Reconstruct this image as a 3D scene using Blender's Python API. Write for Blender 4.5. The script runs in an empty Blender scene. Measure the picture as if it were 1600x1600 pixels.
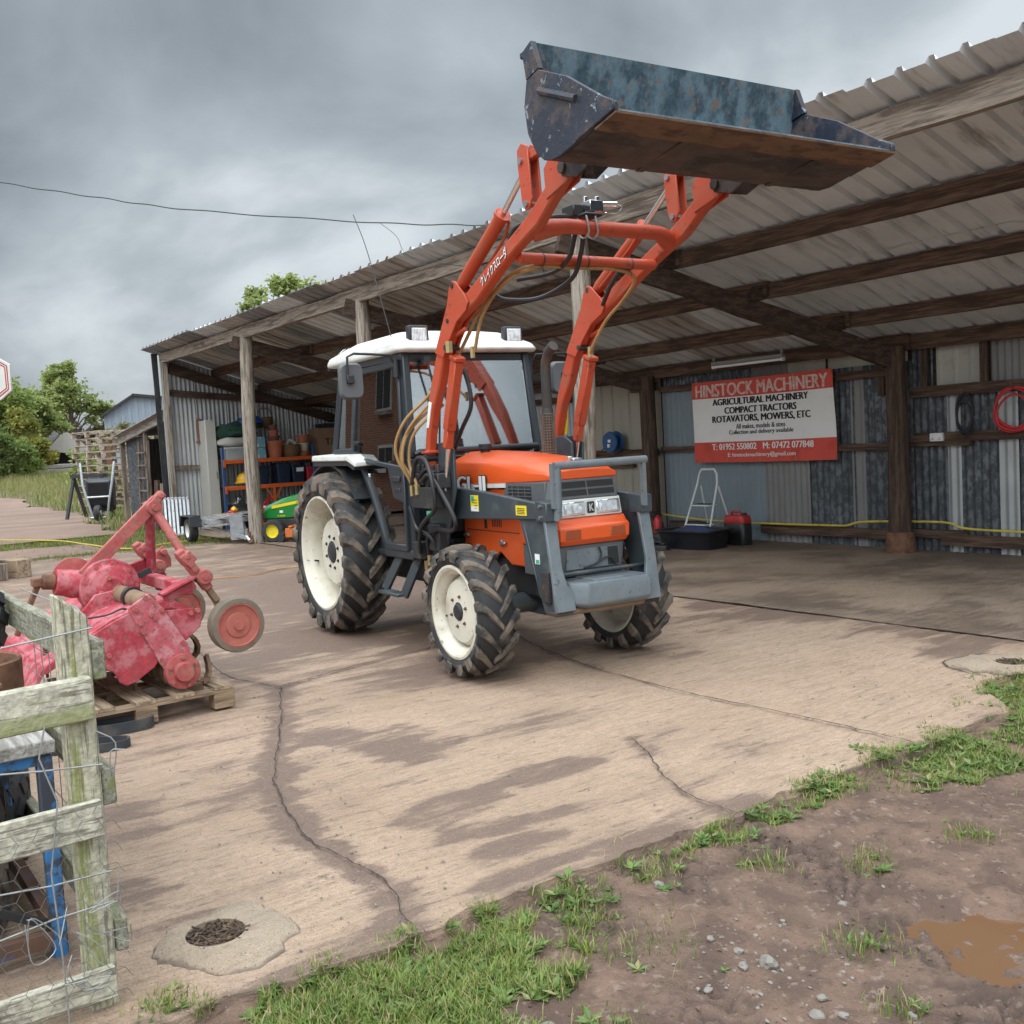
import bpy, bmesh, math, random
from mathutils import Vector, Matrix, noise
rad = math.radians
rng = random.Random(7)
scene = bpy.context.scene
col = scene.collection

# ------------------------------------------------------------------ camera
cam_d = bpy.data.cameras.new("camera"); cam = bpy.data.objects.new("camera", cam_d); col.objects.link(cam)
cam_d.sensor_width = 36; cam_d.lens = 35.87; cam_d.clip_start = .05; cam_d.clip_end = 4000
_R = Vector((.58300737, .81064173, -.05442788)); _U = Vector((-.02421484, .0842981, .99614631)); _F = Vector((-.81210593, .57944268, -.06877597))
_m = Matrix((_R, _U, -_F)).transposed().to_4x4(); _m.translation = (0, 0, 1.45)
cam.matrix_world = _m
scene.camera = cam

# ------------------------------------------------------------------ exposure, sky, sun
scene.view_settings.view_transform = 'Standard'; scene.view_settings.look = 'None'
scene.view_settings.exposure = -0.13; scene.view_settings.gamma = 1
SUN_AZ, SUN_EL = math.atan2(-.62, .50), rad(52)       # direction towards the sun in plan, elevation
world = bpy.data.worlds.new("World"); scene.world = world; world.use_nodes = True
nt = world.node_tree; nt.nodes.clear()
def wn(t, **k):
    n = nt.nodes.new(t)
    for a, b in k.items(): setattr(n, a, b)
    return n
out = wn('ShaderNodeOutputWorld'); bg = wn('ShaderNodeBackground'); bg.inputs[1].default_value = .1
sky = wn('ShaderNodeTexSky', sky_type='NISHITA'); sky.sun_disc = False; sky.sun_elevation = SUN_EL
sky.sun_rotation = math.pi / 2 - SUN_AZ; sky.air_density = 1.2; sky.dust_density = 2
tc = wn('ShaderNodeTexCoord'); sep = wn('ShaderNodeSeparateXYZ'); nt.links.new(tc.outputs['Generated'], sep.inputs[0])
def wmath(op, a, b=None, c=None, clamp=False):
    n = wn('ShaderNodeMath', operation=op); n.use_clamp = clamp
    for i, x in enumerate((a, b, c)):
        if x is None: continue
        if isinstance(x, (int, float)): n.inputs[i].default_value = x
        else: nt.links.new(x, n.inputs[i])
    return n.outputs[0]
zc = wmath('ADD', wmath('MAXIMUM', sep.outputs[2], 0.0), .5)      # a cloud deck seen in perspective
px = wmath('DIVIDE', sep.outputs[0], zc); py = wmath('DIVIDE', sep.outputs[1], zc)
cmb = wn('ShaderNodeCombineXYZ'); nt.links.new(px, cmb.inputs[0]); nt.links.new(py, cmb.inputs[1]); cmb.inputs[2].default_value = 5.0
n1 = wn('ShaderNodeTexNoise'); n1.inputs['Scale'].default_value = 2.3; n1.inputs['Detail'].default_value = 8; n1.inputs['Roughness'].default_value = .5; n1.inputs['Distortion'].default_value = .25
n2 = wn('ShaderNodeTexNoise'); n2.inputs['Scale'].default_value = .8; n2.inputs['Detail'].default_value = 3
nt.links.new(cmb.outputs[0], n1.inputs['Vector']); nt.links.new(cmb.outputs[0], n2.inputs['Vector'])
dens = wmath('ADD', wmath('MULTIPLY', n1.outputs[0], .62), wmath('MULTIPLY', n2.outputs[0], .38))
ramp = wn('ShaderNodeValToRGB'); cr = ramp.color_ramp
cr.elements[0].position = .38; cr.elements[0].color = (2.6, 3.05, 3.4, 1)
cr.elements[1].position = .61; cr.elements[1].color = (8.2, 8.9, 9.3, 1)
e = cr.elements.new(.46); e.color = (4.0, 4.5, 4.95, 1)
e = cr.elements.new(.53); e.color = (5.3, 5.9, 6.35, 1)
nt.links.new(dens, ramp.inputs[0])
# thinner, brighter cloud overhead and towards the hidden sun
hi = wn('ShaderNodeMapRange', interpolation_type='SMOOTHSTEP'); nt.links.new(sep.outputs[2], hi.inputs[0])
for i, x in zip((1, 2, 3, 4), (.42, .95, 1.0, 2.0)): hi.inputs[i].default_value = x
sd = (math.cos(SUN_AZ) * math.cos(SUN_EL), math.sin(SUN_AZ) * math.cos(SUN_EL), math.sin(SUN_EL))
dot = wn('ShaderNodeVectorMath', operation='DOT_PRODUCT'); nt.links.new(tc.outputs['Generated'], dot.inputs[0]); dot.inputs[1].default_value = sd
gl = wn('ShaderNodeMapRange', interpolation_type='SMOOTHSTEP'); nt.links.new(dot.outputs['Value'], gl.inputs[0])
for i, x in zip((1, 2, 3, 4), (-.15, 1.0, 1.0, 4.4)): gl.inputs[i].default_value = x
br = wmath('MULTIPLY', hi.outputs[0], gl.outputs[0])
mul = wn('ShaderNodeVectorMath', operation='SCALE'); nt.links.new(ramp.outputs[0], mul.inputs[0]); nt.links.new(br, mul.inputs['Scale'])
mixw = wn('ShaderNodeMix', data_type='RGBA'); mixw.inputs[0].default_value = .9
nt.links.new(sky.outputs[0], mixw.inputs[6]); nt.links.new(mul.outputs[0], mixw.inputs[7])
nt.links.new(mixw.outputs[2], bg.inputs[0]); nt.links.new(bg.outputs[0], out.inputs[0])
sun_d = bpy.data.lights.new("sun", 'SUN'); sun = bpy.data.objects.new("sun", sun_d); col.objects.link(sun)
sun_d.energy = 1.1; sun_d.angle = rad(28); sun_d.color = (1, .95, .88)
sun.rotation_euler = Vector(sd).to_track_quat('Z', 'Y').to_euler(); sun.location = (6, -8, 14)

# ------------------------------------------------------------------ materials
MATS = {}
def _n(t, typ, **k):
    n = t.nodes.new(typ)
    for a, b in k.items(): setattr(n, a, b)
    return n
def rgba(c): return (c[0], c[1], c[2], 1)
def mat(name, base, rough=.6, metal=0, var=.12, vscale=3.0, dirt=None, dscale=6.0, dlo=.52, dhi=.68, damt=1.0,
        bump=.0, bscale=40.0, stretch=(1, 1, 1), dstretch=None, coat=0.0, dirt2=None, d2scale=14.0, d2lo=.6, d2hi=.68, spec=.5):
    """one painted / weathered surface: base colour with slow variation, up to two layers of dirt or rust, fine bump"""
    if name in MATS: return MATS[name]
    m = bpy.data.materials.new(name); m.use_nodes = True; t = m.node_tree
    b = t.nodes['Principled BSDF']; L = t.links
    tcn = _n(t, 'ShaderNodeTexCoord'); mp = _n(t, 'ShaderNodeMapping'); mp.inputs['Scale'].default_value = stretch
    L.new(tcn.outputs['Object'], mp.inputs[0])
    def nz(sc, det=6, ro=.6, src=None):
        n = _n(t, 'ShaderNodeTexNoise'); n.inputs['Scale'].default_value = sc; n.inputs['Detail'].default_value = det; n.inputs['Roughness'].default_value = ro
        L.new((src or mp).outputs[0], n.inputs['Vector']); return n
    nv = nz(vscale)
    mr = _n(t, 'ShaderNodeMapRange'); L.new(nv.outputs[0], mr.inputs[0])
    for i, x in zip((1, 2, 3, 4), (.25, .75, 1 - var, 1 + var)): mr.inputs[i].default_value = x
    sc = _n(t, 'ShaderNodeVectorMath', operation='SCALE'); sc.inputs[0].default_value = base; L.new(mr.outputs[0], sc.inputs['Scale'])
    cur = sc.outputs[0]; mask = None
    for dcol, ds, lo, hi_ in ((dirt, dscale, dlo, dhi), (dirt2, d2scale, d2lo, d2hi)):
        if dcol is None: continue
        src = None
        if dstretch:
            src = _n(t, 'ShaderNodeMapping'); src.inputs['Scale'].default_value = dstretch; L.new(tcn.outputs['Object'], src.inputs[0])
        nd = nz(ds, 8, .65, src)
        r2 = _n(t, 'ShaderNodeMapRange', interpolation_type='SMOOTHSTEP'); L.new(nd.outputs[0], r2.inputs[0])
        for i, x in zip((1, 2, 3, 4), (lo, hi_, 0, damt)): r2.inputs[i].default_value = x
        mx = _n(t, 'ShaderNodeMix', data_type='RGBA'); L.new(r2.outputs[0], mx.inputs[0]); L.new(cur, mx.inputs[6]); mx.inputs[7].default_value = rgba(dcol)
        cur = mx.outputs[2]
        if mask is None: mask = r2.outputs[0]
    L.new(cur, b.inputs['Base Color'])
    if mask is not None:
        rr = _n(t, 'ShaderNodeMapRange'); L.new(mask, rr.inputs[0]); rr.inputs[3].default_value = rough; rr.inputs[4].default_value = min(1, rough + .35); L.new(rr.outputs[0], b.inputs['Roughness'])
        if metal:
            rm = _n(t, 'ShaderNodeMapRange'); L.new(mask, rm.inputs[0]); rm.inputs[3].default_value = metal; rm.inputs[4].default_value = 0; L.new(rm.outputs[0], b.inputs['Metallic'])
    else:
        b.inputs['Roughness'].default_value = rough; b.inputs['Metallic'].default_value = metal
    b.inputs['Coat Weight'].default_value = coat; b.inputs['Specular IOR Level'].default_value = spec
    if bump:
        nb = nz(bscale, 5, .6); bp = _n(t, 'ShaderNodeBump'); bp.inputs['Strength'].default_value = bump; bp.inputs['Distance'].default_value = .01
        L.new(nb.outputs[0], bp.inputs['Height']); L.new(bp.outputs[0], b.inputs['Normal'])
    MATS[name] = m; return m
def wood(name, base, axis='x', dark=(.05, .035, .025), amt=.8, lo=.5, hi=.72, moss=None, bump=.5, rough=.85):
    s = {'x': (.8, 12, 12), 'y': (12, .8, 12), 'z': (12, 12, .8)}[axis]
    d = {'x': (.5, 6, 6), 'y': (6, .5, 6), 'z': (6, 6, .5)}[axis]
    return mat(name, base, rough, 0, .55, 6, dark, 3.4, lo - .02, hi - .08, amt, bump, 9, s, d, 0, moss, 1.0, .5, .62, .25)
def glassy(name, tint=(.8, .85, .85), refl=.25, rough=.02, opac=.0):
    m = bpy.data.materials.new(name); m.use_nodes = True; t = m.node_tree; t.nodes.clear(); L = t.links
    o = _n(t, 'ShaderNodeOutputMaterial'); tr = _n(t, 'ShaderNodeBsdfTransparent'); tr.inputs[0].default_value = rgba(tint)
    g = _n(t, 'ShaderNodeBsdfGlossy'); g.inputs['Roughness'].default_value = rough; g.inputs[0].default_value = (1, 1, 1, 1)
    fr = _n(t, 'ShaderNodeFresnel'); fr.inputs[0].default_value = 1.5
    ad = _n(t, 'ShaderNodeMath', operation='ADD'); ad.use_clamp = True; L.new(fr.outputs[0], ad.inputs[0]); ad.inputs[1].default_value = refl
    mx = _n(t, 'ShaderNodeMixShader'); L.new(ad.outputs[0], mx.inputs[0]); L.new(tr.outputs[0], mx.inputs[1]); L.new(g.outputs[0], mx.inputs[2])
    last = mx
    if opac:
        df = _n(t, 'ShaderNodeBsdfDiffuse'); df.inputs[0].default_value = (.35, .34, .3, 1)
        nz = _n(t, 'ShaderNodeTexNoise'); nz.inputs['Scale'].default_value = 5
        mm = _n(t, 'ShaderNodeMath', operation='MULTIPLY'); L.new(nz.outputs[0], mm.inputs[0]); mm.inputs[1].default_value = opac * 2
        m2 = _n(t, 'ShaderNodeMixShader'); L.new(mm.outputs[0], m2.inputs[0]); L.new(mx.outputs[0], m2.inputs[1]); L.new(df.outputs[0], m2.inputs[2]); last = m2
    L.new(last.outputs[0], o.inputs[0]); MATS[name] = m; return m
def leafmat(name, c1, c2, trans=.35, sc=1.2, c3=None, k3=.8):
    m = bpy.data.materials.new(name); m.use_nodes = True; t = m.node_tree; t.nodes.clear(); L = t.links
    o = _n(t, 'ShaderNodeOutputMaterial'); geo = _n(t, 'ShaderNodeNewGeometry'); oi = _n(t, 'ShaderNodeTexCoord')
    nz = _n(t, 'ShaderNodeTexNoise'); nz.inputs['Scale'].default_value = sc; L.new(oi.outputs['Object'], nz.inputs['Vector'])
    ad = _n(t, 'ShaderNodeMath', operation='MULTIPLY_ADD'); L.new(geo.outputs['Random Per Island'], ad.inputs[0]); ad.inputs[1].default_value = .5
    L.new(nz.outputs[0], ad.inputs[2])
    mr = _n(t, 'ShaderNodeMapRange'); L.new(ad.outputs[0], mr.inputs[0]); mr.inputs[1].default_value = .4; mr.inputs[2].default_value = 1.1
    mx = _n(t, 'ShaderNodeMix', data_type='RGBA'); L.new(mr.outputs[0], mx.inputs[0]); mx.inputs[6].default_value = rgba(c1); mx.inputs[7].default_value = rgba(c2)
    if c3:                                           # a share of dead, straw-coloured blades
        m3 = _n(t, 'ShaderNodeMapRange'); sn = _n(t, 'ShaderNodeMath', operation='FRACT'); ml = _n(t, 'ShaderNodeMath', operation='MULTIPLY'); L.new(geo.outputs['Random Per Island'], ml.inputs[0]); ml.inputs[1].default_value = 17.3; L.new(ml.outputs[0], sn.inputs[0])
        L.new(sn.outputs[0], m3.inputs[0]); m3.inputs[1].default_value = k3; m3.inputs[2].default_value = k3 + .05; mx3 = _n(t, 'ShaderNodeMix', data_type='RGBA'); L.new(m3.outputs[0], mx3.inputs[0]); L.new(mx.outputs[2], mx3.inputs[6]); mx3.inputs[7].default_value = rgba(c3); mx = mx3
    d = _n(t, 'ShaderNodeBsdfPrincipled'); d.inputs['Roughness'].default_value = .55; d.inputs['Specular IOR Level'].default_value = .3; L.new(mx.outputs[2], d.inputs['Base Color'])
    tl = _n(t, 'ShaderNodeBsdfTranslucent'); L.new(mx.outputs[2], tl.inputs[0])
    ms = _n(t, 'ShaderNodeMixShader'); ms.inputs[0].default_value = trans; L.new(d.outputs[0], ms.inputs[1]); L.new(tl.outputs[0], ms.inputs[2])
    L.new(ms.outputs[0], o.inputs[0]); MATS[name] = m; return m

# ------------------------------------------------------------------ mesh helpers
def frame(a, b, up=(0, 0, 1)):
    a = Vector(a); b = Vector(b); x = (b - a); ln = x.length; x = x.normalized(); up = Vector(up)
    if abs(x.dot(up)) > .98: up = Vector((0, 1, 0)) if abs(x.y) < .9 else Vector((1, 0, 0))
    y = up.cross(x).normalized(); z = x.cross(y)
    m = Matrix((x, y, z)).transposed().to_4x4(); m.translation = a
    return m, ln
def catmull(pts, k=6):
    P = [Vector(q) for q in pts]; P = [P[0] * 2 - P[1]] + P + [P[-1] * 2 - P[-2]]; o = []
    for i in range(1, len(P) - 2):
        for j in range(k):
            s = j / k; a, b, c, d = P[i - 1], P[i], P[i + 1], P[i + 2]
            o.append(.5 * ((2 * b) + (c - a) * s + (2 * a - 5 * b + 4 * c - d) * s * s + (3 * b - a - 3 * c + d) * s ** 3))
    o.append(P[-2]); return o
class MB:
    def __init__(s): s.v = []; s.f = []; s.mi = []; s.m = 0
    def add(s, vs, fs, M=None):
        o = len(s.v)
        s.v += [tuple(M @ Vector(q)) if M is not None else tuple(q) for q in vs]
        s.f += [tuple(o + i for i in f) for f in fs]; s.mi += [s.m] * len(fs); return s
    def box(s, c, d, M=None, rz=0, rx=0, ry=0):
        x, y, z = d[0] / 2, d[1] / 2, d[2] / 2
        T = Matrix.Translation(c)
        if rz or rx or ry: T = T @ Matrix.Rotation(rz, 4, 'Z') @ Matrix.Rotation(ry, 4, 'Y') @ Matrix.Rotation(rx, 4, 'X')
        if M is not None: T = M @ T
        return s.add([(-x, -y, -z), (x, -y, -z), (x, y, -z), (-x, y, -z), (-x, -y, z), (x, -y, z), (x, y, z), (-x, y, z)],
                     [(0, 3, 2, 1), (4, 5, 6, 7), (0, 1, 5, 4), (1, 2, 6, 5), (2, 3, 7, 6), (3, 0, 4, 7)], T)
    def b2(s, lo, hi, M=None):
        return s.box([(lo[i] + hi[i]) / 2 for i in range(3)], [abs(hi[i] - lo[i]) for i in range(3)], M)
    def beam(s, a, b, w, h, up=(0, 0, 1), seg=1, jit=0, taper=1):
        M, ln = frame(a, b, up); vs = []; fs = []
        for i in range(seg + 1):
            x = ln * i / seg; j = lambda: rng.uniform(-jit, jit); k = 1 + (taper - 1) * i / seg
            for yy, zz in ((-1, -1), (1, -1), (1, 1), (-1, 1)): vs.append((x, yy * w / 2 * k + j(), zz * h / 2 * k + j()))
        for i in range(seg):
            for q in range(4):
                r = (q + 1) % 4; fs.append((4 * i + q, 4 * i + 4 + q, 4 * i + 4 + r, 4 * i + r))
        fs.append((0, 1, 2, 3)); e = 4 * seg; fs.append((e + 3, e + 2, e + 1, e))
        return s.add(vs, fs, M)
    def tube(s, pts, r, n=10, caps=True, smooth=0, closed=False):
        P = catmull(pts, smooth) if smooth else [Vector(q) for q in pts]
        rs = r if isinstance(r, (list, tuple)) else None; N = len(P); vs = []; fs = []; prev = None
        for i, q in enumerate(P):
            if closed: t = (P[(i + 1) % N] - P[i - 1])
            else: t = (P[min(i + 1, N - 1)] - P[max(i - 1, 0)])
            t = t.normalized() if t.length > 1e-9 else Vector((0, 0, 1))
            if prev is None:
                a = Vector((0, 0, 1)) if abs(t.z) < .9 else Vector((1, 0, 0)); y = t.cross(a).normalized()
            else:
                y = (prev - t * prev.dot(t)); y = y.normalized() if y.length > 1e-6 else t.orthogonal().normalized()
            prev = y; z = t.cross(y); rr = r if rs is None else rs[min(len(rs) - 1, int(round(i / (N - 1) * (len(rs) - 1))))] if smooth else rs[i]
            for k in range(n):
                an = 2 * math.pi * k / n; vs.append(q + y * math.cos(an) * rr + z * math.sin(an) * rr)
        for i in range(N if closed else N - 1):
            for k in range(n):
                l = (k + 1) % n; i2 = (i + 1) % N; fs.append((i * n + k, i * n + l, i2 * n + l, i2 * n + k))
        if caps and not closed: fs.append(tuple(range(n - 1, -1, -1))); fs.append(tuple((N - 1) * n + k for k in range(n)))
        return s.add(vs, fs)
    def cyl(s, a, b, r, r2=None, n=16): return s.tube([a, b], [r, r if r2 is None else r2], n)
    def prism(s, poly, axis, d0, d1, M=None):
        """poly in the two other axes; axis 'x' -> (y,z), 'y' -> (x,z), 'z' -> (x,y)"""
        def P(q, d): return {'x': (d, q[0], q[1]), 'y': (q[0], d, q[1]), 'z': (q[0], q[1], d)}[axis]
        n = len(poly); vs = [P(q, d0) for q in poly] + [P(q, d1) for q in poly]
        fs = [tuple(range(n)), tuple(range(2 * n - 1, n - 1, -1))] + [(i, n + i, n + (i + 1) % n, (i + 1) % n) for i in range(n)]
        return s.add(vs, fs, M)
    def lathe(s, prof, M=None, n=32, a0=0, a1=2 * math.pi):
        """prof: (radius, along) pairs, spun round local z"""
        full = abs(a1 - a0 - 2 * math.pi) < 1e-6; m = n if full else n + 1; vs = []; fs = []; k = len(prof)
        for i in range(m):
            a = a0 + (a1 - a0) * i / n
            for r, h in prof: vs.append((r * math.cos(a), r * math.sin(a), h))
        for i in range(n):
            i2 = (i + 1) % m
            for j in range(k - 1): fs.append((i * k + j, i2 * k + j, i2 * k + j + 1, i * k + j + 1))
        return s.add(vs, fs, M)
    def loft(s, secs, cap=True, close=True):
        n = len(secs[0]); vs = [q for sec in secs for q in sec]; fs = []
        for i in range(len(secs) - 1):
            for k in range(n if close else n - 1):
                l = (k + 1) % n; fs.append((i * n + k, i * n + l, (i + 1) * n + l, (i + 1) * n + k))
        if cap: fs.append(tuple(range(n - 1, -1, -1))); fs.append(tuple((len(secs) - 1) * n + k for k in range(n)))
        return s.add(vs, fs)
    def rock(s, c, r, sq=(1, 1, .7), seed=0, M=None, sub=2):
        bm = bmesh.new(); bmesh.ops.create_icosphere(bm, subdivisions=sub, radius=1); rr = random.Random(seed); o = Vector((rr.random() * 9, rr.random() * 9, seed))
        vs = []
        for v in bm.verts:
            k = r * (1 + .45 * noise.noise(v.co * 1.3 + o)); vs.append((c[0] + v.co.x * k * sq[0], c[1] + v.co.y * k * sq[1], c[2] + v.co.z * k * sq[2]))
        fs = [tuple(v.index for v in f.verts) for f in bm.faces]; bm.free(); return s.add(vs, fs, M)
    def build(s, name, mats, parent=None, smooth=35, bevel=0, seg=1, loc=None, recalc=True):
        me = bpy.data.meshes.new(name); me.from_pydata(s.v, [], s.f); me.update()
        if not isinstance(mats, (list, tuple)): mats = [mats]
        for m in mats: me.materials.append(m)
        if len(mats) > 1:
            for p, i in zip(me.polygons, s.mi): p.material_index = i
        if recalc:
            bm = bmesh.new(); bm.from_mesh(me); bmesh.ops.recalc_face_normals(bm, faces=bm.faces); bm.to_mesh(me); bm.free()
        if smooth:
            me.polygons.foreach_set('use_smooth', [True] * len(me.polygons)); me.set_sharp_from_angle(angle=rad(smooth))
        o = bpy.data.objects.new(name, me); col.objects.link(o)
        if loc: o.location = loc
        if parent: o.parent = parent
        if bevel:
            b = o.modifiers.new('bevel', 'BEVEL'); b.width = bevel; b.segments = seg; b.limit_method = 'ANGLE'; b.angle_limit = rad(40); b.harden_normals = False
        return o
def tag(o, label=None, cat=None, group=None, kind=None):
    if label: o['label'] = label
    if cat: o['category'] = cat
    if group: o['group'] = group
    if kind: o['kind'] = kind
    return o
def thing(name, label, cat, loc=(0, 0, 0), rz=0, group=None):
    o = bpy.data.objects.new(name, None); col.objects.link(o); o.location = loc; o.rotation_euler = (0, 0, rz); o.empty_display_size = .2
    return tag(o, label, cat, group)
def dup(root, loc, rz=None, label=None, rot=None):
    r = root.copy(); col.objects.link(r); r.location = loc
    if rz is not None: r.rotation_euler = (0, 0, rz)
    if rot is not None: r.rotation_euler = rot
    if label: r['label'] = label
    for ch in list(root.children):
        c = ch.copy(); col.objects.link(c); c.parent = r
        for g in list(ch.children):
            d = g.copy(); col.objects.link(d); d.parent = c
    return r
def text(name, body, m, M, width=None, height=None, parent=None, bold=0.0, ext=.002, align='CENTER', shear=0, smear=0):
    """lettering as a mesh: fitted to width x height, laid in the local xy plane of M"""
    cu = bpy.data.curves.new(name, 'FONT'); cu.body = body; cu.size = 1; cu.extrude = 0; cu.offset = bold; cu.align_x = 'LEFT'; cu.shear = shear; cu.resolution_u = 3
    t = bpy.data.objects.new(name, cu); col.objects.link(t)
    dg = bpy.context.evaluated_depsgraph_get(); dg.update(); me = bpy.data.meshes.new_from_object(t.evaluated_get(dg))
    bpy.data.objects.remove(t); bpy.data.curves.remove(cu)
    xs = [v.co.x for v in me.vertices]; ys = [v.co.y for v in me.vertices]
    if not xs: return None
    w, h = max(xs) - min(xs), max(ys) - min(ys); sx = (width / w) if width else None; sy = (height / h) if height else sx
    if sx is None: sx = sy
    x0 = {'CENTER': (max(xs) + min(xs)) / 2, 'LEFT': min(xs)}[align]; y0 = (max(ys) + min(ys)) / 2
    for v in me.vertices: v.co = M @ Vector(((v.co.x - x0) * sx, (v.co.y - y0) * sy, ext))
    if smear:                                        # heavier strokes: copies a hair apart, each slightly proud of the last
        bm = bmesh.new()
        for i, k in enumerate((0, 1, -1)):
            c = me.copy()
            for v in c.vertices: v.co += M.to_3x3() @ Vector((k * smear, 0, .0006 * i))
            bm.from_mesh(c); bpy.data.meshes.remove(c)
        bm.to_mesh(me); bm.free()
    me.name = name; me.materials.clear(); me.materials.append(m); o = bpy.data.objects.new(name, me); col.objects.link(o)
    if parent: o.parent = parent
    return o
def axes(o, x, y):
    x = Vector(x).normalized(); y = Vector(y).normalized(); z = x.cross(y); m = Matrix((x, y, z)).transposed().to_4x4(); m.translation = o; return m
def fbm(x, y, z=0.0, o=4):
    return noise.fractal(Vector((x, y, z)), .55, 2.0, o)
def sstep(a, b, x):
    t = min(1, max(0, (x - a) / (b - a))); return t * t * (3 - 2 * t)

# ------------------------------------------------------------------ palette
M_ = MATS
mat('black_rubber', (.022, .022, .023), .62, 0, .25, 4, (.17, .135, .105), 5, .50, .72, .8, .25, 30)
mat('mud_rubber', (.026, .026, .026), .72, 0, .25, 4, (.185, .145, .11), 7, .38, .6, .9, .4, 26)
mat('worn_rubber', (.03, .03, .032), .7, 0, .3, 6, (.11, .1, .09), 7, .5, .75, .6, .2, 40)
mat('cream_rim', (.62, .585, .485), .45, 0, .1, 3, (.33, .265, .19), 4, .46, .74, .75, .06, 40, dirt2=(.13, .085, .055), d2scale=26, d2lo=.63, d2hi=.67)
mat('tractor_orange', (.7, .095, .016), .36, 0, .08, 2.5, (.42, .15, .075), 5, .5, .85, .5, .03, 30, coat=.15, dirt2=(.16, .08, .05), d2scale=34, d2lo=.66, d2hi=.7)
mat('loader_orange', (.45, .062, .022), .42, 0, .13, 3, (.36, .1, .05), 5, .46, .7, .7, .12, 60, dirt2=(.09, .04, .028), d2scale=13, d2lo=.61, d2hi=.66, dstretch=(.5, 1, 1.4))
mat('slate_paint', (.045, .058, .066), .45, 0, .2, 5, (.16, .15, .135), 5, .5, .8, .55, .08, 50, dirt2=(.14, .15, .155), d2scale=30, d2lo=.66, d2hi=.69)
mat('pale_slate_paint', (.135, .16, .175), .45, 0, .2, 7, (.2, .195, .18), 5, .5, .75, .6, .1, 50, dirt2=(.05, .042, .036), d2scale=24, d2lo=.61, d2hi=.66)
mat('cab_frame_paint', (.024, .031, .037), .38, 0, .12, 3, (.13, .12, .1), 6, .6, .8, .4)
mat('machine_black', (.022, .023, .025), .55, 0, .2, 6, (.1, .08, .06), 7, .52, .74, .7, .2, 40)
mat('grey_plastic', (.1, .105, .11), .55, 0, .1, 5, (.16, .14, .12), 7, .6, .8, .5)
mat('dark_mesh', (.02, .02, .02), .8, 0, .2, 30)
mat('cab_white', (.64, .64, .6), .4, 0, .07, 4, (.42, .385, .32), 6, .46, .74, .55, dirt2=(.3, .27, .22), d2scale=30, d2lo=.66, d2hi=.7)
mat('white_plastic', (.72, .72, .7), .35, 0, .05, 4)
mat('chrome', (.75, .75, .75), .14, 1, .05, 5)
mat('steel', (.42, .42, .43), .35, .9, .12, 8, (.16, .09, .05), 8, .6, .75, .7)
mat('galvanised', (.48, .5, .52), .45, .55, .2, 9, (.24, .24, .24), 12, .55, .7, .6)
mat('lamp_lens', (.85, .87, .88), .08, .1, .12, 30, spec=.9)
mat('amber_lens', (.28, .06, .02), .25, 0, .15, 60)
mat('rubber_hose', (.018, .018, .019), .45, 0, .2, 10, (.09, .075, .06), 9, .6, .8, .5)
mat('tan_hose', (.34, .2, .075), .55, 0, .2, 10, (.2, .13, .07), 12, .55, .75, .6)
mat('brass_fitting', (.4, .3, .14), .4, .6, .2, 20)
mat('sticker_yellow', (.75, .58, .03), .5, 0, .08, 20)
mat('sticker_green', (.05, .35, .2), .5)
mat('sticker_white', (.75, .76, .74), .5, 0, .08, 30)
mat('ink_black', (.012, .012, .012), .6)
mat('ink_white', (.8, .8, .78), .6)
mat('bucket_blue', (.024, .052, .07), .5, 0, .5, 45, (.11, .165, .195), 9, .4, .62, .85, .4, 40, stretch=(1, 1, .7), dirt2=(.15, .095, .065), d2scale=24, d2lo=.57, d2hi=.63)
mat('bucket_side_blue', (.014, .019, .034), .5, 0, .35, 9, (.085, .062, .056), 7, .48, .64, .85, .3, 40, dirt2=(.24, .3, .32), d2scale=22, d2lo=.62, d2hi=.66)
mat('bucket_rust', (.062, .04, .032), .6, 0, .45, 9, (.026, .022, .023), 5, .42, .58, .9, .35, 50, dstretch=(1, .35, 1), dirt2=(.12, .062, .035), d2scale=11, d2lo=.57, d2hi=.7)
mat('cutting_edge_rust', (.13, .066, .033), .6, 0, .35, 14, (.065, .035, .025), 16, .48, .62, .8, .3, 60, stretch=(1, .4, 1))
mat('exhaust_steel', (.06, .058, .056), .6, .4, .2, 6, (.15, .075, .035), 7, .5, .7, .7)
mat('heat_shield', (.2, .16, .125), .5, .5, .25, 9, (.15, .07, .03), 8, .5, .7, .8)
mat('seat_vinyl', (.03, .03, .032), .6)
mat('pink_paint', (.36, .034, .05), .62, 0, .25, 40, (.46, .175, .185), 9, .45, .6, .75, .25, 70, dirt2=(.15, .08, .055), d2scale=30, d2lo=.575, d2hi=.625)
mat('dusty_pink_paint', (.43, .085, .105), .65, 0, .25, 40, (.5, .25, .26), 11, .42, .6, .8, .25, 70, dirt2=(.15, .07, .05), d2scale=38, d2lo=.575, d2hi=.62)
mat('faded_red_paint', (.36, .06, .06), .62, 0, .25, 30, (.4, .16, .13), 12, .36, .7, .8, .2, 70, dirt2=(.18, .1, .065), d2scale=30, d2lo=.53, d2hi=.61)
mat('gauge_wheel_red', (.36, .1, .075), .65, 0, .2, 12, (.27, .17, .125), 7, .5, .7, .7, .2, 40)
mat('rust', (.16, .075, .042), .85, 0, .35, 14, (.075, .04, .028), 16, .48, .66, .8, .35, 60)
mat('rusty_tine', (.2, .125, .075), .75, 0, .25, 8, (.1, .06, .04), 9, .5, .68, .7, .2, 50)
mat('tyre_mud', (.17, .135, .1), .9, 0, .2, 6, (.08, .065, .05), 8, .5, .7, .6, .4, 30)
wood('grey_post_wood', (.33, .285, .235), 'z', (.1, .075, .055), .8, .5, .7)
wood('eave_wood', (.3, .25, .2), 'x', (.1, .075, .06), .75, .48, .68)
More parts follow.
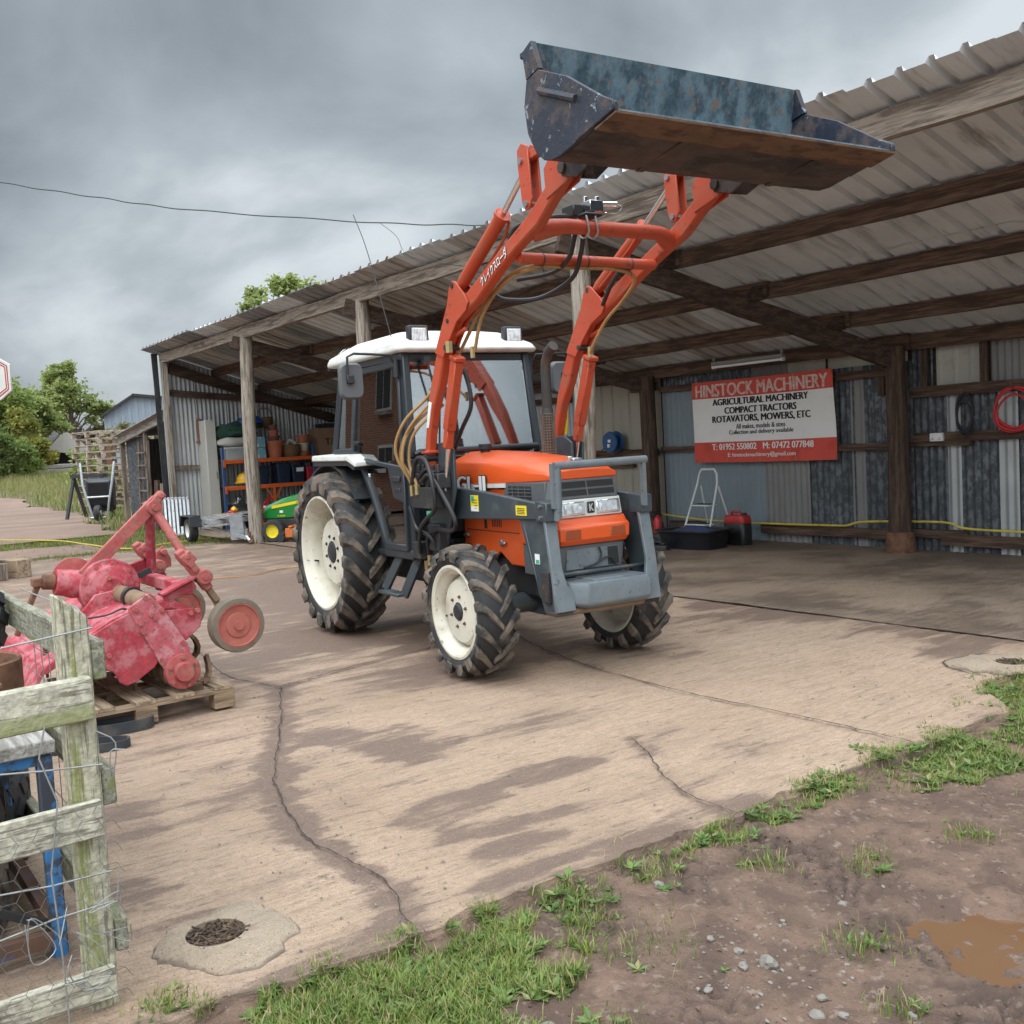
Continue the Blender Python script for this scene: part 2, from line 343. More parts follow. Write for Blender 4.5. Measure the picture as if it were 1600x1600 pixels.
wood('brown_purlin_wood', (.125, .078, .054), 'x', (.05, .032, .024), .8, .46, .66)
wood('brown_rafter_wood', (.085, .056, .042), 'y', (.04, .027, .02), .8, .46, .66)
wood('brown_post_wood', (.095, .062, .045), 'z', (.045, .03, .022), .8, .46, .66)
def lichen(name, axis, base, moss):
    st = {'x': (.4, 6, 6), 'y': (6, .4, 6), 'z': (6, 6, .4)}[axis]
    return mat(name, base, .9, 0, .5, 40, (.12, .1, .072), 17, .5, .6, .75, .7, 40, (1, 1, 1), st, 0, moss, 2.6, .53, .62, .2)
lichen('fence_wood_z', 'z', (.42, .39, .29), (.2, .225, .04))
lichen('fence_wood_y', 'y', (.45, .42, .33), (.24, .245, .1))
lichen('fence_wood_x', 'x', (.26, .25, .19), (.17, .2, .06))
wood('pallet_wood_x', (.34, .25, .17), 'x', (.12, .08, .05), .7, .5, .7)
wood('pallet_wood_y', (.3, .215, .14), 'y', (.1, .065, .04), .7, .48, .68)
wood('old_board_z', (.25, .2, .16), 'z', (.08, .06, .045), .8, .48, .68)
wood('stack_wood', (.4, .33, .26), 'x', (.16, .12, .09), .7, .5, .7)
wood('plank_grey', (.36, .34, .31), 'x', (.17, .15, .13), .7, .5, .7)
mat('roof_tin', (.6, .63, .645), .75, 0, .14, 1.6, (.24, .22, .19), 2.2, .52, .74, .75, .05, 40, dstretch=(4, .5, 1))
mat('roof_tin_brown', (.42, .4, .38), .78, 0, .16, 1.6, (.16, .11, .08), 2.2, .48, .7, .8, .05, 40, dstretch=(4, .5, 1))
mat('roof_tin_dark', (.24, .245, .25), .75, 0, .2, 1.6, (.09, .08, .075), 2.2, .48, .7, .8, .05, 40, dstretch=(4, .5, 1))
mat('tin_blue', (.2, .245, .27), .55, 0, .1, 1.5, (.2, .22, .22), 3, .55, .75, .5, dstretch=(5, 5, .4))
mat('tin_beige', (.34, .31, .255), .6, 0, .1, 1.2, (.3, .26, .21), 3, .56, .75, .5, dstretch=(5, 5, .4))
mat('tin_grey', (.21, .205, .195), .65, 0, .15, 1.5, (.2, .17, .14), 3, .5, .7, .6, dstretch=(5, 5, .4))
mat('tin_rust_grey', (.12, .13, .142), .5, .3, .35, 2.2, (.05, .055, .06), 20, .42, .56, .85, .15, 60, dstretch=(1, 1, .6), dirt2=(.23, .245, .26), d2scale=3, d2lo=.6, d2hi=.7)
mat('tin_bright', (.4, .41, .41), .55, .35, .15, 2, (.33, .27, .2), 3, .56, .74, .7, .03, 40, dstretch=(6, 6, .5))
mat('tin_clear', (.4, .385, .33), .6, 0, .15, 3, (.3, .27, .22), 6, .5, .7, .6)
# ------------------------------------------------------------------ ground
def steps(*seg):
    o = []
    for a, b, d in seg:
        n = max(1, int(round((b - a) / d))); o += [a + (b - a) * i / n for i in range(n)]
    return o + [seg[-1][1]]
def hill(x, y):
    d = math.hypot(x, y) if x < 0 else 0
    return 1.0 * sstep(32, 66, d)
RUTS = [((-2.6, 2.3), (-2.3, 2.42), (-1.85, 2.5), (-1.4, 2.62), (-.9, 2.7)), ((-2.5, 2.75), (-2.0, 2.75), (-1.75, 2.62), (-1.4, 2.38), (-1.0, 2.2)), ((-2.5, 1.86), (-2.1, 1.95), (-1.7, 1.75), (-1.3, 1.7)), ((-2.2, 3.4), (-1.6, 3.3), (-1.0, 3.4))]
def dseg(px_, py_, poly):
    best = 9
    for (a, b), (c, d) in zip(poly, poly[1:]):
        vx, vy = c - a, d - b; t = max(0, min(1, ((px_ - a) * vx + (py_ - b) * vy) / (vx * vx + vy * vy)))
        best = min(best, math.hypot(px_ - a - vx * t, py_ - b - vy * t))
    return best
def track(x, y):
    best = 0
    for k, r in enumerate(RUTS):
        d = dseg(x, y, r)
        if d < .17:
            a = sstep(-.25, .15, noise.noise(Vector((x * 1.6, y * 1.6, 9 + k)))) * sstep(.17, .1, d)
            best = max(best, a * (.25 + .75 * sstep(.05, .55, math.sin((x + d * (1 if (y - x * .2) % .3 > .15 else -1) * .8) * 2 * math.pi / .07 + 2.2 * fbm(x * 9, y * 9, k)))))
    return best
def mud(x, y):
    z = -.035 + .022 * fbm(x * 1.1, y * 1.1, 3) + .012 * fbm(x * 6, y * 6, 1, 3) + .007 * fbm(x * 19, y * 19, 5, 3)
    z -= .024 * track(x, y)                                       # tyre tracks pressed into the mud: lug marks across the track
    pd = math.hypot((x + 1.3) / .42, (y - 2.86) / .38) + .45 * fbm(x * 3.2, y * 3.2, 8, 4)
    z -= .05 * sstep(1.35, .6, pd)
    return z
def edge_x(y): return -2.63 - .36 * sstep(4.75, 5.3, y) + .04 * fbm(2, y * 1.3, 5)
def ground_h(x, y):
    if -3.2 < x < 2.5 and -2 < y < 9: return mud(x, y) - .06 * sstep(edge_x(y) - .03, edge_x(y) - .15, x)
    if x <= -3.2: return -.05 - (.06 if x > -17 else 0) + hill(x, y) + (.05 * fbm(x * .3, y * .3, 2) if x < -24 and y > 7 else 0)
    return -.05 + .02 * fbm(x, y, 3)
xs = steps((-3000, -500, 500), (-500, -120, 60), (-120, -24, 3), (-24, -3.2, 1.2), (-3.2, -2.85, .05), (-2.85, -.9, .016), (-.9, 1, .06), (1, 12, 1), (12, 100, 20), (100, 3000, 700))
ys = steps((-3000, -200, 700), (-200, -10, 30), (-10, .3, .7), (.3, 4.6, .017), (4.6, 8, .08), (8, 60, 3), (60, 400, 40), (400, 3000, 600))
g = MB(); nx = len(xs)
g.v = [(x, y, ground_h(x, y)) for y in ys for x in xs]
g.f = [(j * nx + i, j * nx + i + 1, (j + 1) * nx + i + 1, (j + 1) * nx + i) for j in range(len(ys) - 1) for i in range(nx - 1)]; g.mi = [0] * len(g.f)
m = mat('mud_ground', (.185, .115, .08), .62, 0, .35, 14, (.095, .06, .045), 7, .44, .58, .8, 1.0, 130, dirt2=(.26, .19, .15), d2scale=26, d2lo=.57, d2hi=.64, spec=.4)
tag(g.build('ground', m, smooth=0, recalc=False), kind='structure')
gm = col.objects['ground'].data
for p in gm.polygons: p.use_smooth = True
at = gm.attributes.new('lug_shade', 'FLOAT', 'POINT'); at.data.foreach_set('value', [track(v[0], v[1]) if -2.7 < v[0] < -.85 and 1 < v[1] < 4 else 0 for v in g.v])
t = m.node_tree; b = t.nodes['Principled BSDF']; src = b.inputs['Base Color'].links[0].from_socket      # shade of the lug marks painted into the mud colour; low relief shades weakly
an = _n(t, 'ShaderNodeAttribute', attribute_name='lug_shade'); mr = _n(t, 'ShaderNodeMapRange'); t.links.new(an.outputs['Fac'], mr.inputs[0]); mr.inputs[4].default_value = .75
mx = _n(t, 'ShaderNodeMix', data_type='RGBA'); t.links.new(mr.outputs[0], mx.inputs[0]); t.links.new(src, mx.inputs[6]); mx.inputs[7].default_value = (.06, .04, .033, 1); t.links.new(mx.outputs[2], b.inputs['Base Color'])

# concrete yard with its stains, and painted shade under the tractor, held as an attribute
CR1 = [(-2.66, 1.44), (-2.99, 1.53), (-3.26, 1.52), (-3.55, 1.5), (-4.02, 1.6), (-4.46, 1.75), (-5.18, 2.09), (-5.98, 2.42)]
CR1b = [(-5.98, 2.42), (-6.04, 2.58), (-6.17, 3.06), (-6.31, 3.76), (-6.5, 4.4)]
CR2 = [(-6.5, 4.5), (-6.12, 4.36), (-5.11, 4.09), (-4.09, 4.0), (-3.28, 4.04), (-2.64, 4.03)]
CR3 = [(-3.6, 3.2), (-3.41, 3.11), (-3.1, 2.93), (-2.86, 2.84), (-2.6, 2.83)]
CR4 = [(-5.98, 2.42), (-6.6, 2.3), (-7.4, 2.42), (-8.6, 2.5), (-10, 2.7)]
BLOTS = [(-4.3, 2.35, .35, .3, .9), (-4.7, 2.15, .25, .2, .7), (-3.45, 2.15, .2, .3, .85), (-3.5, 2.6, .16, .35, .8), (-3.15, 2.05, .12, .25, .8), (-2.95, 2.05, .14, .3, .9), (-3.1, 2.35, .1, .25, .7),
         (-4.2, 1.05, .4, .2, .55), (-3.5, .8, .25, .2, .6), (-5.6, 3.4, .5, .9, .55), (-6.2, 4.2, .8, .7, .75), (-7.3, 3.3, .9, .6, .7), (-6.9, 2.6, .5, .4, .5), (-5.0, 4.7, .8, .35, .5), (-3.5, 3.4, .25, .3, .4),  # blots under the tractor also paint in its soft contact shade
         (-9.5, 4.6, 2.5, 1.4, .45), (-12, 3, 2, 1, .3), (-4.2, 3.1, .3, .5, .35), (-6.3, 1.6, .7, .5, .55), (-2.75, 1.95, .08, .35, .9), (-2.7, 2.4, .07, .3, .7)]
def stain(x, y):
    n = fbm(x * 2.4, y * .9, 4, 5); s = .18 + .34 * n + .34 * fbm(x * 9, y * 1.6, 7, 3)
    d = dseg(x, y, CR1); s += .8 * sstep(.12, .02, d + .05 * fbm(x * 7, y * 4, 2, 4)) * (.55 + .45 * sstep(-5.6, -4.6, x)) * (1 - .35 * sstep(-3.2, -2.8, x))
    for c in (CR1b, CR2, CR3, CR4): s += .42 * sstep(.1, .0, dseg(x, y, c) + .05 * n)
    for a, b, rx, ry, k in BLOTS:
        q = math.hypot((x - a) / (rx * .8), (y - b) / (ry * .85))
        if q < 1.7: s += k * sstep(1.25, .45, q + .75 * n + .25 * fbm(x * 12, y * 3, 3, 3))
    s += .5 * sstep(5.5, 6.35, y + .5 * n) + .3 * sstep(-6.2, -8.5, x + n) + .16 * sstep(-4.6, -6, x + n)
    s += .55 * sstep(-2.82, -2.62, x + .12 * n)
    s -= .4 * sstep(1.4, .2, math.hypot((x + 3.9) / 1.3, (y - 4.7) / 1.1)) + .1 * sstep(-4.5, -3, x)
    return max(0, min(1, s))
def sheet(name, xs, ys, zf, m, attr=None, edge=0.0, skirt=.12):
    g = MB(); nx = len(xs); ny = len(ys); vv = []
    for y in ys:
        for i, x in enumerate(xs):
            if edge and i >= nx - 2: x = x + (edge * fbm(1.7, y * 2.2, 3, 5) + .35 * edge * fbm(4, y * 9, 3)) * (1 if i == nx - 1 else .6)
            if name == 'concrete_yard' and x > -4.2: x += (edge_x(y) + 2.63) * sstep(-4.2, -2.63, x)
            vv.append((x, y, zf(x, y)))
    g.v = vv; g.f = [(j * nx + i, j * nx + i + 1, (j + 1) * nx + i + 1, (j + 1) * nx + i) for j in range(ny - 1) for i in range(nx - 1)]
    if skirt:
        b = len(g.v); g.v += [(vv[j * nx + nx - 1][0] + .015, ys[j], -skirt) for j in range(ny)]
        g.f += [(j * nx + nx - 1, b + j, b + j + 1, (j + 1) * nx + nx - 1) for j in range(ny - 1)]
    g.mi = [0] * len(g.f); o = g.build(name, m, smooth=50, recalc=False)
    if attr:
        a = o.data.attributes.new('stain', 'FLOAT', 'POINT'); a.data.foreach_set('value', [attr(v[0], v[1]) for v in g.v])
    return tag(o, kind='structure')
def concrete(name, base, dark, rough=.85, ridge=1.0):
    """tamped concrete: streaks across the slab, coarse grain, pale and dark aggregate, silt stains from the 'stain' attribute"""
    m = bpy.data.materials.new(name); m.use_nodes = True; t = m.node_tree; L = t.links; b = t.nodes['Principled BSDF']
    c = _n(t, 'ShaderNodeTexCoord')
    def nz(sc, det, ro, st=(1, 1, 1)):
        mp = _n(t, 'ShaderNodeMapping'); mp.inputs['Scale'].default_value = st; L.new(c.outputs['Object'], mp.inputs[0])
        n = _n(t, 'ShaderNodeTexNoise'); n.inputs['Scale'].default_value = sc; n.inputs['Detail'].default_value = det; n.inputs['Roughness'].default_value = ro; L.new(mp.outputs[0], n.inputs['Vector']); return n.outputs[0]
    def mr(src, a, bb, lo, hi, ty='LINEAR'):
        n = _n(t, 'ShaderNodeMapRange', interpolation_type=ty); L.new(src, n.inputs[0])
        for i, x in zip((1, 2, 3, 4), (a, bb, lo, hi)): n.inputs[i].default_value = x
        return n.outputs[0]
    def mix(f, a, bb):
        n = _n(t, 'ShaderNodeMix', data_type='RGBA')
        if isinstance(f, float): n.inputs[0].default_value = f
        else: L.new(f, n.inputs[0])
        for i, x in ((6, a), (7, bb)):
            if isinstance(x, tuple): n.inputs[i].default_value = rgba(x)
            else: L.new(x, n.inputs[i])
        return n.outputs[2]
    def add(a, b_):
        n = _n(t, 'ShaderNodeMath', operation='ADD'); L.new(a, n.inputs[0]); L.new(b_, n.inputs[1]); return n.outputs[0]
    def scl(col_, f):
        n = _n(t, 'ShaderNodeVectorMath', operation='SCALE'); L.new(col_, n.inputs[0]); L.new(f, n.inputs['Scale']); return n.outputs[0]
    B = lambda k, r=1, bl=1: (base[0] * k * r, base[1] * k, base[2] * k * bl)
    big = nz(.8, 7, .62); cur = mix(mr(big, .36, .64, 0, 1), base, B(.8, 1.02, .96))
    st1 = nz(30, 7, .65, (1, .12, 1)); st2 = nz(75, 4, .6, (1, .22, 1)); grain = nz(210, 4, .7); mid = nz(34, 5, .7)
    cur = mix(mr(st1, .3, .56, .6 * ridge, 0, 'SMOOTHSTEP'), cur, B(.55, 1, .94)); cur = mix(mr(st2, .34, .5, .38 * ridge, 0), cur, B(.52)); st3 = nz(24, 5, .7, (1, .2, 1)); cur = mix(mr(st3, .32, .4, .85 * ridge, 0), cur, B(.34))
    at = _n(t, 'ShaderNodeAttribute', attribute_name='stain')
    ad = add(add(at.outputs['Fac'], mr(st1, .25, .75, -.42, .42)), add(mr(mid, .25, .75, -.3, .3), mr(grain, .25, .75, -.22, .22)))
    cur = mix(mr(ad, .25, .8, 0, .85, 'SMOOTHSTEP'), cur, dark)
    cur = scl(cur, mr(grain, .3, .7, .66, 1.34)); cur = scl(cur, mr(mid, .3, .7, .88, 1.12))
    for sc, lo, colr, thr in ((110, .15, B(1.3), .72), (70, .15, B(.3), .62)):
        vor = _n(t, 'ShaderNodeTexVoronoi'); vor.inputs['Scale'].default_value = sc; L.new(c.outputs['Object'], vor.inputs['Vector'])
        ml = _n(t, 'ShaderNodeMath', operation='MULTIPLY'); L.new(mr(vor.outputs['Distance'], lo, lo + .1, 1, 0), ml.inputs[0]); sx = _n(t, 'ShaderNodeSeparateXYZ'); L.new(vor.outputs['Color'], sx.inputs[0]); L.new(mr(sx.outputs[0], thr, thr + .05, 0, .75), ml.inputs[1])
        cur = mix(ml.outputs[0], cur, colr)
    L.new(cur, b.inputs['Base Color']); L.new(mr(ad, .3, .8, rough, rough - .28), b.inputs['Roughness']); b.inputs['Specular IOR Level'].default_value = .35
    h = add(add(mr(st1, 0, 1, 0, 1.3 * ridge), mr(st2, 0, 1, 0, .8 * ridge)), add(mr(grain, 0, 1, 0, .5), mr(mid, 0, 1, 0, .7)))
    bp = _n(t, 'ShaderNodeBump'); bp.inputs['Strength'].default_value = .8; bp.inputs['Distance'].default_value = .014; L.new(h, bp.inputs['Height']); L.new(bp.outputs[0], b.inputs['Normal'])
    MATS[name] = m; return m
concrete('yard_concrete', (.475, .34, .245), (.165, .11, .086))
concrete('floor_concrete', (.3, .225, .165), (.115, .082, .062), .8, .4)
concrete('ring_concrete', (.42, .33, .245), (.16, .115, .09), .9, .2)
concrete('path_concrete', (.28, .19, .145), (.14, .1, .08), .9, .4)
def yard_z(x, y):
    z = .004 * fbm(x * .8, y * .8, 1) + .0016 * math.sin(x * 2 * math.pi / .13 + 2 * fbm(x, y * .4, 6))
    for c in (CR1, CR1b, CR2, CR3): z -= .012 * sstep(.022, .0, dseg(x, y, c) + .012 * fbm(x * 9, y * 9, 4))
    return z
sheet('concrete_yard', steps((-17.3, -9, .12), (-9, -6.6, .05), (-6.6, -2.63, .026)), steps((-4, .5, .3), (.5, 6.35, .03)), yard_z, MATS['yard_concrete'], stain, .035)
mat('crack_dirt', (.045, .034, .028), .95, 0, .3, 40, (.09, .07, .05), 30, .5, .6, .7)
g = MB()
for c, wd in ((CR1, .0035), (CR1b, .005), (CR2, .0045), (CR3, .003), (CR4, .003), ([(-6.65, 6.345), (-3, 6.35)], .0045), ([(-17, 6.33), (-6.65, 6.345)], .004), ([(-3.34, 5.9), (-3.42, 5.6), (-3.36, 5.45), (-3.2, 5.38), (-3.05, 5.36)], .005)):
    P = catmull([(a, b, 0) for a, b in c], 16) if len(c) > 2 else [Vector((c[0][0] + (c[1][0] - c[0][0]) * i / 90, c[0][1] + (c[1][1] - c[0][1]) * i / 90, 0)) for i in range(91)]
    vs = []
    for i, q in enumerate(P):
        d = (P[min(i + 1, len(P) - 1)] - P[max(0, i - 1)]).normalized(); nn = Vector((-d.y, d.x, 0)); k = wd * (.45 + rng.random() * .9); o_ = .014 * fbm(q.x * 6, q.y * 6, 3)
        vs += [q + nn * (o_ + k) + Vector((0, 0, .0065)), q + nn * (o_ - k) + Vector((0, 0, .0065))]
    g.add(vs, [(2 * i, 2 * i + 1, 2 * i + 3, 2 * i + 2) for i in range(len(P) - 1)])
tag(g.build('yard_cracks', MATS['crack_dirt'], smooth=0), kind='structure')
sheet('shed_floor', steps((-20.4, -2.5, .1)), steps((6.365, 10.35, .1)), lambda x, y: .006 + .004 * fbm(x, y, 2), MATS['floor_concrete'], lambda x, y: max(0, min(1, .45 + .5 * fbm(x * 1.1, y * 1.1, 6, 5) + .3 * sstep(.7, .2, math.hypot(x + 8, (y - 7.6) * 1.4)))), 0, .1)
sheet('old_slab', steps((-20.1, -17.9, .15)), steps((-3, 4.5, .15)), lambda x, y: -.01 - .02 * sstep(3.6, 4.5, y + .5 * fbm(x, y, 3)), MATS['path_concrete'], lambda x, y: max(0, .2 + .5 * fbm(x, y, 2)), 0, .1)
def path_edge(x): return 5.5 + .17 * (-22 - x) * (1 if x > -32 else 0) + (1.7 if x <= -32 else 0) + .5 * fbm(x * .25, 2, 1)
g = MB(); pxs = steps((-60, -21.6, .8)); pt = [0, .12, .3, .5, .75, 1]
for x in pxs:
    for k in pt: g.v.append((x, -6 + (path_edge(x) + 6) * k, hill(x, 4) + .012))
g.f = [(i * 6 + j, (i + 1) * 6 + j, (i + 1) * 6 + j + 1, i * 6 + j + 1) for i in range(len(pxs) - 1) for j in range(5)]; g.mi = [0] * len(g.f)
o = g.build('path', MATS['path_concrete'], smooth=60); tag(o, kind='structure')
a = o.data.attributes.new('stain', 'FLOAT', 'POINT'); a.data.foreach_set('value', [max(0, .25 + .6 * fbm(v[0] * .6, v[1] * .6, 2)) for v in g.v])
# puddle
g = MB(); n = 40
g.add([(-1.3, 2.86, -.071)] + [(-1.3 + .62 * math.cos(6.283 * i / n), 2.86 + .55 * math.sin(6.283 * i / n), -.071) for i in range(n)], [(0, 1 + i, 1 + (i + 1) % n) for i in range(n)])
pm = bpy.data.materials.new('puddle_water'); pm.use_nodes = True; b = pm.node_tree.nodes['Principled BSDF']; b.inputs['Base Color'].default_value = (.15, .08, .042, 1); b.inputs['Roughness'].default_value = .03
tag(g.build('puddle', pm, smooth=0), kind='structure')
# drain surrounds: a broken concrete collar with a round hole full of dead leaves
mat('leaf_litter', (.07, .045, .03), .9, 0, .5, 30, (.2, .13, .08), 40, .5, .62, .8, .8, 60)
def drain(name, cx, cy, rot, outline, hr, label, seed):
    t = thing(name, label, 'drain', (cx, cy, 0), rot)
    g = MB(); n = 44; r2 = random.Random(seed); inn = []; outp = []; mid = []
    for i in range(n):
        a = 6.2832 * i / n; inn.append((hr * math.cos(a), hr * math.sin(a), .02)); k = outline(a) * (1 + .05 * math.sin(5 * a + seed) + r2.uniform(-.07, .07))
        outp.append((k * math.cos(a), k * math.sin(a), .003)); mid.append((.93 * k * math.cos(a), .93 * k * math.sin(a), .016 + r2.uniform(-.004, .004)))
    low = [(q[0] * .97, q[1] * .97, -.09) for q in inn]
    g.v = low + inn + mid + outp; L = [(k * n + i, k * n + (i + 1) % n, (k + 1) * n + (i + 1) % n, (k + 1) * n + i) for k in range(3) for i in range(n)]; g.f = L; g.mi = [0] * len(L)
    o = g.build('collar', MATS['ring_concrete'], t, smooth=50)
    at = o.data.attributes.new('stain', 'FLOAT', 'POINT'); at.data.foreach_set('value', [.12 + .5 * fbm(v[0] * 8, v[1] * 8, seed) + (.75 if i >= 3 * n else 0) for i, v in enumerate(g.v)])
    g = MB()
    for k in range(150):
        a, r = r2.uniform(0, 6.28), hr * .95 * math.sqrt(r2.random()); z = .0115 + r2.uniform(0, .012) * (1 - r / hr * .5); l = r2.uniform(.015, .05)
        g.box((r * math.cos(a), r * math.sin(a), z), (l, r2.uniform(.002, .008), .003), rz=r2.uniform(0, 6.3), ry=r2.uniform(-.4, .4))
    g.lathe([(hr * .985, .0085), (hr * .5, .010), (.001, .0105)], None, 20)
    g.build('dead_leaves', mat('leaf_litter', (0, 0, 0)), t, smooth=0)
drain('drain_collar', -3.0, .955, .25, lambda a: .2 + .05 * math.cos(a - .4) + .02 * math.cos(3 * a), .088, 'broken concrete collar with a round hole full of dead leaves near the fence post', 3)
drain('drain_collar', -3.1, 5.72, .9, lambda a: .3 + .06 * math.cos(2 * a), .09, 'pale concrete drain patch at the right end of the yard by the weeds', 5)

# ------------------------------------------------------------------ grass, weeds
leafmat('grass_green', (.075, .14, .022), (.27, .33, .075), .3, 5, (.36, .29, .14), .74)
leafmat('grass_dry', (.17, .19, .055), (.38, .34, .15), .3, 2)
leafmat('weed_leaf', (.06, .125, .03), (.2, .28, .085), .25, 9, (.3, .27, .13), .9)
def blade(g, x, y, z, h, w, a, lean):
    dx, dy = math.cos(a), math.sin(a); sx, sy = -dy * w / 2, dx * w / 2; l1, l2 = lean * .35, lean
    g.add([(x - sx, y - sy, z), (x + sx, y + sy, z), (x + dx * l1 + sx * .8, y + dy * l1 + sy * .8, z + h * .6), (x + dx * l1 - sx * .8, y + dy * l1 - sy * .8, z + h * .6), (x + dx * l2, y + dy * l2, z + h)],
          [(0, 1, 2, 3), (3, 2, 4)])
def rosette(g, x, y, z, r, n):
    a0 = rng.uniform(0, 6.3)
    for k in range(n):
        a = a0 + 6.28 * k / n + rng.uniform(-.3, .3); l = r * rng.uniform(.6, 1.1); w = l * rng.uniform(.35, .55); dx, dy = math.cos(a), math.sin(a); zz = z + rng.uniform(.2, .7) * l
        P = lambda s, t, u: (x + dx * l * s - dy * w * t, y + dy * l * s + dx * w * t, z + u)
        g.add([P(0, 0, .004), P(.45, -.5, (zz - z) * .7), P(1, 0, (zz - z)), P(.45, .5, (zz - z) * .7), P(.5, 0, (zz - z) * .55)], [(0, 1, 4), (1, 2, 4), (2, 3, 4), (3, 0, 4)])
def scatter(g, n, fx, fz, h, w, keep, lean=.6, ros=None, rn=0):
    k = 0; tries = 0
    while k < n and tries < n * 30:
        tries += 1; x, y = fx()
        if rng.random() > keep(x, y): continue
        k += 1; hh = rng.uniform(*h); blade(g, x, y, fz(x, y) - .004, hh, rng.uniform(*w), rng.uniform(0, 6.3), hh * rng.uniform(.1, lean))
    k = 0; tries = 0
    while ros and k < rn and tries < rn * 40:
        tries += 1; x, y = fx()
        if rng.random() > keep(x, y): continue
        k += 1; rosette(ros, x, y, fz(x, y), rng.uniform(.018, .05), rng.randint(4, 7))
g = MB(); w = MB()
def keepA(x, y):
    q = math.hypot((x + 2.33) / .36, (y - 1.2) / .58) + .55 * fbm(x * 5, y * 5, 2)
    return (sstep(1.0, .7, q)) * (1 if x > -2.68 + .06 * fbm(1, y * 5) else .05)
scatter(g, 15500, lambda: (rng.uniform(-2.75, -1.9), rng.uniform(.35, 1.9)), lambda x, y: max(mud(x, y), -.02 if x < -2.6 else -9), (.014, .052), (.002, .005), keepA, 1.3, w, 800)
def keepB(x, y):
    c = edge_x(y) + .07 + .22 * sstep(3.2, 4.6, y) + .04 * fbm(1, y * 1.5, 4); wd = .09 + .27 * sstep(3.0, 4.2, y) + .05 * sstep(2.5, 2.2, y) * sstep(1.9, 2.1, y)
    q = abs(x - c) / wd + .9 * fbm(x * 4, y * 4, 8); return sstep(1.0, .45, q) * (.1 + .9 * sstep(-.15 - .3 * sstep(3.0, 3.9, y), .25 - .3 * sstep(3.0, 3.9, y), fbm(x * 2.6, y * 2.6, 5)))
scatter(g, 17000, lambda: (rng.uniform(-3.1, -1.9), rng.uniform(1.85, 6.2)), lambda x, y: max(mud(x, y), -.012 if x < edge_x(y) + .03 else -9), (.012, .045), (.0022, .005), keepB, 1.3, w, 1100)
for (cx, cy, r, n) in ((-2.42, 1.93, .05, 260), (-2.28, 2.62, .05, 160), (-2.08, 2.9, .045, 160), (-1.95, 3.3, .05, 160), (-1.75, 2.42, .06, 180), (-1.5, 2.2, .04, 100), (-2.2, 1.9, .1, 200), (-1.62, 3.5, .07, 160), (-1.9, 1.55, .05, 90), (-2.72, .72, .04, 240), (-2.9, 5.55, .12, 700), (-3.02, 5.8, .07, 300)):
    scatter(g, n, lambda: (rng.gauss(cx, r), rng.gauss(cy, r)), lambda x, y: max(mud(x, y), -.005 if x < -2.62 else -9), (.015, .05), (.002, .0045), lambda x, y: 1, .9, w, n // 40)
def keepC(x, y):
    if x > -17.1: return .5 if x < -16.9 + .3 * fbm(x, y * 3) else 0
    if -20.2 < x < -17.85 and y < 4.5: return .02
    if x < -21.6 and y < path_edge(x): return .015
    return .25 + .75 * sstep(-.25, .2, fbm(x * .9, y * .9, 3))
gz = lambda x, y: -.03 + hill(x, y)
scatter(g, 14000, lambda: (rng.uniform(-22.4, -16.8), rng.uniform(.5, 6.4)), gz, (.03, .09), (.006, .012), keepC, .7, None)
scatter(g, 14000, lambda: (-22 - 46 * rng.random() ** 1.3, rng.uniform(4, 13)), gz, (.06, .28), (.012, .03), lambda x, y: 0 if (y < path_edge(x) + .05 or (x > -26 and y > 6.4)) else 1, .6, None)
tag(g.build('grass', MATS['grass_green'], smooth=0, recalc=False), 'short green grass along the yard edge and the far verge', 'grass', kind='stuff')
tag(w.build('weeds', MATS['weed_leaf'], smooth=0, recalc=False), 'low broad-leaved weeds among the grass at the concrete edge', 'weeds', kind='stuff')
g = MB()
scatter(g, 9000, lambda: (-27 - 36 * rng.random(), rng.uniform(6, 14)), gz, (.15, .5), (.008, .02), lambda x, y: sstep(path_edge(x) + .3, path_edge(x) + 1.8, y + .5 * fbm(x * .4, y * .4, 3)), .5, None)
tag(g.build('dry_grass', MATS['grass_dry'], smooth=0, recalc=False), 'tall straw-coloured grass on the verge beside the path', 'long grass', kind='stuff')
g = MB()
for k in range(130):
    x, y = rng.uniform(-2.5, -.9), rng.uniform(1.0, 5.0)
    if rng.random() < .55: x, y = rng.gauss(-1.9, .18), rng.gauss(2.05, .2)
    g.rock((x, y, mud(x, y) + .001), rng.uniform(.003, .009), (1, rng.uniform(.6, 1), .55), k, sub=1)
tag(g.build('gravel', mat('stone_grey', (.21, .19, .165), .85, 0, .2, 9, (.2, .16, .13), 12, .5, .7, .7, .3, 60), smooth=50), 'small pale grit scattered over the mud', 'gravel', kind='stuff')
g = MB()
for k in range(3200):
    x, y = rng.uniform(-2.6, -.9), rng.uniform(1.0, 5.2); r = rng.uniform(.0018, .0055) * (1.6 if track(x, y) > .2 else 1)
    g.rock((x, y, mud(x, y)), r, (1, rng.uniform(.6, 1), .7), k, sub=1)
tag(g.build('soil_crumbs', MATS['mud_ground'], smooth=0), 'dark crumbs of soil over the mud', 'soil', kind='stuff')
g = MB()
for k in range(420):
    x = -2.68 - 5.5 * rng.random() ** 1.6; y = rng.uniform(.7, 5.8)
    if k % 3 == 0: q = CR1[rng.randrange(len(CR1))]; x, y = q[0] + rng.gauss(0, .12), q[1] + rng.gauss(0, .15)
    if x < -2.66: g.rock((x, y, .007), rng.uniform(.002, .007), (1, rng.uniform(.5, 1), .6), k, sub=1)
tag(g.build('yard_grit', MATS['stone_grey'], smooth=0), 'fine grit lying on the concrete', 'grit', kind='stuff')
